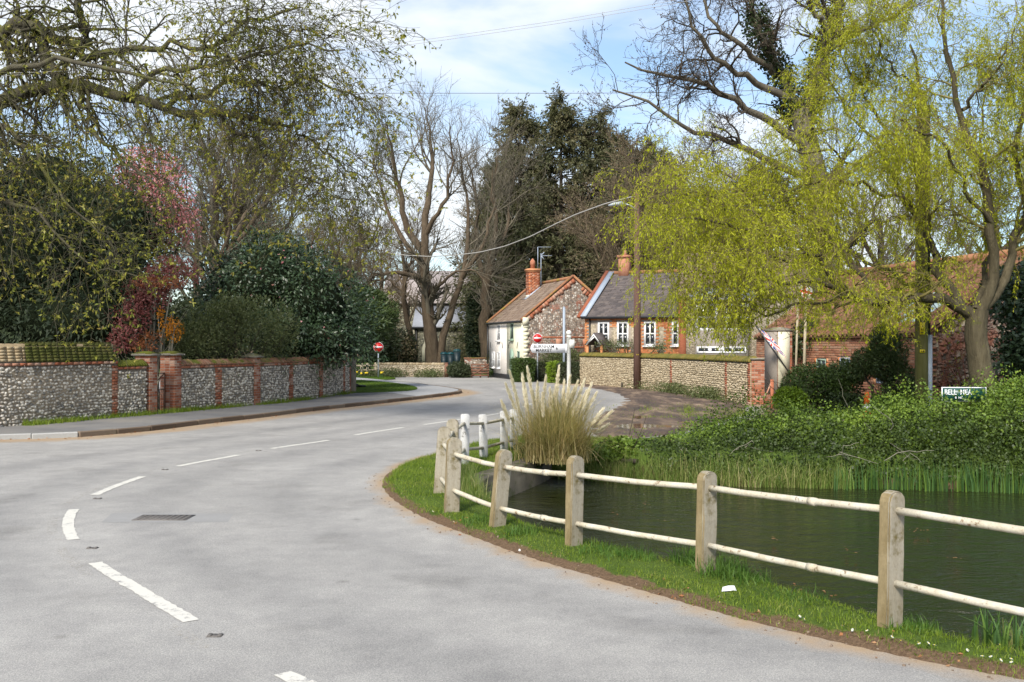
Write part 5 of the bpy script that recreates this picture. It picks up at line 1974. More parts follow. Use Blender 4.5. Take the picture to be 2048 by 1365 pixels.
def no_entry(label, x, y, r, zc, rz, base_z=0.0):
    s = tag(empty('no_entry_sign', (x, y, base_z), rz), label, 'road sign', 'no entry signs')
    zc -= base_z
    mb = MB()
    mb.tube([(0, 0.05, -0.1), (0, 0.05, zc + r + .03)], 0.038, 10)
    mb.build('post', MAT['galv'], s, True)
    mb = MB()
    disc(mb, (0, 0.0, zc), r, 0.012)
    mb.box((0, 0.012, zc + r * .4), (r * 1.2, 0.02, 0.04))
    mb.box((0, 0.012, zc - r * .4), (r * 1.2, 0.02, 0.04))
    rim = mb.build('sign_face', MAT['sign_white'], s)
    mb = MB()
    disc(mb, (0, -0.014, zc), r * 0.94, 0.003)
    d = mb.build('red_disc', MAT['sign_red'], rim)
    mb = MB()
    mb.box((0, -0.0205, zc), (r * 1.5, 0.003, r * 0.30))
    mb.build('white_bar', MAT['sign_white'], rim)
    return s


no_entry('round red no entry sign on the grass by the wooden rails', -7.92, 59.0, 0.30, 1.86, 0.15, 0.05)
no_entry('round red no entry sign in front of the cottage hedge', 1.385, 54.0, 0.25, 2.36, 0.0)


def text_mesh(txt, size, depth=0.002):
    cu = bpy.data.curves.new('text', 'FONT')
    cu.body = txt
    cu.size = size
    cu.extrude = depth
    cu.offset = size * 0.012
    cu.align_x = 'LEFT'
    ob = bpy.data.objects.new('text', cu)
    COL.objects.link(ob)
    dg = bpy.context.evaluated_depsgraph_get()
    dg.update()
    me = bpy.data.meshes.new_from_object(ob.evaluated_get(dg))
    bpy.data.objects.remove(ob)
    bpy.data.curves.remove(cu)
    return me


def put_text(txt, size, parent, loc, mat, width=None):
    """text facing local -y with its lower left corner at loc"""
    me = text_mesh(txt, size)
    o = link('lettering', me, parent, mat)
    o.rotation_euler = (math.radians(90), 0, 0)
    o.location = loc
    xsv = [v.co.x for v in me.vertices]
    if width:
        k = width / (max(xsv) - min(xsv))
        o.scale = (k, 1, 1)
    return o


fp = tag(empty('finger_post', (1.77, 31.0, 0), 0.0), 'white finger post with ball top and one arm pointing left', 'signpost')
mb = MB()
mb.tube([(0, 0, -0.1), (0, 0, 0.6), (0, 0, 2.05), (0, 0, 2.06), (0, 0, 2.22), (0, 0, 2.23), (0, 0, 2.29)], [0.066, 0.064, 0.06, 0.075, 0.075, 0.085, 0.07], 14)
mb.build('post', MAT['fingerpost'], fp, False)
mb = MB()
mb.tube([(0, 0, 2.28 + 0.088 - 0.088 * math.cos(a)) for a in np.linspace(0.1, 3.04, 9)], [0.088 * math.sin(a) for a in np.linspace(0.1, 3.04, 9)], 14)
mb.build('ball_finial', MAT['fingerpost'], fp, True)
zt, zb = EYE - (688.5 - HZ) / F * 31, EYE - (706 - HZ) / F * 31
xl = (1060.5 - 1138) / F * 31
mb = MB()
mb.prism([(-0.06, -0.02, zb), (-0.06, -0.02, zt), (xl + 0.06, -0.02, zt), (xl, -0.02, (zt + zb) / 2), (xl + 0.06, -0.02, zb)], (0, 0, 0), (0, -0.03, 0))
mb.box((-0.08, -0.035, (zt + zb) / 2), (0.05, 0.045, zt - zb + .02))
arm = mb.build('arm', MAT['sign_white'], fp)
hh_ = (zt - zb)
put_text('BURNHAM', 0.135, arm, (xl + 0.10, -0.053, zb + hh_ * 0.55), MAT['sign_black'], 0.64)
put_text('MARKET', 0.135, arm, (xl + 0.17, -0.053, zb + hh_ * 0.12), MAT['sign_black'], 0.50)
put_text('6', 0.125, arm, (xl + 0.80, -0.053, zb + hh_ * 0.34), MAT['sign_black'])
mb = MB()
mb.box((0.09, -0.05, 2.03), (0.16, 0.04, 0.26))
mb.build('bracket_plate', MAT['fingerpost'], fp)

# plain blue-grey column by the gable
gp = tag(empty('steel_post', (2.77, 53.0, 0)), 'plain blue grey steel post in front of the flint gable', 'post')
mb = MB()
mb.tube([(0, 0, -.1), (0, 0, 4.0)], 0.07, 10)
mb.build('shaft', MAT['lead'], gp, True)
mb = MB()
mb.tube([(0, 0, 4.0), (0, 0, 4.03)], [0.078, 0.05], 10)
mb.build('end_cap', MAT['lead'], gp)

# pole with street lamp
pl = tag(empty('telegraph_pole', (5.66, 45.0, 0)), 'brown telegraph pole with street lamp arm against the flint wall', 'pole')
mb = MB()
mb.tube([(0, 0, -.2), (0, 0, 4), (-.02, 0, 8.9)], [0.175, 0.155, 0.11], 12)
mb.build('shaft', MAT['pole_red'], pl, True)
mb = MB()
mb.tube([(0, -.1, 8.05), (-0.35, -.12, 8.3), (-0.62, -.12, 8.36)], 0.03, 8)
am = mb.build('lamp_arm', MAT['galv'], pl, True)
mb = MB()
mb.tube([(-0.55, -.12, 8.35), (-0.75, -.12, 8.37), (-1.05, -.12, 8.34), (-1.32, -.12, 8.28)], [0.05, 0.10, 0.085, 0.03], 10)
mb.build('lamp_head', MAT['galv'], pl, True)
mb = MB()
mb.box((0, -.15, 1.55), (0.09, .02, .05))
mb.build('number_plate', MAT['yellow'], pl)

# green pole with conduit and plates by the barn
pg = tag(empty('telegraph_pole', (9.05, 22.0, 0)), 'green stained telegraph pole with yellow warning plate by the barn', 'pole')
mb = MB()
mb.tube([(0, 0, -.2), (0, 0, 3), (0.01, 0, 7.6)], [0.145, 0.135, 0.11], 14)
mb.build('shaft', MAT['pole_green'], pg, True)
mb = MB()
mb.tube([(.165, -.03, -.2), (.165, -.03, 2.22)], 0.058, 10)
mb.build('conduit', MAT['lead'], pg, True)
mb = MB()
mb.tube([(.155, 0, 2.22), (.15, 0, 7.3)], 0.045, 8)
mb.build('cable', MAT['black'], pg, True)
mb = MB()
mb.box((-.04, -.142, 2.36), (0.11, 0.01, 0.27))
yp = mb.build('warning_plate', MAT['yellow'], pg)
mb = MB()
mb.prism([(-.075, -.149, 2.32), (-.005, -.149, 2.32), (-.04, -.149, 2.43)], (0, 0, 0), (0, -.002, 0))
mb.box((-.04, -.149, 2.27), (0.075, .003, .015))
mb.build('triangle_mark', MAT['sign_black'], yp)
mb = MB()
mb.prism([(-.064, -.1525, 2.327), (-.016, -.1525, 2.327), (-.04, -.1525, 2.405)], (0, 0, 0), (0, -.002, 0))
mb.build('triangle_centre', MAT['yellow'], yp)
mb = MB()
mb.box((-.04, -.146, 1.86), (0.11, 0.01, 0.07))
yp = mb.build('number_plate', MAT['yellow'], pg)
mb = MB()
mb.box((-.055, -.152, 1.86), (0.03, .003, .025))
mb.box((-.015, -.152, 1.86), (0.03, .003, .035))
mb.build('number_mark', MAT['sign_black'], yp)

# far pole on the left
pf = tag(empty('telegraph_pole', XY(706, 70) + (0,)), 'far mossy telegraph pole rising behind the dark shrubs', 'pole')
mb = MB()
mb.tube([(0, 0, 0), (0, 0, 9.1)], [0.15, 0.12], 10)
mb.build('shaft', MAT['pole_green'], pf, True)
mb = MB()
mb.box((0, -.13, 7.8), (0.16, .1, .3))
mb.build('junction_box', MAT['galv'], pf)


def wire(label, pts_px, r, mat, n=40):
    """cable through photograph points (px, py, distance)"""
    p = [P(*q_) for q_ in pts_px]
    pts = resample(p, n)
    # second smoothing pass
    mb = MB()
    mb.tube(pts, r, 5, cap=False)
    return tag(mb.build('overhead_cable', mat, None, True), label, 'cable')


wire('pale sagging cable between the far pole and the street lamp pole', [(708, 494, 70), (760, 504, 67), (810, 511, 65), (860, 513.5, 63), (910, 511, 60.5), (960, 505, 58), (1010, 493, 55.5), (1060, 474, 53), (1110, 449, 51), (1150, 430, 49.5), (1210, 408, 47), (1272, 392, 45)], 0.028, MAT['wire_pale'], 60)
wire('upper one of two parallel wires crossing the sky', [(-60, 150, 24), (250, 138, 25), (530, 118, 26), (720, 97, 27), (900, 73, 27.5), (1120, 41, 28), (1345, 2, 28.5), (1500, -32, 29)], 0.006, MAT['wire_pale'])
wire('lower one of two parallel wires crossing the sky', [(-60, 154, 24), (250, 143, 25), (530, 124, 26), (720, 103, 27), (900, 79, 27.5), (1120, 47, 28), (1345, 9, 28.5), (1500, -24, 29)], 0.006, MAT['wire_pale'])
wire('single thin dark wire running level across the sky', [(100, 178, 40), (730, 187, 40), (1200, 187, 40), (1500, 182, 40), (2100, 167, 40)], 0.011, MAT['wire'])
wire('dark wire running into the upper right of the willow', [(1560, 196, 21), (1800, 205, 21.5), (2100, 214, 22)], 0.007, MAT['wire'])

# street name sign half sunk in the ivy
sn = tag(empty('street_name_sign', (8.14, 18.7, 0.95), -0.05), 'dark green street name sign half hidden in the ivy by the willow trunk', 'street sign')
mb = MB()
mb.box((0.34, 0, 0.12), (0.82, 0.02, 0.27))
pn = mb.build('panel', MAT['sign_white'], sn)
mb = MB()
mb.box((0.34, -0.012, 0.12), (0.79, 0.008, 0.24))
mb.build('green_field', MAT['sign_green'], pn)
put_text('BELL  MEA', 0.14, pn, (-0.025, -0.018, 0.115), MAT['sign_white'], 0.50)
put_text('B  NG', 0.055, pn, (0.17, -0.018, 0.04), MAT['sign_white'])
for x in (0.0, 0.68):
    mb = MB()
    mb.box((x, 0.04, -0.3), (0.06, 0.05, 1.0))
    mb.build('post', MAT['wood_dark'], sn)

# traffic cone
tcn = tag(empty('traffic_cone', (8.2, 23.0, 0.05)), 'small orange traffic cone behind the ivy hedge', 'traffic cone')
MAT['cone'] = plain('orange_plastic', (0.75, 0.13, 0.02), 0.5)
mb = MB()
mb.tube([(0, 0, 0.03), (0, 0, 0.30)], [0.15, 0.11], 14)
mb.tube([(0, 0, 0.44), (0, 0, 0.70), (0, 0, 0.73)], [0.088, 0.045, 0.04], 14)
mb.box((0, 0, 0.02), (0.38, 0.38, 0.04))
mb.build('cone_body', MAT['cone'], tcn)
mb = MB()
mb.tube([(0, 0, 0.295), (0, 0, 0.445)], [0.112, 0.089], 14)
mb.build('reflective_sleeve', MAT['sign_white'], tcn)
tcn.location.z = 0.18

# flags
def flag_mesh(name, O, xd, zd, W, H, n, mat, colour_fn, mats, wav=0.06, parent=None):
    xd, zd = unit(np.asarray(xd, float)), unit(np.asarray(zd, float))
    nd = np.cross(xd, zd)
    m_ = int(n * H / W)
    V, Fs, Ms = [], [], []
    for j in range(m_ + 1):
        for i in range(n + 1):
            u, v = i / n, j / m_
            V.append(np.asarray(O) + xd * W * u * (0.93 - .08 * v) + zd * H * v + nd * wav * math.sin(u * 9 + v * 2) * u - np.array((0, 0, 0.16 * W * u * u)))
    for j in range(m_):
        for i in range(n):
            Fs.append((j * (n + 1) + i, j * (n + 1) + i + 1, (j + 1) * (n + 1) + i + 1, (j + 1) * (n + 1) + i))
            Ms.append(colour_fn((i + .5) / n, (j + .5) / m_))
    me = mesh_np(name, V, [Fs], True, Ms)
    return link(name, me, parent, mats)


def union(u, v):
    x, y = (u - .5) * 2, (v - .5) * 2 * .6
    if (u - .5) ** 2 * 3 + (v - .45) ** 2 < 0.03:
        return 2 if ((u - .5) ** 2 * 3 + (v - .45) ** 2) < 0.014 else 1
    if abs(x) < .10 or abs(y) < .10:
        return 0
    if abs(x) < .2 or abs(y) < .2:
        return 1
    d = abs(abs(y) - abs(x) * .6)
    if d < .05:
        return 0
    if d < .14:
        return 1
    return 2


def cross(u, v):
    return 0 if abs(u - .4) < .09 or abs(v - .5) < .13 else 1


MAT['flag_red'] = plain('flag_red', (0.60, 0.05, 0.035), 0.8)
MAT['flag_white'] = plain('flag_white', (0.74, 0.73, 0.72), 0.8)
MAT['flag_blue'] = plain('flag_blue', (0.02, 0.06, 0.26), 0.8)
fm = [MAT['flag_red'], MAT['flag_white'], MAT['flag_blue']]
fd = 30.2
a_, b_ = P(1512, 652, fd), P(1597, 772, fd)
fl = tag(empty('union_flag', tuple(b_)), 'drooping red white and blue union flag on a slanting dark pole', 'flag')
mb = MB()
mb.tube([Vector((0, 0, 0)), a_ - b_], 0.024, 8)
mb.build('pole', MAT['black'], fl, True)
dd = (b_ - a_).normalized()
flag_mesh('cloth', np.array(a_ - b_) + np.array(dd) * 0.05, (1.0, 0.12, -0.50), np.array(dd), 0.62, 0.75, 28, None, union, fm, 0.05, fl)
fd = 28.5
for px, top, lab, flagged in ((1597, 566, 'leaning pale flag pole flying a small red and white flag', True), (1612, 590, 'slim pale pole standing just right of the flag pole', False)):
    a_, b_ = P(px, top, fd), P(px - (8 if flagged else 6), 760, fd)
    b_.z = 0.0
    g_ = tag(empty('flag_pole', tuple(b_)), lab, 'flag' if flagged else 'pole')
    mb = MB()
    mb.tube([Vector((0, 0, 0)), a_ - b_], 0.032 if flagged else 0.04, 8)
    mb.build('pole', MAT['wood_pale'], g_, True)
    if flagged:
        flag_mesh('cloth', np.array(a_ - b_) - np.array((0, 0, 0.40)), (1, .1, -0.05), (0, 0, 1), 0.50, 0.34, 20, None, cross, fm, 0.05, g_)
    else:
        mb = MB()
        mb.box(a_ - b_, (0.1, 0.1, 0.04))
        mb.build('pole_cap', MAT['wood_pale'], g_)
fd = 29.0
rp = tag(empty('gate_post', XY(1544, 30.2) + (0,)), 'rusty red metal gate post at the end of the ivy hedge', 'post')
mb = MB()
mb.box((0, 0, 0.45), (0.09, 0.09, 1.0))
mb.build('shaft', MAT['brick'], rp)
mb = MB()
mb.span((0, 0, .9), (-.25, .1, .25), .04, .04)
mb.build('brace', MAT['brick'], rp)

# wheelie bins by the church wall
MAT['bin_lid'] = plain('teal_plastic', (0.008, 0.06, 0.075), 0.4)
MAT['bin_body'] = plain('dark_teal_plastic', (0.006, 0.02, 0.026), 0.5)
for k, (px, h, lab) in enumerate(((888, 1.42, 'leftmost of three dark teal wheelie bins in front of the church'), (901, 1.42, 'middle one of three dark teal wheelie bins in front of the church'), (914, 1.62, 'tallest, rightmost of three dark teal wheelie bins in front of the church'))):
    x, y = XY(px, 67)
    b = tag(empty('wheelie_bin', (x, y, 0.12), 0.1), lab, 'bin', 'wheelie bins')
    mb = MB()
    mb.box((0, 0, h * .44), (0.36, 0.42, h * .84), taper=1.22)
    mb.build('body', MAT['bin_body'], b)
    mb = MB()
    mb.box((0, 0.02, h * .9), (0.5, 0.58, 0.09))
    mb.box((0, 0.06, h * .96), (0.42, 0.5, 0.06), taper=.7)
    mb.build('lid', MAT['bin_lid'], b)
    for s in (-1, 1):
        mb = MB()
        mb.tube([(s * .2 - .02, .2, .1), (s * .2 + .02, .2, .1)], 0.1, 12)
        mb.build('wheel', MAT['black'], b)

# churchyard wall, rails, gate, headstones
MAT['yard'] = MAT['turf']
polysheet('churchyard', [(-40, 62.6), (1.5, 62.6), (20, 75), (60, 160), (-60, 160)], 0.12, MAT['turf'])['kind'] = 'structure'
cwp = smooth_curve([(-8.6, 62.0), (-6.0, 62.0), (-4.2, 61.6)], 30)
cw = tag(empty('churchyard_wall', (-6.2, 62.0, 0)), 'low tan flint wall in front of the church', 'wall')
V, Fs = wall_core(cwp, -0.1, 0.74, 0.35, -1)
to_parent(link('wall_core', mesh_np('wall_core', V, [Fs]), None, MAT['flint_pale']), cw)
o = to_parent(coping_mass(cwp, -1, 0.75, 0.35, (0, arcs(cwp)[-1]), w=0.2, h=0.1).build('coping', MAT['coping_buff'], None), cw)
o['kind'] = 'stuff'
V, Fq = flint_mass(cwp, -1, 0.0, 0.7, 0.12, frng, sx=(.05, .1), sz=(.04, .06), depth=.04)
o = to_parent(link('flints', mesh_np('flints', V, [Fq]), None, MAT['flint_buff']), cw)
o['kind'] = 'stuff'
rf_ = tag(empty('rail_fence', (-9.5, 60.5, 0)), 'pale wooden post and rail fence beyond the little lawn', 'fence')
for i, px in enumerate((694, 708, 723, 735, 752)):
    x, y = XY(px, 61)
    mb = MB()
    mb.box((x + 9.5, y - 60.5, 0.42), (0.14, 0.14, 0.9 + (0.1 if px == 752 else 0)))
    mb.build('post', MAT['wood_pale'], rf_)
for z in (0.72, 0.45):
    mb = MB()
    mb.span((XY(690, 61)[0] + 9.5, .5, z), (XY(752, 61)[0] + 9.5, .5, z), 0.05, 0.1)
    mb.build('rail', MAT['wood_pale'], rf_)
gp_ = tag(empty('gate_post', XY(893, 61.4) + (0,)), 'dark timber gate post at the right end of the churchyard wall', 'post')
mb = MB()
mb.box((0, 0, 0.42), (0.22, 0.22, 0.86))
mb.build('shaft', MAT['wood_red'], gp_)
mb = MB()
mb.box((0, 0, 0.87), (0.25, 0.25, 0.05), taper=.7)
mb.build('post_cap', MAT['wood_red'], gp_)
wg = tag(empty('wooden_gate', XY(960, 60.3) + (0,)), 'red brown barred wooden gate beside the white cottage', 'gate')
for x in (-.5, 0.02, .5):
    mb = MB()
    mb.box((x, 0, 0.42), (0.09, 0.06, 0.84))
    mb.build('upright', MAT['wood_red'], wg)
for z in (.14, .3, .46, .62, .8):
    mb = MB()
    mb.box((0, -.035, z), (1.1, 0.03, 0.085))
    mb.build('bar', MAT['wood_red'], wg)
mb = MB()
mb.span((-.5, -.06, .14), (.5, -.06, .8), .03, .07)
mb.build('brace', MAT['wood_red'], wg)
fb = tag(empty('flint_wall', XY(958, 64.5) + (0,)), 'short flint wall behind the red brown wooden gate', 'wall')
mb = MB()
mb.box((0, 0, .55), (1.9, .35, 1.1))
mb.build('wall_core', MAT['flint_gable'], fb)
mb = MB()
mb.box((0, 0, 1.13), (1.95, .42, .08))
mb.build('coping', MAT['coping'], fb)
for px, lab in ((786, 'left one of two small headstones over the churchyard wall'), (797, 'right one of two small headstones over the churchyard wall')):
    x, y = XY(px, 72)
    h = tag(empty('headstone', (x, y, 0.1)), lab, 'headstone', 'headstones')
    mb = MB()
    mb.prism([(-.22, 0, 0), (.22, 0, 0), (.22, 0, .72), (.12, 0, .84), (0, 0, .88), (-.12, 0, .84), (-.22, 0, .72)], (0, 0, 0), (0, .1, 0))
    mb.build('slab', MAT['stone'], h)
    mb = MB()
    mb.box((0, .05, .03), (.6, .25, .1))
    mb.build('plinth', MAT['stone'], h)
# black pipe left at the end of the long wall
bp_ = tag(empty('drain_pipe', tuple(G(712, 775, .13))), 'short black pipe lying on the lawn at the wall end', 'pipe')
mb = MB()
mb.tube([(0.1, 0, 0.06), (0.42, 0.05, 0.05)], 0.05, 10)
mb.build('pipe', MAT['black'], bp_, True)
mb = MB()
mb.box((0, 0, .08), (.2, .2, .16))
mb.build('collar', MAT['black'], bp_)
# litter
lt = MB()
lt.add([(-.05, -.02, .0), (.045, -.035, .012), (.06, .03, .034), (-.03, .04, .02), (.005, .0, .04), (.07, -.01, .0)], [(0, 1, 4), (1, 2, 4), (2, 3, 4), (3, 0, 4), (1, 5, 2)])
lp = G(1455, 1182, .08)
o = lt.build('crumpled_paper', MAT['sign_white'])
o.location = lp
tag(o, 'crumpled white paper scrap on the verge grass by the fence', 'litter')


# ------------------------------------------------------------ trees
LM = {}
LM['willow'] = leafmat('willow_leaf', [(0.30, 0.33, 0.013), (0.43, 0.46, 0.017), (0.57, 0.56, 0.035)], 0.5, scale=0.8)
LM['chestnut'] = leafmat('chestnut_bud_leaf', [(0.10, 0.125, 0.016), (0.18, 0.20, 0.026), (0.28, 0.26, 0.045), (0.27, 0.17, 0.07)], 0.35, scale=0.6)
LM['bud'] = leafmat('brown_bud', [(0.10, 0.085, 0.045), (0.19, 0.14, 0.08), (0.14, 0.145, 0.06)], 0.2, scale=0.3)
LM['bud_dark'] = leafmat('dark_bud', [(0.07, 0.045, 0.03), (0.13, 0.085, 0.05)], 0.2)
LM['conifer'] = leafmat('conifer_needles', [(0.045, 0.055, 0.026), (0.09, 0.10, 0.047), (0.14, 0.132, 0.066), (0.18, 0.14, 0.085)], 0.3, rough=0.6, scale=0.25, clump=0.6)
LM['yew'] = leafmat('yew_needles', [(0.014, 0.024, 0.012), (0.03, 0.046, 0.02), (0.052, 0.07, 0.028)], 0.15, rough=0.6, scale=0.5)
LM['rhodo'] = leafmat('glossy_dark_leaf', [(0.016, 0.032, 0.016), (0.034, 0.062, 0.028), (0.06, 0.095, 0.04)], 0.15, rough=0.42, spec=0.45, scale=0.8)
LM['greyshrub'] = leafmat('grey_green_leaf', [(0.06, 0.08, 0.028), (0.11, 0.135, 0.05), (0.18, 0.19, 0.085)], 0.3, scale=0.9)
LM['cypress'] = leafmat('cypress_spray', [(0.026, 0.045, 0.015), (0.055, 0.085, 0.025), (0.095, 0.125, 0.04)], 0.2, scale=0.6)
LM['red'] = leafmat('red_leaf', [(0.13, 0.03, 0.028), (0.27, 0.085, 0.08), (0.42, 0.21, 0.19)], 0.35, scale=0.7)
LM['pink'] = leafmat('pink_blossom', [(0.42, 0.12, 0.14), (0.60, 0.26, 0.28), (0.70, 0.42, 0.44)], 0.4, scale=0.7)
LM['copper'] = leafmat('copper_leaf', [(0.30, 0.10, 0.035), (0.45, 0.19, 0.09)], 0.35)
LM['orange'] = leafmat('orange_blossom', [(0.50, 0.17, 0.012), (0.68, 0.30, 0.02)], 0.35)
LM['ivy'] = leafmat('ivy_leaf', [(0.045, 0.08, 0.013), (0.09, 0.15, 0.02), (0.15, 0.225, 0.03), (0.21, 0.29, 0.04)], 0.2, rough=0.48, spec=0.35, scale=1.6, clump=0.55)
LM['ivy_shaded'] = leafmat('shaded_ivy_leaf', [(0.018, 0.032, 0.009), (0.038, 0.062, 0.013), (0.075, 0.11, 0.02)], 0.15, rough=0.5, spec=0.3, scale=1.6, clump=0.5)  # darker copy of the ivy: shade on the bank's lower front as leaf colour
LM['ivy_new'] = leafmat('young_ivy_leaf', [(0.12, 0.19, 0.02), (0.19, 0.27, 0.03), (0.26, 0.33, 0.05)], 0.35)
LM['straw'] = leafmat('straw_blade', [(0.20, 0.15, 0.07), (0.34, 0.27, 0.14), (0.13, 0.14, 0.03)], 0.2)
LM['ivy_dark'] = leafmat('dark_ivy_leaf', [(0.016, 0.028, 0.010), (0.035, 0.055, 0.016), (0.06, 0.085, 0.025)], 0.15, rough=0.4)
LM['hedge'] = leafmat('clipped_hedge_leaf', [(0.025, 0.045, 0.010), (0.05, 0.085, 0.016), (0.08, 0.12, 0.025)], 0.2, scale=1.5)
LM['hedge_dark'] = leafmat('dark_hedge_leaf', [(0.022, 0.035, 0.014), (0.045, 0.06, 0.025), (0.07, 0.085, 0.04)], 0.2, scale=1.5)
LM['hedge_lime'] = leafmat('lime_hedge_leaf', [(0.10, 0.16, 0.012), (0.18, 0.27, 0.018), (0.24, 0.32, 0.03)], 0.35, scale=1.5)
LM['grass'] = leafmat('grass_blade', [(0.08, 0.135, 0.012), (0.135, 0.21, 0.018), (0.20, 0.27, 0.03), (0.30, 0.28, 0.09)], 0.4, scale=1.8, clump=0.45)
LM['lawn'] = leafmat('lawn_blade', [(0.07, 0.13, 0.014), (0.12, 0.20, 0.02)], 0.35, scale=1.0)
LM['reed'] = leafmat('reed_blade', [(0.08, 0.14, 0.025), (0.14, 0.22, 0.04), (0.27, 0.30, 0.09), (0.56, 0.46, 0.26)], 0.35, scale=1.2, clump=0.3)
LM['iris'] = leafmat('iris_blade', [(0.045, 0.11, 0.035), (0.085, 0.17, 0.045), (0.19, 0.28, 0.03)], 0.4, scale=1.0)
LM['pampas'] = leafmat('pampas_blade', [(0.14, 0.16, 0.05), (0.28, 0.26, 0.10), (0.56, 0.44, 0.22), (0.70, 0.55, 0.30)], 0.4, scale=1.2, clump=0.3)
LM['plume'] = leafmat('pampas_plume', [(0.68, 0.59, 0.44), (0.80, 0.73, 0.59), (0.86, 0.81, 0.70)], 0.3)
LM['dead'] = leafmat('fallen_leaf', [(0.20, 0.075, 0.03), (0.36, 0.16, 0.07), (0.42, 0.26, 0.14)], 0.2)


def along(PP, per, t0=0.2, t1=1.0, rng=RNG, jit=0.0):
    B, n, _ = PP.shape
    par = np.repeat(np.arange(B), per)
    t = rng.uniform(t0, t1, len(par)) * (n - 1)
    i = np.minimum(t.astype(int), n - 2)
    f = (t - i)[:, None]
    A, C = PP[par, i], PP[par, i + 1]
    return A * (1 - f) + C * f + rng.normal(size=(len(par), 3)) * jit, unit(C - A)


def leaf_obj(name, parts, mat, parent):
    V, Fq = join_vf(parts)
    o = link(name, mesh_np(name, V, [Fq]), parent, mat)
    return o


def tree_root(name, label, loc, cat='tree', group=None):
    return tag(empty(name, tuple(loc)), label, cat, group)


def rel(specs, base):
    """make limb specs relative to the root"""
    b = Vector(base)
    return [([Vector(p) - b for p in pts], r0, r1) for pts, r0, r1 in specs]


def PL(d, pts):
    """list of photograph points at distance d (or own third value)"""
    return [P(p[0], p[1], p[2] if len(p) > 2 else d) for p in pts]


# --- contorted willow by the pond
rng = np.random.default_rng(21)
wb = P(1972, 850, 20.0)
wb.z = 0.1
D = 20.0
WS = [
    ([wb, *PL(D, [(1968, 790), (1958, 720), (1950, 660), (1956, 620)])], 0.255, 0.20),
    (PL(D, [(1953, 640), (1905, 612), (1840, 598, 19.6), (1760, 602, 19.2), (1690, 590, 18.8), (1630, 560, 18.4)]), 0.15, 0.05),
    (PL(D, [(1950, 645), (1885, 560, 20.3), (1865, 500, 20.5), (1850, 420, 20.6), (1830, 320, 20.7), (1840, 200, 20.8), (1820, 90, 20.8)]), 0.13, 0.03),
    (PL(D, [(1958, 630), (1990, 560), (1985, 450, 19.7), (1965, 340, 19.6), (1925, 220, 19.4), (1895, 100, 19.4), (1880, -30, 19.4)]), 0.15, 0.03),
    (PL(D, [(1960, 625), (2010, 560, 20.2), (2050, 430, 20.4), (2030, 300, 20.6), (2060, 150, 20.6), (2050, 0, 20.6)]), 0.13, 0.03),
    (PL(D, [(1870, 510, 20.4), (1810, 400, 20.8), (1760, 300, 21), (1700, 220, 21.2), (1650, 150, 21.4)]), 0.07, 0.02),
    (PL(D, [(1985, 450, 19.7), (1910, 330, 19), (1860, 270, 18.6), (1800, 240, 18.2)]), 0.06, 0.02),
    (PL(D, [(1700, 595, 18.9), (1640, 510, 18.7), (1560, 470, 18.5), (1460, 455, 18.2), (1390, 440, 18.0), (1345, 440, 17.9)]), 0.07, 0.02),
    (PL(D, [(1760, 600, 19.2), (1680, 500, 19.6), (1600, 420, 19.8), (1520, 380, 19.9), (1430, 385, 19.8), (1370, 410, 19.7)]), 0.07, 0.02),
    (PL(D, [(1850, 420, 20.6), (1760, 380, 20.2), (1680, 360, 19.8), (1600, 370, 19.4), (1540, 400, 19.2)]), 0.06, 0.02),
    (PL(D, [(1640, 560, 18.4), (1560, 570, 18.2), (1480, 545, 18.0), (1410, 550, 17.9), (1360, 530, 17.9)]), 0.05, 0.015),
    (PL(D, [(1955, 640), (1890, 600, 21), (1800, 560, 22), (1700, 500, 22.6), (1600, 470, 23)]), 0.10, 0.02),
    (PL(D, [(1925, 220, 19.4), (1990, 140, 19), (2030, 60, 18.8)]), 0.05, 0.015),
    (PL(D, [(1830, 320, 20.7), (1740, 220, 21), (1680, 100, 21.2), (1640, 20, 21.3)]), 0.05, 0.015),
    (PL(D, [(1840, 200, 20.8), (1770, 110, 20.5), (1730, 20, 20.4)]), 0.04, 0.012),
    (PL(D, [(2050, 430, 20.4), (2110, 360, 20), (2180, 320, 19.7)]), 0.06, 0.02),
    (PL(D, [(1950, 620), (1980, 520, 21), (1990, 400, 22), (1960, 280, 22.6), (1980, 150, 23)]), 0.09, 0.02),
    (PL(D, [(1760, 300, 21), (1700, 330, 20.5), (1640, 300, 20), (1560, 300, 19.8), (1500, 340, 19.6)]), 0.04, 0.012),
    (PL(D, [(1690, 590, 18.8), (1600, 610, 18.4), (1500, 620, 18.0), (1440, 600, 17.8), (1390, 580, 17.7)]), 0.045, 0.012),
    (PL(D, [(1560, 470, 18.5), (1480, 420, 18.4), (1400, 390, 18.3), (1350, 385, 18.2), (1320, 400, 18.2)]), 0.04, 0.012),
    (PL(D, [(1640, 510, 18.7), (1560, 520, 18.2), (1480, 500, 17.8), (1420, 500, 17.6)]), 0.04, 0.012),
]
wil = tree_root('willow_tree', 'contorted willow in fresh yellow green leaf on the pond bank', wb)
PP, RR = limbs(rel(WS, wb), 16, 0.05)
PP[0] = resample(rel(WS, wb)[0][0], 16, jit=0.008)
RR[1:] *= 0.78
t2 = spawn(PP[1:], RR[1:], np.array([12, 13, 13, 12, 13, 13, 13, 14, 12, 13, 12, 13, 13, 12, 12, 12, 12, 12, 12, 10]), 0.2, 1.0, (25, 65), (0.8, 1.9), 9, 0.26, -0.02, 0.45, rng, 0.006, tfade=.3)
t3 = spawn(*t2, 8, 0.15, 1.0, (30, 75), (0.5, 1.2), 7, 0.30, 0.16, 0.5, rng, 0.0045)
t4 = spawn(*t3, 6, 0.1, 1.0, (25, 70), (0.3, 0.8), 6, 0.26, 0.42, 0.55, rng, 0.0032)


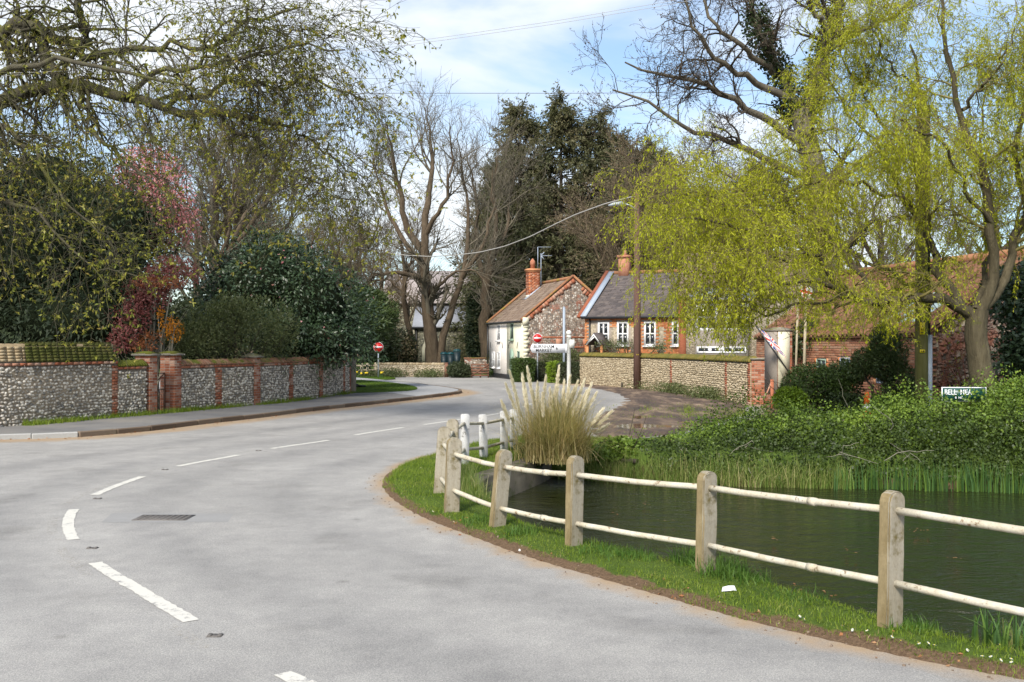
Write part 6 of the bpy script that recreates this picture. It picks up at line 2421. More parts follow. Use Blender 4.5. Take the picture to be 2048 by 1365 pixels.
def not_low(tw, off, px_lo, py_max):
    """the strands over the barn end higher: drop those whose tip hangs below"""
    e = tw[0][:, -1] + np.array(off)
    px, py = 1024 + F * e[:, 0] / e[:, 1], HZ - (e[:, 2] - EYE) * F / e[:, 1]
    lim = np.interp(px, px_lo, py_max)
    k = py < lim + rng.normal(size=len(py)) * 18
    return tw[0][k], tw[1][k]


HX, HY = [1200, 1300, 1420, 1490, 1520, 1600, 1630, 1700, 1850, 2000, 2100], [640, 690, 700, 715, 650, 655, 690, 685, 670, 670, 700]
t3 = not_low(t3, wb, HX, HY)
t4 = not_low(t4, wb, HX, HY)
link('trunk', tree_mesh([(PP[:1], RR[:1], 16), (PP[1:], RR[1:], 9)], 'trunk'), wil, MAT['bark_willow'])
link('twigs', tree_mesh([(*t2, 5), (*t3, 4), (*t4, 3)], 'twigs'), wil, mk('willow_twig', [(0.12, 0.10, 0.03), (0.22, 0.19, 0.07)], scale=2, bump=0, rough=.8))['kind'] = 'stuff'
c4, d4 = along(t4[0], 15, 0.05, 1.0, rng, 0.012)
c3, d3 = along(t3[0], 5, 0.3, 1.0, rng, 0.012)
cc, dd = np.concatenate([c4, c3]), np.concatenate([d4, d3])
dd = dd + rng.normal(size=dd.shape) * 0.7
leaf_obj('crown', [leaf_quads(cc, rng.uniform(0.035, 0.08, len(cc)), rng, 0.27, dd, 0.45)], LM['willow'], wil)

# --- horse chestnut reaching in from the left
rng = np.random.default_rng(5)
cb = Vector((-18.0, 27.0, 0.1))
D = 25.0
CS = [
    ([cb, (-17.8, 27, 3.0), (-17.2, 26.8, 6.0), (-16.8, 26.6, 9.0), (-16.0, 26.5, 12.5)], 0.75, 0.4),
    ([(-17.3, 26.8, 5.6), *PL(D, [(-180, 290, 26.2), (-60, 225, 25.8), (60, 190, 25.4), (140, 172, 25), (240, 195, 24.8), (330, 218, 24.6), (440, 225, 24.4), (560, 250, 24.2)])], 0.34, 0.08),
    ([(-16.8, 26.6, 9.5), *PL(D, [(-80, 70, 26), (20, 58, 25.7), (70, 35, 25.5), (88, 90, 25.2), (120, 140, 25), (135, 175, 24.9)])], 0.30, 0.16),
    (PL(D, [(88, 70, 25.3), (170, 100, 25), (165, 40, 25), (150, -60, 25.2)]), 0.17, 0.1),
    (PL(D, [(165, 120, 25), (220, 90, 24.6), (330, 100, 24.2), (420, 90, 24), (490, 55, 23.8), (600, 15, 23.5)]), 0.12, 0.03),
    (PL(D, [(330, 218, 24.6), (430, 180, 24.3), (500, 160, 24), (600, 165, 23.8), (690, 180, 23.6), (740, 205, 23.5)]), 0.09, 0.02),
    (PL(D, [(240, 195, 24.8), (300, 150, 24.2), (400, 130, 23.6), (520, 110, 23.2), (620, 90, 23), (690, 100, 23)]), 0.09, 0.02),
    (PL(D, [(440, 225, 24.4), (520, 300, 24), (590, 350, 23.8), (650, 385, 23.6), (720, 400, 23.5)]), 0.07, 0.015),
    (PL(D, [(-60, 225, 25.8), (20, 260, 24.8), (80, 330, 24), (130, 400, 23.6), (200, 470, 23.3)]), 0.10, 0.02),
    (PL(D, [(140, 172, 25), (200, 260, 24.4), (260, 330, 24), (330, 380, 23.8), (390, 420, 23.6)]), 0.08, 0.02),
    ([(-16.9, 26.7, 8.0), *PL(D, [(-60, 150, 24.5), (40, 130, 23.6), (140, 120, 23), (260, 140, 22.6), (380, 170, 22.4)])], 0.16, 0.03),
    ([(-17.2, 26.8, 5.0), *PL(D, [(-100, 380, 24.8), (0, 400, 24), (90, 440, 23.6), (170, 520, 23.4), (215, 570, 23.3)])], 0.12, 0.015),
    (PL(D, [(490, 55, 23.8), (560, 60, 23.6), (640, 70, 23.4), (690, 60, 23.4)]), 0.04, 0.012),
    (PL(D, [(400, 130, 23.6), (470, 60, 23.4), (540, -20, 23.3)]), 0.06, 0.02),
    (PL(D, [(560, 250, 24.2), (620, 280, 24), (680, 330, 23.9), (730, 370, 23.8)]), 0.05, 0.012),
]
che = tree_root('chestnut_tree', 'horse chestnut with drooping mossy boughs and opening bud leaves at the left', cb)
PP, RR = limbs(rel(CS, cb), 16, 0.09)
RR *= 0.8
sel = np.array([1, 2, 3, 4, 5, 6, 7, 8, 9, 10, 11, 12, 13, 14])
t2 = spawn(PP[sel], RR[sel], 25, 0.12, 1.0, (30, 85), (0.9, 2.9), 9, 0.2, 0.16, 0.42, rng, 0.010, tfade=.2)
t3 = spawn(*t2, 8, 0.15, 1.0, (25, 65), (0.5, 1.6), 7, 0.16, (0, 0, -0.15), 0.5, rng, 0.0065)
t4 = spawn(*t3, 2.6, 0.2, 1.0, (25, 60), (0.2, 0.6), 5, 0.15, (0, 0, 0.10), 0.6, rng, 0.005)
link('trunk', tree_mesh([(PP[:1], RR[:1], 18), (PP[1:], RR[1:], 10)], 'trunk'), che, MAT['bark_chestnut'])
link('twigs', tree_mesh([(*t2, 5), (*t3, 4), (*t4, 3)], 'twigs'), che, MAT['bark_chestnut'])['kind'] = 'stuff'
tips = np.concatenate([t4[0][:, -1], t3[0][:, -1], t2[0][:, -1]])
tips = tips[rng.random(len(tips)) < 0.7]
k = 5
cc = np.repeat(tips, k, 0) + rng.normal(size=(len(tips) * k, 3)) * 0.012
dd = rng.normal(size=cc.shape) * 0.6
leaf_obj('crown', [leaf_quads(cc, rng.uniform(0.05, 0.12, len(cc)), rng, 0.42, dd, 0.55)], LM['chestnut'], che)


# --- bare trees
def bare(rng, specs, base, n2, n3, n4, l2, l3, l4, name='trunk', up=0.06, wob=0.12, rmin=0.012, k4=3):
    PP, RR = limbs(rel(specs, base), 14, 0.06)
    t2 = spawn(PP, RR, n2, 0.35, 1.0, (22, 55), l2, 8, wob, (0, 0, up), 0.5, rng, rmin * 1.8, tfade=.25)
    t3 = spawn(*t2, n3, 0.2, 1.0, (22, 55), l3, 6, wob, (0, 0, up), 0.55, rng, rmin * 1.25)
    t4 = spawn(*t3, n4, 0.15, 1.0, (20, 55), l4, 4, wob, (0, 0, up), 0.6, rng, rmin)
    return PP, RR, t2, t3, t4


rng = np.random.default_rng(33)
b = Vector(XY(868, 68) + (0.1,))
D = 68
S = [([b, *PL(D, [(862, 700), (858, 620), (850, 550), (848, 500)])], 0.50, 0.36),
     (PL(D, [(850, 520), (812, 450), (800, 380), (785, 310, 67), (775, 250, 66)]), 0.30, 0.04),
     (PL(D, [(848, 505), (852, 420), (866, 330, 69), (858, 250, 70), (850, 215, 70)]), 0.30, 0.03),
     (PL(D, [(850, 530), (800, 480, 69), (772, 410, 70), (750, 340, 71), (742, 290, 71)]), 0.22, 0.03),
     ([(b.x + .4, b.y - .1, 0.1), *PL(D, [(882, 700), (895, 640), (922, 560), (936, 500), (938, 420), (925, 340), (915, 280)])], 0.30, 0.03),
     (PL(D, [(852, 560), (800, 545, 67), (750, 550, 66), (715, 580, 65.5)]), 0.20, 0.03),
     (PL(D, [(925, 555), (965, 500, 67), (985, 420, 67), (985, 340, 67)]), 0.18, 0.03),
     (PL(D, [(852, 470), (890, 400, 67), (905, 320, 66.5), (900, 250, 66)]), 0.18, 0.03),
     (PL(D, [(855, 590), (905, 545, 66), (945, 540, 65.5), (980, 575, 65)]), 0.14, 0.02)]
tr = tree_root('bare_tree', 'large leafless tree with twin trunk in front of the church', b, group='leafless trees')
PP, RR, t2, t3, t4 = bare(rng, S, b, 9, 7, 6, (2.2, 5.0), (1.0, 2.4), (0.5, 1.2))
link('trunk', tree_mesh([(PP, RR, 10)], 'trunk'), tr, MAT['bark_brown'])
link('crown', tree_mesh([(*t2, 5), (*t3, 3), (*t4, 3)], 'crown'), tr, MAT['bark'])

b = Vector(XY(972, 74) + (0.1,))
D = 74
S = [([b, *PL(D, [(974, 700), (968, 640), (972, 570), (985, 520)])], 0.48, 0.3),
     (PL(D, [(972, 570), (950, 500), (955, 420), (940, 340), (935, 310)]), 0.24, 0.03),
     (PL(D, [(980, 530), (995, 450), (985, 370), (1000, 300)]), 0.22, 0.03),
     (PL(D, [(985, 520), (1015, 460, 75), (1020, 390, 76), (1035, 330, 76)]), 0.18, 0.03)]
tr = tree_root('bare_tree', 'leafless tree with pale trunk just left of the white cottage', b, group='leafless trees')
PP, RR, t2, t3, t4 = bare(rng, S, b, 9, 7, 5, (2.0, 4.4), (1.0, 2.2), (0.5, 1.2))
link('trunk', tree_mesh([(PP, RR, 10)], 'trunk'), tr, MAT['bark_brown'])
link('crown', tree_mesh([(*t2, 5), (*t3, 3), (*t4, 3)], 'crown'), tr, MAT['bark'])

b = Vector(XY(832, 71) + (0.1,))
D = 71
S = [([b, *PL(D, [(824, 700), (816, 650), (808, 600), (812, 540), (800, 480)])], 0.26, 0.10),
     (PL(D, [(812, 590), (780, 560), (750, 560), (730, 600)]), 0.10, 0.03),
     (PL(D, [(810, 550), (830, 500), (835, 440)]), 0.09, 0.02)]
tr = tree_root('bare_tree', 'slim leaning leafless tree left of the church door', b, group='leafless trees')
PP, RR, t2, t3, t4 = bare(rng, S, b, 9, 6, 5, (1.4, 3.2), (0.8, 1.8), (0.4, 1.0))
link('trunk', tree_mesh([(PP, RR, 9)], 'trunk'), tr, MAT['bark_brown'])
link('crown', tree_mesh([(*t2, 4), (*t3, 3), (*t4, 3)], 'crown'), tr, MAT['twig_brown'])

# generic background trees, two meshes, placed as individuals
def generic(seed, H, rtr, spread, bud):
    rng = np.random.default_rng(seed)
    b = Vector((0, 0, 0))
    S = [([b, (0.2, 0, H * .2), (-.1, .1, H * .45), (.1, 0, H * .7)], rtr, rtr * .45)]
    for i in range(7):
        a = i * 2.4 + rng.uniform(-.4, .4)
        z0 = H * rng.uniform(.18, .55)
        r = spread * rng.uniform(.6, 1.0)
        S.append(([(0, 0, z0), (r * .35 * math.cos(a), r * .35 * math.sin(a), z0 + H * .13), (r * .7 * math.cos(a + .2), r * .7 * math.sin(a + .2), z0 + H * .28),
                   (r * math.cos(a + .1), r * math.sin(a + .1), min(H * .98, z0 + H * .45))], rtr * .5, .03))
    PP, RR, t2, t3, t4 = bare(rng, S, b, 9, 6.5, 6, (H * .12, H * .26), (H * .06, H * .13), (H * .03, H * .07), rmin=0.014)
    tm = tree_mesh([(PP, RR, 8)], 'trunk')
    cm_ = tree_mesh([(*t2, 4), (*t3, 3), (*t4, 3)], 'crown')
    lm = None
    if bud:
        c, d = along(t4[0], bud, .1, 1.0, rng, .06)
        V, Fq = leaf_quads(c, rng.uniform(.07, .17, len(c)), rng, .5)
        lm = mesh_np('buds', V, [Fq])
    return tm, cm_, lm


gt1 = generic(71, 15.0, 0.34, 4.5, 0)
gt2 = generic(72, 14.0, 0.30, 5.5, 3)
gt1[0].materials.append(MAT['bark_brown'])
gt1[1].materials.append(MAT['bark'])
gt2[0].materials.append(MAT['bark_brown'])
gt2[1].materials.append(MAT['twig_brown'])
gt2[2].materials.append(LM['bud'])
BG = [  # px, distance, scale, mesh, rotation, label
    (432, 52, 1.05, 1, 0.3, 'leafless tree with dark trunk behind the pink blossom'),
    (478, 56, 1.15, 1, 1.9, 'leafless tree with thick brown trunk right of the pink blossom'),
    (395, 64, 0.9, 1, 0.9, 'leafless tree glimpsed between the pink blossom and dark yew'),
    (560, 78, 0.95, 1, 2.6, 'slender leafless tree rising above the rhododendron'),
    (640, 66, 0.72, 2, 4.0, 'low brown budding tree right of the rhododendron top'),
    (700, 88, 1.0, 1, 5.2, 'pale leafless tree far behind the mossy pole'),
    (760, 84, 0.85, 2, 0.2, 'brown twiggy tree left of the church roof'),
    (610, 100, 1.1, 1, 3.3, 'far leafless tree over the right end of the rhododendron'),
    (1035, 92, 1.05, 2, 1.1, 'brown budding tree directly behind the cottage chimney'),
    (1085, 97, 1.08, 2, 2.2, 'brown budding tree far behind the flint gable'),
    (1215, 92, 1.10, 2, 3.9, 'brown budding tree between cottage and brick house'),
    (1265, 68, 1.05, 2, 5.1, 'brown budding tree behind the street lamp pole'),
    (1335, 68, 1.0, 2, 0.6, 'brown budding tree behind the brick house ridge'),
    (1420, 64, 0.92, 2, 1.4, 'brown budding tree behind the bay window house'),
    (1760, 46, 0.75, 1, 2.9, 'leafless tree behind the barn roof'),
    (1990, 44, 0.80, 2, 4.4, 'budding tree behind the right end of the barn'),
]
for px, d, sc, which, rz, lab in BG:
    x, y = XY(px, d)
    r_ = tree_root('bare_tree' if which == 1 else 'budding_tree', lab, (x, y, 0), group='background trees')
    r_.rotation_euler.z = rz
    r_.scale = (sc, sc, sc)
    g_ = gt1 if which == 1 else gt2
    link('trunk', g_[0], r_)
    link('crown', g_[1], r_)
    if g_[2]:
        link('buds', g_[2], r_)

# --- conifers behind the cottage
def conifer(seed, H, R, n=24000):
    rng = np.random.default_rng(seed)
    m = 230
    z = H * (0.06 + 0.93 * rng.random(m) ** 0.9)
    tier = 0.55 + 0.45 * np.abs(np.sin(z * 1.35 + rng.normal(size=m) * .35))      # whorls with gaps
    rr = R * ((1 - z / H) ** 0.78 + 0.07) * tier * rng.uniform(.55, 1.25, m)
    a = rng.uniform(0, 2 * np.pi, m)
    npt = 7
    t = np.linspace(0, 1, npt)
    PPb = np.empty((m, npt, 3))
    PPb[:, :, 0] = np.cos(a)[:, None] * rr[:, None] * t
    PPb[:, :, 1] = np.sin(a)[:, None] * rr[:, None] * t
    up = rng.uniform(-.05, .35, m)[:, None]
    PPb[:, :, 2] = z[:, None] + rr[:, None] * (up * t - 0.55 * t ** 2 + .35 * t ** 4)
    RRb = 0.05 * (1 - .8 * t)[None] * np.ones((m, 1))
    sp = spawn(PPb, RRb, 8, .2, 1.0, (30, 60), (.5, 1.5), 5, .12, 0.06, .6, rng, .012)
    c, d = along(sp[0], max(1, int(n * .8) // len(sp[0])), .05, 1.05, rng, .07)
    c2, d2 = along(PPb, max(1, int(n * .2) // m), .4, 1.03, rng, .1)
    c, d = np.concatenate([c, c2]), np.concatenate([d, d2])
    d = d + rng.normal(size=d.shape) * .55
    V, Fq = leaf_quads(c, rng.uniform(.16, .40, len(c)), rng, .36, d, .35)
    tk = mesh_np('trunk', *[x if i == 0 else [x] for i, x in enumerate(tubes_np(np.array([[(0, 0, 0), (0, 0, H * .5), (0, 0, H)]], float), np.array([[.4, .22, .03]]), 8))])
    br = tree_mesh([(PPb, RRb, 4), (*sp, 3)], 'branches')
    return tk, br, mesh_np('crown', V, [Fq])


cf = [conifer(81, 22.0, 7.4, 40000), conifer(82, 22.0, 6.4, 36000)]
for tk, br, cr in cf:
    tk.materials.append(MAT['bark_dark'])
    br.materials.append(MAT['bark_dark'])
    cr.materials.append(LM['conifer'])
for px, top, d, sx, w, rz, lab in ((1040, 208, 82, 1.0, 0, 0.0, 'tall dark conifer behind the cottage chimney'), (1122, 192, 80, 0.95, 1, 1.0, 'tallest narrow conifer behind the flint gable'),
                                (1190, 222, 80, 0.85, 1, 2.5, 'brownish narrow conifer right of the tallest conifer'), (985, 365, 95, 0.8, 0, 2.0, 'shorter conifer at the left of the conifer group'),
                                (1270, 300, 76, 0.9, 0, 3.1, 'dark conifer behind the brick house chimney'), (1345, 350, 80, 0.9, 1, 4.0, 'dark conifer behind the slate roof'),
                                (1430, 380, 74, 1.0, 0, 5.0, 'dark conifer behind the bay window house'), (1530, 330, 66, 1.0, 0, 0.7, 'dark conifer behind the willow crown'),
                                (1075, 330, 100, 1.0, 0, 1.6, 'broad dark conifer in the gap behind the cottage ridge'), (1232, 268, 86, 0.9, 0, 2.9, 'conifer right of the brownish narrow conifer'), (1310, 285, 82, 0.95, 1, 0.4, 'conifer above the slate roof ridge'), (1005, 300, 90, 0.8, 1, 3.6, 'slim conifer just left of the chimney conifer')):
    x, y = XY(px, d)
    H = 2 + (HZ - top) / F * d
    r_ = tree_root('conifer_tree', lab, (x, y, 0), group='conifers')
    r_.rotation_euler.z = rz
    r_.scale = (sx, sx, H / 22.0)
    for nm, me_ in zip(('trunk', 'branches', 'crown'), cf[w]):
        link(nm, me_, r_)

# --- ivy-clad oak
rng = np.random.default_rng(44)
D = 42.0
b = Vector(XY(1660, D) + (0.0,))
S = [([b, *PL(D, [(1655, 600), (1645, 450), (1620, 300), (1600, 220)])], 0.62, 0.42),
     (PL(D, [(1602, 230), (1555, 140), (1525, 80, 41), (1500, 10, 41), (1490, -60, 41)]), 0.28, 0.06),
     (PL(D, [(1610, 240), (1640, 140, 43), (1665, 60, 43.5), (1690, -40, 44)]), 0.34, 0.16),
     (PL(D, [(1590, 200), (1500, 160, 41), (1430, 120, 40), (1390, 60, 39.5), (1370, 0, 39)]), 0.18, 0.04),
     (PL(D, [(1560, 150), (1480, 100, 40.5), (1420, 40, 40), (1400, -30, 40)]), 0.15, 0.04),
     (PL(D, [(1620, 300), (1540, 240, 41), (1470, 200, 40), (1390, 160, 39), (1310, 150, 38.5), (1250, 125, 38)]), 0.20, 0.03),
     (PL(D, [(1630, 360), (1540, 320, 41), (1450, 280, 40), (1370, 260, 39), (1290, 200, 38.5), (1225, 180, 38)]), 0.18, 0.03),
     (PL(D, [(1650, 100, 43), (1720, 60, 43), (1790, 30, 43), (1850, -20, 43)]), 0.14, 0.04),
     (PL(D, [(1630, 400), (1560, 390, 40), (1480, 360, 39), (1400, 330, 38.5)]), 0.12, 0.03),
     (PL(D, [(1660, 70, 43), (1620, 0, 42), (1600, -60, 42)]), 0.14, 0.04)]
oak = tree_root('oak_tree', 'big leafless oak with ivy covered trunk behind the willow', b)
PP, RR, t2, t3, t4 = bare(rng, S, b, 11, 8, 5, (1.6, 3.6), (0.7, 1.7), (0.3, 0.8), up=0.02, wob=0.33, rmin=0.009)
link('trunk', tree_mesh([(PP, RR, 10)], 'trunk'), oak, MAT['bark'])
link('crown', tree_mesh([(*t2, 5), (*t3, 3), (*t4, 3)], 'crown'), oak, MAT['bark_dark'])['kind'] = 'stuff'
c, d = along(t4[0], 2, .5, 1.0, rng, .03)
leaf_obj('buds', [leaf_quads(c, rng.uniform(.05, .10, len(c)), rng, .5)], LM['bud_dark'], oak)
c, d = along(PP[:3], 3200, 0.0, 0.75, rng, 0.0)
c = c + unit(rng.normal(size=c.shape)) * (0.35 + .35 * rng.random((len(c), 1)))
leaf_obj('trunk_ivy', [leaf_quads(c, rng.uniform(.09, .17, len(c)), rng, .8, None, .4)], LM['ivy_dark'], oak)


# ------------------------------------------------------------ shrubs and hedges
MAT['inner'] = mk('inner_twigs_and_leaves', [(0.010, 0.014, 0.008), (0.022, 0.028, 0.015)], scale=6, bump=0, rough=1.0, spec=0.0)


def lump(d, seed):
    r = np.random.default_rng(seed)
    out = np.zeros(len(d))
    for _ in range(9):
        k = unit(r.normal(size=3))
        out += np.maximum(0, d @ k) ** 6 * r.uniform(-.7, 1.0)
    return out


def cloud(blobs, n, rng, shell=0.5, lumpy=0.35, seed=0, skin=0.0):
    """points through ellipsoid shells; blobs: (centre, radii). returns points and outward dirs"""
    w = np.array([(b[1][0] * b[1][1] * b[1][2]) ** (2 / 3) for b in blobs])
    cnt = rng.multinomial(n, w / w.sum())
    C, D_ = [], []
    for i, ((c, r), k) in enumerate(zip(blobs, cnt)):
        d = unit(rng.normal(size=(k, 3)))
        rr = (1 - shell * rng.random(k) ** 1.6) * (1 + lumpy * lump(d, seed * 31 + i))
        C.append(np.asarray(c) + d * rr[:, None] * np.asarray(r))
        D_.append(d)
    return np.concatenate(C), np.concatenate(D_)


def shrub(name, label, blobs, n, size, mat, seed, cat='shrub', aspect=.5, droop=.15, outw=.6, shell=.55, lumpy=.35, stems=6, bark='bark_dark', group=None, floor=0.0, extra=(), core=0.0):
    rng = np.random.default_rng(seed)
    base = np.mean([b[0] for b in blobs], 0)
    base[2] = floor
    root = tag(empty(name, tuple(base)), label, cat, group)
    bl = [(np.asarray(b[0]) - base, b[1]) for b in blobs]
    c, d = cloud(bl, n, rng, shell, lumpy, seed)
    keep = c[:, 2] > 0.02
    c, d = c[keep], d[keep]
    V, Fq = leaf_quads(c, rng.uniform(size[0], size[1], len(c)), rng, aspect, d * outw + rng.normal(size=c.shape) * .6, droop, norm=d + rng.normal(size=c.shape) * .7 + np.array((0, 0, .4)))
    leaf_obj('foliage', [(V, Fq)], mat, root)
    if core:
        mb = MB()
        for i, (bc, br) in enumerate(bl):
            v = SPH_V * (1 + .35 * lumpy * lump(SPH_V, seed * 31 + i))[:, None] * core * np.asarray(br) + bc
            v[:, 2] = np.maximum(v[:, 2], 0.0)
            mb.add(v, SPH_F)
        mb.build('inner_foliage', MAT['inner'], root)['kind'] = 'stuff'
    for k, (frac_fn, sz, m2) in enumerate(extra):
        sel = frac_fn(c, rng)
        V, Fq = leaf_quads(c[sel] + d[sel] * .06, rng.uniform(sz[0], sz[1], sel.sum()), rng, .6)
        leaf_obj('flowers', [(V, Fq)], m2, root)
    if stems:
        S = []
        for i in range(stems):
            bc, br = bl[rng.integers(len(bl))]
            tip = np.asarray(bc) + unit(rng.normal(size=3)) * np.asarray(br) * .5
            S.append(([(rng.normal() * .25, rng.normal() * .25, 0), (tip[0] * .4, tip[1] * .4, tip[2] * .45), tip], .05, .012))
        PP, RR = limbs(S, 8, .02)
        a2 = spawn(PP, RR, 6, .3, 1., (25, 60), (.4, 1.1), 5, .15, (0, 0, .05), .5, rng, .006)
        link('stem', tree_mesh([(PP, RR, 6), (*a2, 3)], 'stem'), root, MAT[bark])
    return root


_bm = bmesh.new()
bmesh.ops.create_icosphere(_bm, subdivisions=3, radius=1.0)
SPH_V = np.array([v.co[:] for v in _bm.verts])
SPH_F = np.array([[v.index for v in f.verts] for f in _bm.faces])
_bm.free()


def bl(px, py, d, rx, rz, ry=None):
    """blob at photograph point with radii in photograph pixels"""
    p = P(px, py, d)
    k = d / F
    return (np.array(p), (rx * k, (ry if ry else rx) * k, rz * k))


# left garden
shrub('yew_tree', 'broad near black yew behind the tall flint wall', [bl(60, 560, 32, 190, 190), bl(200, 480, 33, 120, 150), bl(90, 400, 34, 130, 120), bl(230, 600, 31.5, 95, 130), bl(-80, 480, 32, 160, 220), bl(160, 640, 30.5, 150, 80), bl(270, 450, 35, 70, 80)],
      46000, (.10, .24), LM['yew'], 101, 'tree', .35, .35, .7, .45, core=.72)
shrub('pink_blossom_tree', 'slender cherry with pink blossom behind the yew', [bl(310, 380, 35, 75, 90), bl(350, 440, 35, 60, 60), bl(270, 350, 35.5, 45, 55), bl(300, 470, 35, 45, 45)],
      8200, (.06, .13), LM['pink'], 102, 'tree', .7, .1, .3, .95, bark='bark_pale')
shrub('red_leaved_shrub', 'dark red leaved shrub between the yew and the gateway', [bl(345, 540, 31.5, 50, 32), bl(295, 590, 30.4, 48, 36), bl(260, 635, 29.6, 38, 36), bl(320, 560, 31, 42, 30), bl(243, 680, 29.0, 26, 25)],
      6000, (.06, .13), LM['red'], 103, aspect=.5, shell=.95, bark='bark_pale')
shrub('copper_leaved_shrub', 'copper orange leaved branches over the gate pillars', [bl(320, 565, 30.2, 50, 12), bl(285, 690, 29.4, 30, 16), bl(300, 675, 29.6, 22, 14)],
      900, (.06, .11), LM['copper'], 104, shell=1.0, bark='bark_pale')
shrub('orange_flowering_shrub', 'small shrub with bright orange flowers right of the gateway', [bl(345, 660, 29.8, 22, 26), bl(320, 630, 29.8, 7, 14)],
      620, (.05, .10), LM['orange'], 105, shell=1.0, stems=4, bark='bark_pale')
shrub('grey_green_shrub', 'grey green loose shrub behind the long flint wall', [bl(420, 670, 31.5, 75, 60), bl(490, 650, 32, 70, 60), bl(380, 690, 30.6, 50, 45), bl(550, 680, 33, 45, 50), bl(455, 620, 32, 40, 30)],
      19000, (.05, .12), LM['greyshrub'], 106, aspect=.35, droop=-.2, outw=1.0, shell=.85, lumpy=1.1, stems=16)
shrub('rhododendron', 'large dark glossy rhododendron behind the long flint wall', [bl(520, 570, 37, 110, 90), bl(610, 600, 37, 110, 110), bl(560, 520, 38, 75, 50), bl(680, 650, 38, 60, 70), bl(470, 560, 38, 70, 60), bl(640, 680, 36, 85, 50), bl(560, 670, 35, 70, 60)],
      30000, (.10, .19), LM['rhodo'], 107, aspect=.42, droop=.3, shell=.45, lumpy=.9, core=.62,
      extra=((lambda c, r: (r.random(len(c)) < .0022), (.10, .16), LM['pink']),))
shrub('cypress_shrub', 'spreading green cypress overhanging the end of the flint wall', [bl(720, 640, 43, 62, 40), bl(760, 635, 44, 38, 26), bl(675, 665, 42, 45, 36), bl(735, 600, 44, 40, 22), bl(700, 650, 42, 50, 30)],
      15000, (.12, .30), LM['cypress'], 108, aspect=.22, droop=-.05, outw=1.0, shell=.6, lumpy=.5, stems=0)
shrub('dark_undergrowth', 'low dark bushes in the churchyard left of the church', [bl(760, 690, 66, 40, 45), bl(800, 700, 70, 35, 40), bl(730, 680, 64, 45, 50)],
      7000, (.14, .3), LM['hedge_dark'], 109, shell=.7)
shrub('brown_bramble', 'tangle of brown bramble in front of the church wall left', [bl(790, 700, 69, 45, 28), bl(770, 640, 74, 40, 60)], 4200, (.1, .24), LM['bud'], 110, shell=.8)
shrub('holly_bush', 'dark holly between the church and the cottage tree', [bl(950, 660, 80, 20, 60), bl(948, 610, 80, 14, 40), bl(955, 700, 79, 20, 30)], 6000, (.14, .26), LM['yew'], 111, shell=.6)
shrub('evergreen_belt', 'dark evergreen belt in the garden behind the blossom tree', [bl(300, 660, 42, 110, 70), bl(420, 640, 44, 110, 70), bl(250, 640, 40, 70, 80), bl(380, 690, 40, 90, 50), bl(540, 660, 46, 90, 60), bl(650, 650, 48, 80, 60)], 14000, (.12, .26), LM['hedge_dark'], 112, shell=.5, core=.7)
# hedges by the cottage
def hedge(label, quad, z1, mat, n, seed, size=(.05, .10), taper=.0, name='clipped_hedge', z0=0.0, rough=.05):
    """box hedge; quad: (x, y, w, d, rz)"""
    rng = np.random.default_rng(seed)
    x, y, w, d, rz = quad
    root = tag(empty(name, (x, y, z0), rz), label, 'hedge')
    A = np.array([w * z1, w * z1, d * z1, d * z1, w * d])
    f = rng.choice(5, n, p=A / A.sum())
    u, v = rng.uniform(-.5, .5, n), rng.random(n)
    c = np.zeros((n, 3))
    nn = np.zeros((n, 3))
    for k, (fx, fy) in enumerate(((0, -1), (0, 1), (-1, 0), (1, 0))):
        s = f == k
        c[s] = np.stack([u[s] * w if fx == 0 else np.full(s.sum(), fx * w / 2), u[s] * d if fy == 0 else np.full(s.sum(), fy * d / 2), v[s] * z1], 1)
        nn[s] = (fx, fy, 0.1)
    s = f == 4
    c[s] = np.stack([u[s] * w, rng.uniform(-.5, .5, s.sum()) * d, np.full(s.sum(), z1)], 1)
    nn[s] = (0, 0, 1)
    if taper:
        k = 1 - taper * (1 - c[:, 2] / z1)
        c[:, 0] *= k
        c[:, 1] *= k
    c += rng.normal(size=c.shape) * rough
    leaf_obj('foliage', [leaf_quads(c, rng.uniform(size[0], size[1], n), rng, .55, nn * .4 + rng.normal(size=c.shape) * .6, 0, norm=nn + rng.normal(size=c.shape) * .5)], mat, root)
    mb = MB()
    mb.box((0, 0, z1 * .46), (w * .82, d * .82, z1 * .9), taper=1.0)
    if taper:
        mb.V[0][:4, :2] *= (1 - taper)
    mb.build('inner_twigs', MAT['bark_dark'], root)
    return root


hedge('dark green hedge narrowing to its foot beside the cottage front', (*XY(1046, 53.5), 1.05, 1.2, .25), 1.18, LM['hedge'], 9000, 121, taper=.28)
hedge('low olive hedge behind the round no entry sign', (*XY(1080, 54.6), 1.5, 1.0, .1), 0.98, LM['hedge_dark'], 7000, 122)
hedge('bright lime hedge left of the finger post', (*XY(1110, 52.5), 0.62, 1.0, .1), 1.0, LM['hedge_lime'], 5200, 123)
hedge('dark clipped hedge behind the finger post', (*XY(1145, 51.5), 1.35, 1.0, .1), 1.0, LM['hedge_dark'], 8000, 124)
shrub('golden_shrub', 'olive yellow shrub above the hedges by the flint gable', [bl(1130, 712, 54, 34, 14), bl(1105, 718, 54, 20, 12)], 4200, (.06, .12), LM['greyshrub'], 125, shell=.8, floor=.1)
shrub('rounded_bush', 'rounded grey green bush between the churchyard wall and wooden gate', [bl(918, 741, 60.5, 24, 17), bl(928, 745, 60.4, 16, 14)], 5200, (.06, .13), LM['hedge_dark'], 126, shell=.5, lumpy=.1, stems=3)
shrub('climbing_plant', 'small climber on the left corner of the cottage', [bl(980, 715, 62, 6, 18), bl(983, 745, 61, 9, 9)], 700, (.06, .12), LM['hedge'], 127, shell=1, stems=2)
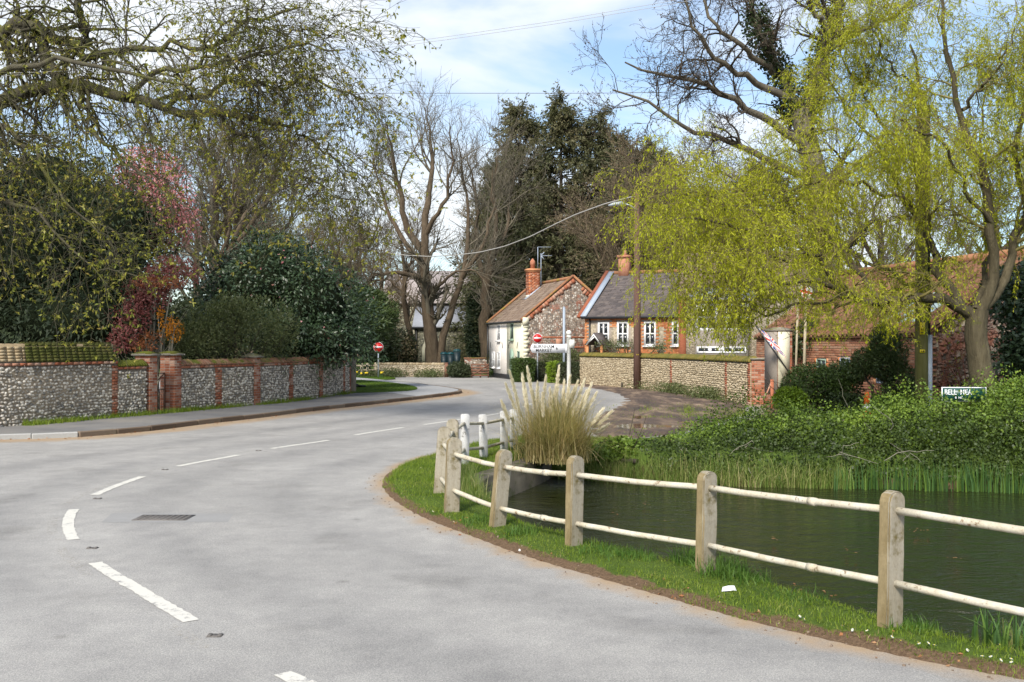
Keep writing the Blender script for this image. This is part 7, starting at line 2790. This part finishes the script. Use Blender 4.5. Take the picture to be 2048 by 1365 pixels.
shrub('wall_weeds', 'grey green weeds on the bank left of the no entry sign', [bl(735, 750, 60.8, 35, 8), bl(780, 748, 61.3, 40, 10), bl(860, 748, 61.2, 35, 9)], 5200, (.06, .14), LM['greyshrub'], 128, shell=.9, stems=0, floor=-.05)
# garden of the brick house: twiggy shrubs over the wall
shrub('garden_shrub', 'bare twiggy shrubs in front of the brick house', [bl(1220, 690, 49.5, 30, 14), bl(1250, 690, 47, 22, 12), bl(1320, 695, 44, 30, 12)], 1500, (.05, .1), LM['greyshrub'], 129, shell=1, stems=12)
# garden before the barn
shrub('garden_bush', 'rounded mid green bush with yellow green foot left of the barn', [bl(1625, 765, 24.5, 55, 38), bl(1590, 790, 24, 35, 30), bl(1670, 775, 25, 50, 35), bl(1700, 745, 25, 45, 25)], 16000, (.05, .10), LM['hedge'], 131, aspect=.4, shell=.7, stems=14)
shrub('lime_bush', 'small yellow green bush at the left foot of the garden bush', [bl(1580, 800, 23.2, 32, 24)], 3600, (.05, .09), LM['hedge_lime'], 132, shell=.7, stems=4)
shrub('dwarf_conifer', 'dark upright dwarf conifer in front of the barn window', [bl(1768, 690, 24.2, 28, 40), bl(1772, 720, 24.2, 36, 40), bl(1735, 725, 24.2, 30, 28), bl(1800, 770, 24.2, 34, 45), bl(1770, 670, 24.2, 14, 26)], 17000, (.05, .11), LM['cypress'], 133, aspect=.3, shell=.5, lumpy=.6)
shrub('dark_shrub', 'low dark tangle of shrubs around the traffic cone', [bl(1690, 808, 23.5, 36, 20), bl(1770, 812, 23.6, 40, 18), bl(1810, 795, 23.6, 24, 22)], 9000, (.05, .11), LM['ivy_dark'], 134, shell=.8)
shrub('roof_ivy', 'ivy climbing the left end of the barn', [bl(1600, 690, 32.5, 40, 28), bl(1618, 660, 32.5, 30, 20)], 3000, (.07, .13), LM['ivy_dark'], 135, shell=.8, stems=3)
shrub('laurel', 'dark evergreen laurel at the right edge behind the willow', [bl(2040, 590, 23.5, 70, 70), bl(2080, 690, 23, 80, 80), bl(2030, 720, 23, 40, 50)], 9000, (.09, .17), LM['rhodo'], 136, shell=.8, lumpy=.9)
# creeper on the barn gable
rng = np.random.default_rng(140)
cr = tag(empty('creeper', (11.2, 26.3, 0.0), AA), 'leafless reddish creeper with few new leaves over the flint gable', 'climber')
S = []
for i in range(16):
    x0 = rng.uniform(.2, 4.2)
    pts = [(x0, -.03, 0)]
    for j in range(5):
        pts.append((pts[-1][0] + rng.normal() * .28, -.05 - .02 * rng.random(), (j + 1) * .5 * rng.uniform(.7, 1.0)))
    S.append((pts, .018, .005))
PP, RR = limbs(S, 12, .02)
a2 = spawn(PP, RR, 14, .1, 1., (30, 80), (.3, .9), 6, .3, (0, 0, .03), .6, rng, .004)
a2[0][:, :, 1] = np.minimum(-.03, a2[0][:, :, 1] * .3 - .04)
link('stem', tree_mesh([(PP, RR, 5), (*a2, 3)], 'stem'), cr, mk('red_creeper_stem', [(0.10, 0.035, 0.025), (0.19, 0.075, 0.05)], scale=3, bump=0))
c, d = along(a2[0], 4, .2, 1, rng, .03)
leaf_obj('foliage', [leaf_quads(c, rng.uniform(.03, .08, len(c)), rng, .7, None, .3)], leafmat('creeper_leaf', [(.14, .05, .03), (.17, .13, .03), (.14, .2, .03)], .3), cr)

# ------------------------------------------------------------ ivy bank
rng = np.random.default_rng(150)
OUT = [(1290, 892), (1350, 868), (1400, 853), (1450, 836), (1500, 823), (1560, 817), (1640, 822), (1700, 815), (1760, 818), (1800, 802), (1840, 785), (1862, 788), (1890, 812), (1950, 816), (2000, 785), (2048, 760), (2150, 745), (2300, 740)]
blobs = []
far0 = np.array([(0.75, 18.3), (1.6, 17.85), (4.2, 17.15), (6.2, 16.85), (8.5, 16.45), (12.5, 15.6)])
ox, oy = [o_[0] for o_ in OUT], [o_[1] for o_ in OUT]
for px in range(1310, 2300, 38):
    top = np.interp(px, ox, oy) + rng.normal() * 5
    X = (px - 1024) / F * 18.9
    ysh = float(np.interp(X, far0[:, 0], far0[:, 1]))
    d = ysh + 1.75 + rng.normal() * .12
    X = (px - 1024) / F * d
    zt = EYE - (top - HZ) / F * d
    h = min(.50 + .14 * rng.random(), .3 + zt * .5)
    blobs.append((np.array((X, d, zt - h)), (rng.uniform(.42, .62), .8, h)))
    blobs.append((np.array((X + rng.normal() * .12, ysh + .95, (zt - h) * .45 - .02)), (rng.uniform(.38, .55), .60, .34 + .28 * zt)))
    blobs.append((np.array((X + rng.normal() * .12, ysh + .55, -.16)), (.45, .42, .34)))
    blobs.append((np.array((X, d + 1.2, zt - h - .1)), (.6, .9, h)))
for px, py, d, r_ in ((1935, 826, 18.6, .24), (1958, 818, 18.7, .22), (1895, 846, 18.6, .24)):
    blobs.append((np.array(P(px, py, d)), (r_, r_ * .6, r_ * .8)))
base = np.array((6.0, 19.0, 0.0))
iv = tag(empty('ivy_bank', tuple(base)), 'thick glossy ivy hedge covering the far bank of the pond', 'hedge')
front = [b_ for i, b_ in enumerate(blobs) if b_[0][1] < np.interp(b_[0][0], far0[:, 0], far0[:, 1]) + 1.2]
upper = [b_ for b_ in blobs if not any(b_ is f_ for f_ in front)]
for nm, bs_, n_, mt in (('upper_foliage', upper, 95000, LM['ivy']), ('lower_foliage', front, 52000, LM['ivy_shaded'])):
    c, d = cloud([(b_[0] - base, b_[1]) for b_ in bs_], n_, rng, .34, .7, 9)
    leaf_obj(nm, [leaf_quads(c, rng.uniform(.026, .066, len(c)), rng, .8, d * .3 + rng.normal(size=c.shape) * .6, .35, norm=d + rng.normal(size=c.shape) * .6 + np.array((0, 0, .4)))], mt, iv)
c, d = cloud([(b_[0] - base, b_[1]) for b_ in upper], 60000, rng, .06, .7, 9)
kp = (d[:, 2] > .35) & (rng.random(len(c)) < .22) & (wave(c[:, :2], 1.4, 4.0) > -.1)
c, d = c[kp], d[kp]
leaf_obj('new_growth', [leaf_quads(c + np.array((0, 0, .02)), rng.uniform(.03, .06, len(c)), rng, .7, d + rng.normal(size=c.shape) * .5, 0)], LM['ivy_new'], iv)
S = []
for i in range(46):
    b_ = blobs[rng.integers(len(blobs))]
    p0 = b_[0] - base + unit(rng.normal(size=3)) * np.array(b_[1]) * .9
    p0[1] = min(p0[1], b_[0][1] - base[1] - b_[1][1] * .6)
    S.append(([p0, p0 + np.array((rng.normal() * .25, -.12, .15)), p0 + np.array((rng.normal() * .5, -.15, .3 * rng.normal()))], .008, .003))
PPi, RRi = limbs(S, 7, .02)
link('stem', tree_mesh([(PPi, RRi, 4)], 'stem'), iv, MAT['bark_pale'])['kind'] = 'stuff'
shrub('ivy_mound', 'small round ivy mound right of the pampas grass', [bl(1240, 905, 18.6, 45, 30), bl(1210, 925, 18.2, 30, 25), bl(1265, 920, 18.4, 30, 26)], 6500, (.045, .09), LM['ivy'], 151, aspect=.85, shell=.4, stems=3, floor=-.1)
shrub('ivy_clump', 'dark ivy clump at the foot of the last white fence post', [bl(1042, 925, 18.0, 22, 26), bl(1060, 940, 17.6, 20, 18)], 2600, (.045, .09), LM['ivy_dark'], 152, aspect=.85, shell=.4, stems=2, floor=-.2)

# ------------------------------------------------------------ reeds, irises
rng = np.random.default_rng(160)
far = np.array([(0.75, 18.3), (1.6, 17.85), (4.2, 17.15), (6.2, 16.85), (8.5, 16.45), (12.5, 15.6)])
fa = arcs(far)


def shore(n, s0, s1, w0, w1, r):
    s = r.uniform(s0, s1, n)
    c = at_s(far, fa, s)
    return np.c_[c[:, 0], c[:, 1] + r.uniform(w0, w1, n), np.full(n, WATER_Z - .03)]


sx_ = lambda x: float(np.interp(x, far[:, 0], fa))
c = shore(3400, 0.1, sx_(5.7), -.08, .40, rng)
c[:, 2] += np.clip((c[:, 1] - np.interp(c[:, 0], far[:, 0], far[:, 1])) * .25, 0, .3)
V1 = blades(c, rng.uniform(.22, .62, len(c)), rng, .006, .5, segs=3)
o = link('reeds', mesh_np('reeds', V1[0], [V1[1]]), None, LM['reed'])
tag(o, 'mixed green and straw coloured reeds along the far pond edge', kind='stuff')
# iris clumps
for k in range(30):
    s = sx_(5.4) + (fa[-1] - sx_(5.4)) * (k + rng.uniform(.1, .9)) / 30
    cc_ = at_s(far, fa, s)
    m_ = int(rng.uniform(22, 50))
    pts = np.c_[np.clip(rng.normal(size=m_), -1.7, 1.7) * .10, rng.normal(size=m_) * .06, np.full(m_, 0.0)]
    V, Fq = blades(pts, rng.uniform(.32, .58, m_), rng, .010, .13, segs=3)
    root = link('iris_clump', mesh_np('iris_clump', V, [Fq]), None, LM['iris'])
    root.location = (cc_[0], cc_[1] - .02 + rng.uniform(-.1, .15), WATER_Z - .03)
    tag(root, 'upright clump of green iris blades at the right of the far pond edge', 'water plant', 'iris clumps')

# ------------------------------------------------------------ pampas grass
rng = np.random.default_rng(170)
pb = P(1112, 948, 17.3)
pb.z = -0.02
pam = tag(empty('pampas_grass', tuple(pb)), 'big clump of pampas grass with cream plumes at the pond corner', 'grass clump')
n = 3600
az = rng.uniform(0, 2 * np.pi, n)
c = np.c_[rng.normal(size=n) * .21, rng.normal(size=n) * .21, np.zeros(n)]
L_b = rng.uniform(.6, 1.45, n)
dr = np.abs(rng.normal(size=n)) * .42 + .08
d2 = np.stack([np.cos(az), np.sin(az), np.zeros(n)], 1)
V, Fq = [], []
segs = 5
sd_ = np.stack([-np.sin(az), np.cos(az), np.zeros(n)], 1)
rings = []
for j in range(segs + 1):
    t = j / segs
    ctr = c + d2 * (L_b * (dr * t + .55 * dr * t ** 3))[:, None] + np.array((0, 0, 1.)) * (L_b * (t - .55 * dr * t ** 2.4))[:, None]
    w = .0065 * (1 - .9 * t)
    rings += [ctr - sd_ * w, ctr + sd_ * w]
V = np.stack(rings, 1).reshape(-1, 3)
k = 2 * (segs + 1)
base_i = np.arange(n)[:, None] * k
Fq = np.concatenate([np.concatenate([base_i + 2 * j, base_i + 2 * j + 1, base_i + 2 * j + 3, base_i + 2 * j + 2], 1) for j in range(segs)])
o = link('blades', mesh_np('blades', V, [Fq]), pam, LM['pampas'])
o['kind'] = 'stuff'
PLU = [(1012, 770, .0), (1020, 745, .03), (1045, 752, .0), (1047, 775, .02), (1055, 738, .02), (1075, 768, .05), (1066, 785, -.1), (1032, 790, -.15), (1092, 756, .15), (1100, 780, .1), (1118, 735, .2), (1112, 775, .2), (1128, 765, .3), (1140, 755, .3),
       (1148, 778, .3), (1155, 765, .4), (1168, 762, .4), (1172, 785, .3), (1182, 770, .45), (1192, 788, .4), (1205, 820, .5), (1222, 825, .6), (1215, 850, .5), (1085, 790, -.2), (1004, 805, -.3), (1135, 790, -.1), (1160, 795, -.2)]
for px, py, dy in PLU:
    tip = P(px, py, 17.0 + dy * .6 + rng.normal() * .15) - pb
    st = Vector((tip.x * .45 + rng.normal() * .08 - .05, rng.normal() * .15, 0.1))
    mid = st.lerp(tip, .55) + Vector((-.02, 0, .06))
    pts = resample([st, mid, tip], 9)
    mb = MB()
    mb.tube(pts, np.linspace(.006, .003, 9), 5, cap=False)
    stalk = mb.build('stalk', LM['pampas'], pam, True)
    # feathery plume on the upper third
    m_ = 620
    t = rng.random(m_)
    p0 = pts[5] * (1 - t)[:, None] + np.asarray(tip) * t[:, None]
    ax = unit(np.asarray(tip) - pts[5])
    rad = .029 * np.sin(np.pi * np.clip(t * .9 + .1, 0, 1)) ** .7
    off = unit(rng.normal(size=(m_, 3)))
    cpl = p0 + off * (rad * rng.random(m_))[:, None]
    Vp = leaf_quads(cpl, rng.uniform(.035, .085, m_), rng, .12, ax + off * .28, 0.0)
    link('plume', mesh_np('plume', Vp[0], [Vp[1]]), pam, LM['plume'])

# ------------------------------------------------------------ verge grass, lawn, tufts
rng = np.random.default_rng(180)
n = 330000
q = np.stack([rng.uniform(-2.1, 6.5, n), 4.0 + 18.0 * rng.random(n) ** 1.35, ], 1)
s_ = sd_land(q)
p_ = sd_pond(q)
nzv = wave(q, 2.3, 1.0)
ok = (s_ > .06 + .07 * nzv + .05 * wave(q, 9.0, 3.0)) & (p_ < -.02) & (q[:, 1] < 21.5) & ~((q[:, 1] > 17.3) & (q[:, 0] > 2.2))
q, s_, p_ = q[ok], s_[ok], p_[ok]
z = land_z(q, s_, p_)
near_edge = smoothstep(p_, -.5, -.05)
hgt = rng.uniform(.018, .045, len(q)) * (1 + .5 * wave(q, 1.7)) + near_edge * rng.uniform(0, .07, len(q)) + smoothstep(q[:, 1], 11, 15) * rng.uniform(0, .05, len(q))
V, Fq = blades(np.c_[q, z - .005], hgt, rng, .0032, .8)
o = link('verge_grass', mesh_np('verge_grass', V, [Fq]), None, LM['grass'])
tag(o, 'short green grass of the pond verge', kind='stuff')


def tuft(label, p, n, h, lean, spread, mat, name='grass_tuft', w=.005, cat='grass clump', group='long grass tufts'):
    pts = np.c_[np.clip(rng.normal(size=(n, 2)), -1.6, 1.6) * spread, np.zeros(n)]
    V, Fq = blades(pts, rng.uniform(h * .55, h, n), rng, w, lean, segs=4)
    o = link(name, mesh_np(name, V, [Fq]), None, mat)
    o.location = p
    tag(o, label, cat, group)
    return o


LM['tuft'] = leafmat('tuft_blade', [(0.045, 0.10, 0.015), (0.08, 0.16, 0.025), (0.15, 0.22, 0.04)], .35)
for k, (px, py, h, sp, m_, lab) in enumerate(((1440, 1150, .24, .12, 420, 'long grass tuft right of the second nearest post'), (1385, 1128, .22, .10, 260, 'long grass tuft left of the second nearest post'), (1490, 1165, .18, .12, 240, 'low long grass on the pond edge between the two nearest posts'),
                                              (1260, 1118, .16, .13, 260, 'low grass tuft on the pond edge right of the middle post'), (1045, 1070, .16, .10, 240, 'grass tuft at the foot of the leaning post'), (1200, 1108, .14, .12, 220, 'grass tuft beside the foot of the middle post'),
                                              (960, 1045, .13, .12, 240, 'grass tuft between the two posts at the bend'), (1825, 1262, .13, .10, 220, 'bright grass tuft at the foot of the nearest post'), (1590, 1200, .12, .14, 220, 'low grass tuft on the pond edge left of the nearest post'))):
    g0 = G(px, py, .06)
    tuft(lab, (g0.x, g0.y, .045), m_, h, .75, sp, LM['tuft'])
g0 = G(2010, 1290, .05)
tuft('tall green iris blades at the lower right corner of the pond', (g0.x + .02, g0.y + .06, .02), 70, .30, .45, .10, LM['iris'], 'iris_clump', .010, 'water plant', None)
tuft('straw coloured dead blades beside the lower right iris', (g0.x + .16, g0.y - .02, .02), 60, .20, .9, .08, LM['reed'], 'grass_tuft', .006)
# dry grass on the inner bank of the bend
n = 1500
q = np.stack([rng.uniform(-.85, .05, n), rng.uniform(11.9, 15.6, n)], 1)
p_ = sd_pond(q)
q = q[(p_ < .02) & (p_ > -.75)]
V, Fq = blades(np.c_[q, land_z(q)], rng.uniform(.12, .36, len(q)), rng, .0035, .7, segs=3)
tag(link('bank_grass', mesh_np('bank_grass', V, [Fq]), None, LM['reed']), 'thin dry grass on the inner bank of the bend', kind='stuff')
# bleached dead grass along the broken verge edge
n = 16000
q = np.stack([rng.uniform(-2.1, 5.0, n), rng.uniform(4.2, 18.0, n)], 1)
s_ = sd_land(q)
ok = (s_ > -.01) & (s_ < .22) & (wave(q, 2.9, 5.0) + rng.normal(size=n) * .3 > -.05)
q = q[ok]
V, Fq = blades(np.c_[q, land_z(q) - .003], rng.uniform(.015, .06, len(q)), rng, .003, 1.3)
tag(link('dead_grass', mesh_np('dead_grass', V, [Fq]), None, LM['straw']), 'bleached dead grass along the broken verge edge', kind='stuff')
# leaves drifting on the pond
cf_ = []
for px, py in ((1825, 1060), (1848, 1061), (1700, 1100), (1560, 1080), (1300, 1010), (1330, 1040), (1230, 1030), (1920, 1120), (1600, 1180), (1660, 1190)):
    g0 = G(px, py, WATER_Z)
    cf_ += [(g0.x + rng.normal() * .06, g0.y + rng.normal() * .1, WATER_Z + .006) for _ in range(4)]
V, Fq = leaf_quads(np.array(cf_), rng.uniform(.02, .05, len(cf_)), rng, .6, np.c_[rng.normal(size=(len(cf_), 2)), np.zeros(len(cf_))], 0, norm=np.tile((0, 0, 1.), (len(cf_), 1)))
tag(link('floating_leaves', mesh_np('floating_leaves', V, [Fq]), None, LM['dead']), 'few brown leaves floating on the pond', kind='stuff')
# lawn and strip
for nm, poly_, z0, n, h in (('lawn_grass', lawn_c, .135, 26000, .035), ('strip_grass', strip_c, .06, 9000, .06)):
    lo, hi = poly_.min(0), poly_.max(0)
    q = rng.uniform(lo, hi, (n, 2))
    q = q[inside(q, poly_)]
    V, Fq = blades(np.c_[q, np.full(len(q), z0 - .005)], rng.uniform(h * .5, h, len(q)), rng, .012, .8)
    tag(link(nm, mesh_np(nm, V, [Fq]), None, LM['lawn']), 'mown grass beyond the flint wall' if nm == 'lawn_grass' else 'grass strip under the no entry sign', kind='stuff')
# foot of the left walls
n = 9000
s = rng.uniform(s_px(40), s_px(700), n)
dens = .5 + .5 * np.sin(s * 2.1) * np.sin(s * .9 + 1)
s = s[rng.random(n) < np.clip(dens + .25 - .06 * (s - s_px(300)), .1, 1)]
c = at_s(wp, war, s)
tgw = unit(at_s(wp, war, np.minimum(s + .05, war[-1])) - at_s(wp, war, s - .05))
nw = np.stack([tgw[:, 1], -tgw[:, 0]], 1)
c = c + nw * (.03 + np.abs(rng.normal(size=len(s))) * .16)[:, None]
V, Fq = blades(np.c_[c, np.full(len(c), .10)], rng.uniform(.05, .2, len(c)), rng, .008, .6, segs=3)
tag(link('wall_foot_grass', mesh_np('wall_foot_grass', V, [Fq]), None, LM['grass']), 'rough grass along the foot of the left flint walls', kind='stuff')
# weeds at the foot of the right wall
n = 4200
s = np.concatenate([rng.normal(fR(1360), .7, n // 3), rng.normal(fR(1430), .6, n // 3), rng.uniform(fR(1270), ar_[-1], n // 3)])
s = np.clip(s, 0, ar_[-1])
c = at_s(pr, ar_, s)
tgw = unit(at_s(pr, ar_, np.minimum(s + .05, ar_[-1])) - at_s(pr, ar_, np.maximum(s - .05, 0)))
nw = np.stack([tgw[:, 1], -tgw[:, 0]], 1)
c = c + nw * (.03 + np.abs(rng.normal(size=len(s))) * .35)[:, None]
V, Fq = leaf_quads(np.c_[c, rng.random(len(c)) ** 2 * .4 + .02], rng.uniform(.05, .13, len(c)), rng, .4, None, -.3)
tag(link('wall_foot_weeds', mesh_np('wall_foot_weeds', V, [Fq]), None, LM['greyshrub']), 'low green weeds at the foot of the buff flint wall', kind='stuff')
# grass patch in the mud
n = 6000
q = np.stack([rng.normal(5.6, .9, n), rng.normal(29.5, 1.6, n)], 1)
V, Fq = blades(np.c_[q, np.full(n, .005)], rng.uniform(.03, .09, n), rng, .010, .8)
tag(link('track_grass', mesh_np('track_grass', V, [Fq]), None, LM['grass']), 'thin grass growing on the muddy track', kind='stuff')

# ------------------------------------------------------------ small things: daisies, leaves, daffodils
mb = MB()
for i in range(10):
    a = i * 2 * math.pi / 10
    mb.add([(0, 0, .03), (.008 * math.cos(a - .25), .008 * math.sin(a - .25), .031), (.015 * math.cos(a), .015 * math.sin(a), .029), (.008 * math.cos(a + .25), .008 * math.sin(a + .25), .031)], [(0, 1, 2, 3)])
mb.tube([(0, 0, -.01), (0, 0, .03)], .0015, 4, mi=2)
mb.tube([(0, 0, .029), (0, 0, .034)], [.005, .003], 6, mi=1)
dme = mb.mesh('daisy')
for m_ in (MAT['sign_white'], MAT['yellow'], LM['grass']):
    dme.materials.append(m_)
DA = [(1437, 1195), (1441, 1208), (1596, 1233), (1602, 1237), (1684, 1255), (1710, 1258), (1737, 1264), (1780, 1275), (1796, 1283), (1842, 1290), (1852, 1287), (1868, 1294), (1995, 1292), (1965, 1316), (1985, 1316), (1996, 1320), (2020, 1321), (2026, 1327),
      (841, 937), (864, 1024), (1040, 1098), (1068, 1092), (1830, 1286), (1930, 1300), (905, 1045), (845, 1000)]
for px, py in DA:
    g0 = G(px, py, .075)
    o = link('daisy', dme)
    o.location = (g0.x, g0.y, .06)
    o.rotation_euler = (rng.normal() * .35 + .5, rng.normal() * .3, rng.uniform(0, 6))
    o.scale = (.9,) * 3
    tag(o, 'tiny white daisy flowering in the verge grass', 'flower', 'daisies in the verge')
n = 240
s = rng.uniform(0, 1, n)
idx = (s ** 1.2 * 130).astype(int) + 22
c = edge_r[idx] + rng.normal(size=(n, 2)) * .03
tg_ = unit(edge_r[idx + 1] - edge_r[idx])
c = c + np.stack([tg_[:, 1], -tg_[:, 0]], 1) * rng.normal(.07, .09, n)[:, None]
zz_ = np.maximum(land_z(c), 0) + .006
V, Fq = leaf_quads(np.c_[c, zz_], rng.uniform(.018, .05, n), rng, .6, None, 0, .9)
tag(link('fallen_leaves', mesh_np('fallen_leaves', V, [Fq]), None, LM['dead']), 'brown fallen leaves along the soil edge of the road', kind='stuff')
n = 320
s = rng.uniform(2, arc_k[-1] - 14, n)
c = np.stack([np.interp(s, arc_k, kerb_c[:, k]) for k in range(2)], 1)
tg_ = unit(np.stack([np.interp(s + .1, arc_k, kerb_c[:, k]) for k in range(2)], 1) - c)
c = c + np.stack([tg_[:, 1], -tg_[:, 0]], 1) * np.abs(rng.normal(.1, .18, n))[:, None]
V, Fq = leaf_quads(np.c_[c, np.full(n, .012)], rng.uniform(.03, .07, n), rng, .6, None, 0, .9)
tag(link('gutter_leaves', mesh_np('gutter_leaves', V, [Fq]), None, LM['dead']), 'dry leaves in the gutter along the left kerb', kind='stuff')
# stones of bare soil
n = 500
idx = (rng.random(n) * 150).astype(int) + 22
c = edge_r[idx]
tg_ = unit(edge_r[idx + 1] - edge_r[idx])
c = c + np.stack([-tg_[:, 1], tg_[:, 0]], 1) * rng.uniform(-.2, .12, n)[:, None] * -1 + rng.normal(size=(n, 2)) * .03
zz_ = np.maximum(land_z(c), 0)
V = (ICO_V[None] * (1 + rng.normal(size=(n, 12, 1)) * .2) * rng.uniform(.004, .013, n)[:, None, None] + np.c_[c, zz_][:, None]).reshape(-1, 3)
tag(link('soil_stones', mesh_np('soil_stones', V, [(ICO_F[None] + (np.arange(n) * 12)[:, None, None]).reshape(-1, 3)]), None, mk('soil_stone', [(.10, .07, .05), (.26, .2, .15)], island=.8)), 'small stones and crumbs of soil along the verge edge', kind='stuff')
LM['daff'] = plain('daffodil_yellow', (.75, .55, .02), .6)
for px, py in ((712, 751), (716, 752), (733, 754), (761, 754), (764, 752), (722, 755)):
    g0 = G(px, py + 3, .06)
    m_ = 14
    pts = np.c_[rng.normal(size=m_) * .05, rng.normal(size=m_) * .05, np.zeros(m_)]
    V, Fq = blades(pts, rng.uniform(.2, .32, m_), rng, .01, .3, segs=3)
    r_ = tag(empty('daffodil', (g0.x, g0.y, .05)), 'yellow daffodils in the grass strip by the wooden rails', 'flower', 'daffodils')
    link('leaves', mesh_np('leaves', V, [Fq]), r_, LM['iris'])
    mb = MB()
    for i in range(3):
        a = rng.uniform(0, 6.3)
        ctr = np.array((math.cos(a) * .06, math.sin(a) * .06, .32))
        mb.tube([ctr, ctr + np.array((0, -.05, .0))], [.02, .035], 7)
        for k_ in range(6):
            b_ = k_ * math.pi / 3
            mb.add([ctr, ctr + np.array((math.cos(b_ - .4) * .035, .005, math.sin(b_ - .4) * .035)), ctr + np.array((math.cos(b_) * .065, .01, math.sin(b_) * .065)), ctr + np.array((math.cos(b_ + .4) * .035, .005, math.sin(b_ + .4) * .035))], [(0, 1, 2, 3)])
    mb.build('flower_heads', LM['daff'], r_)
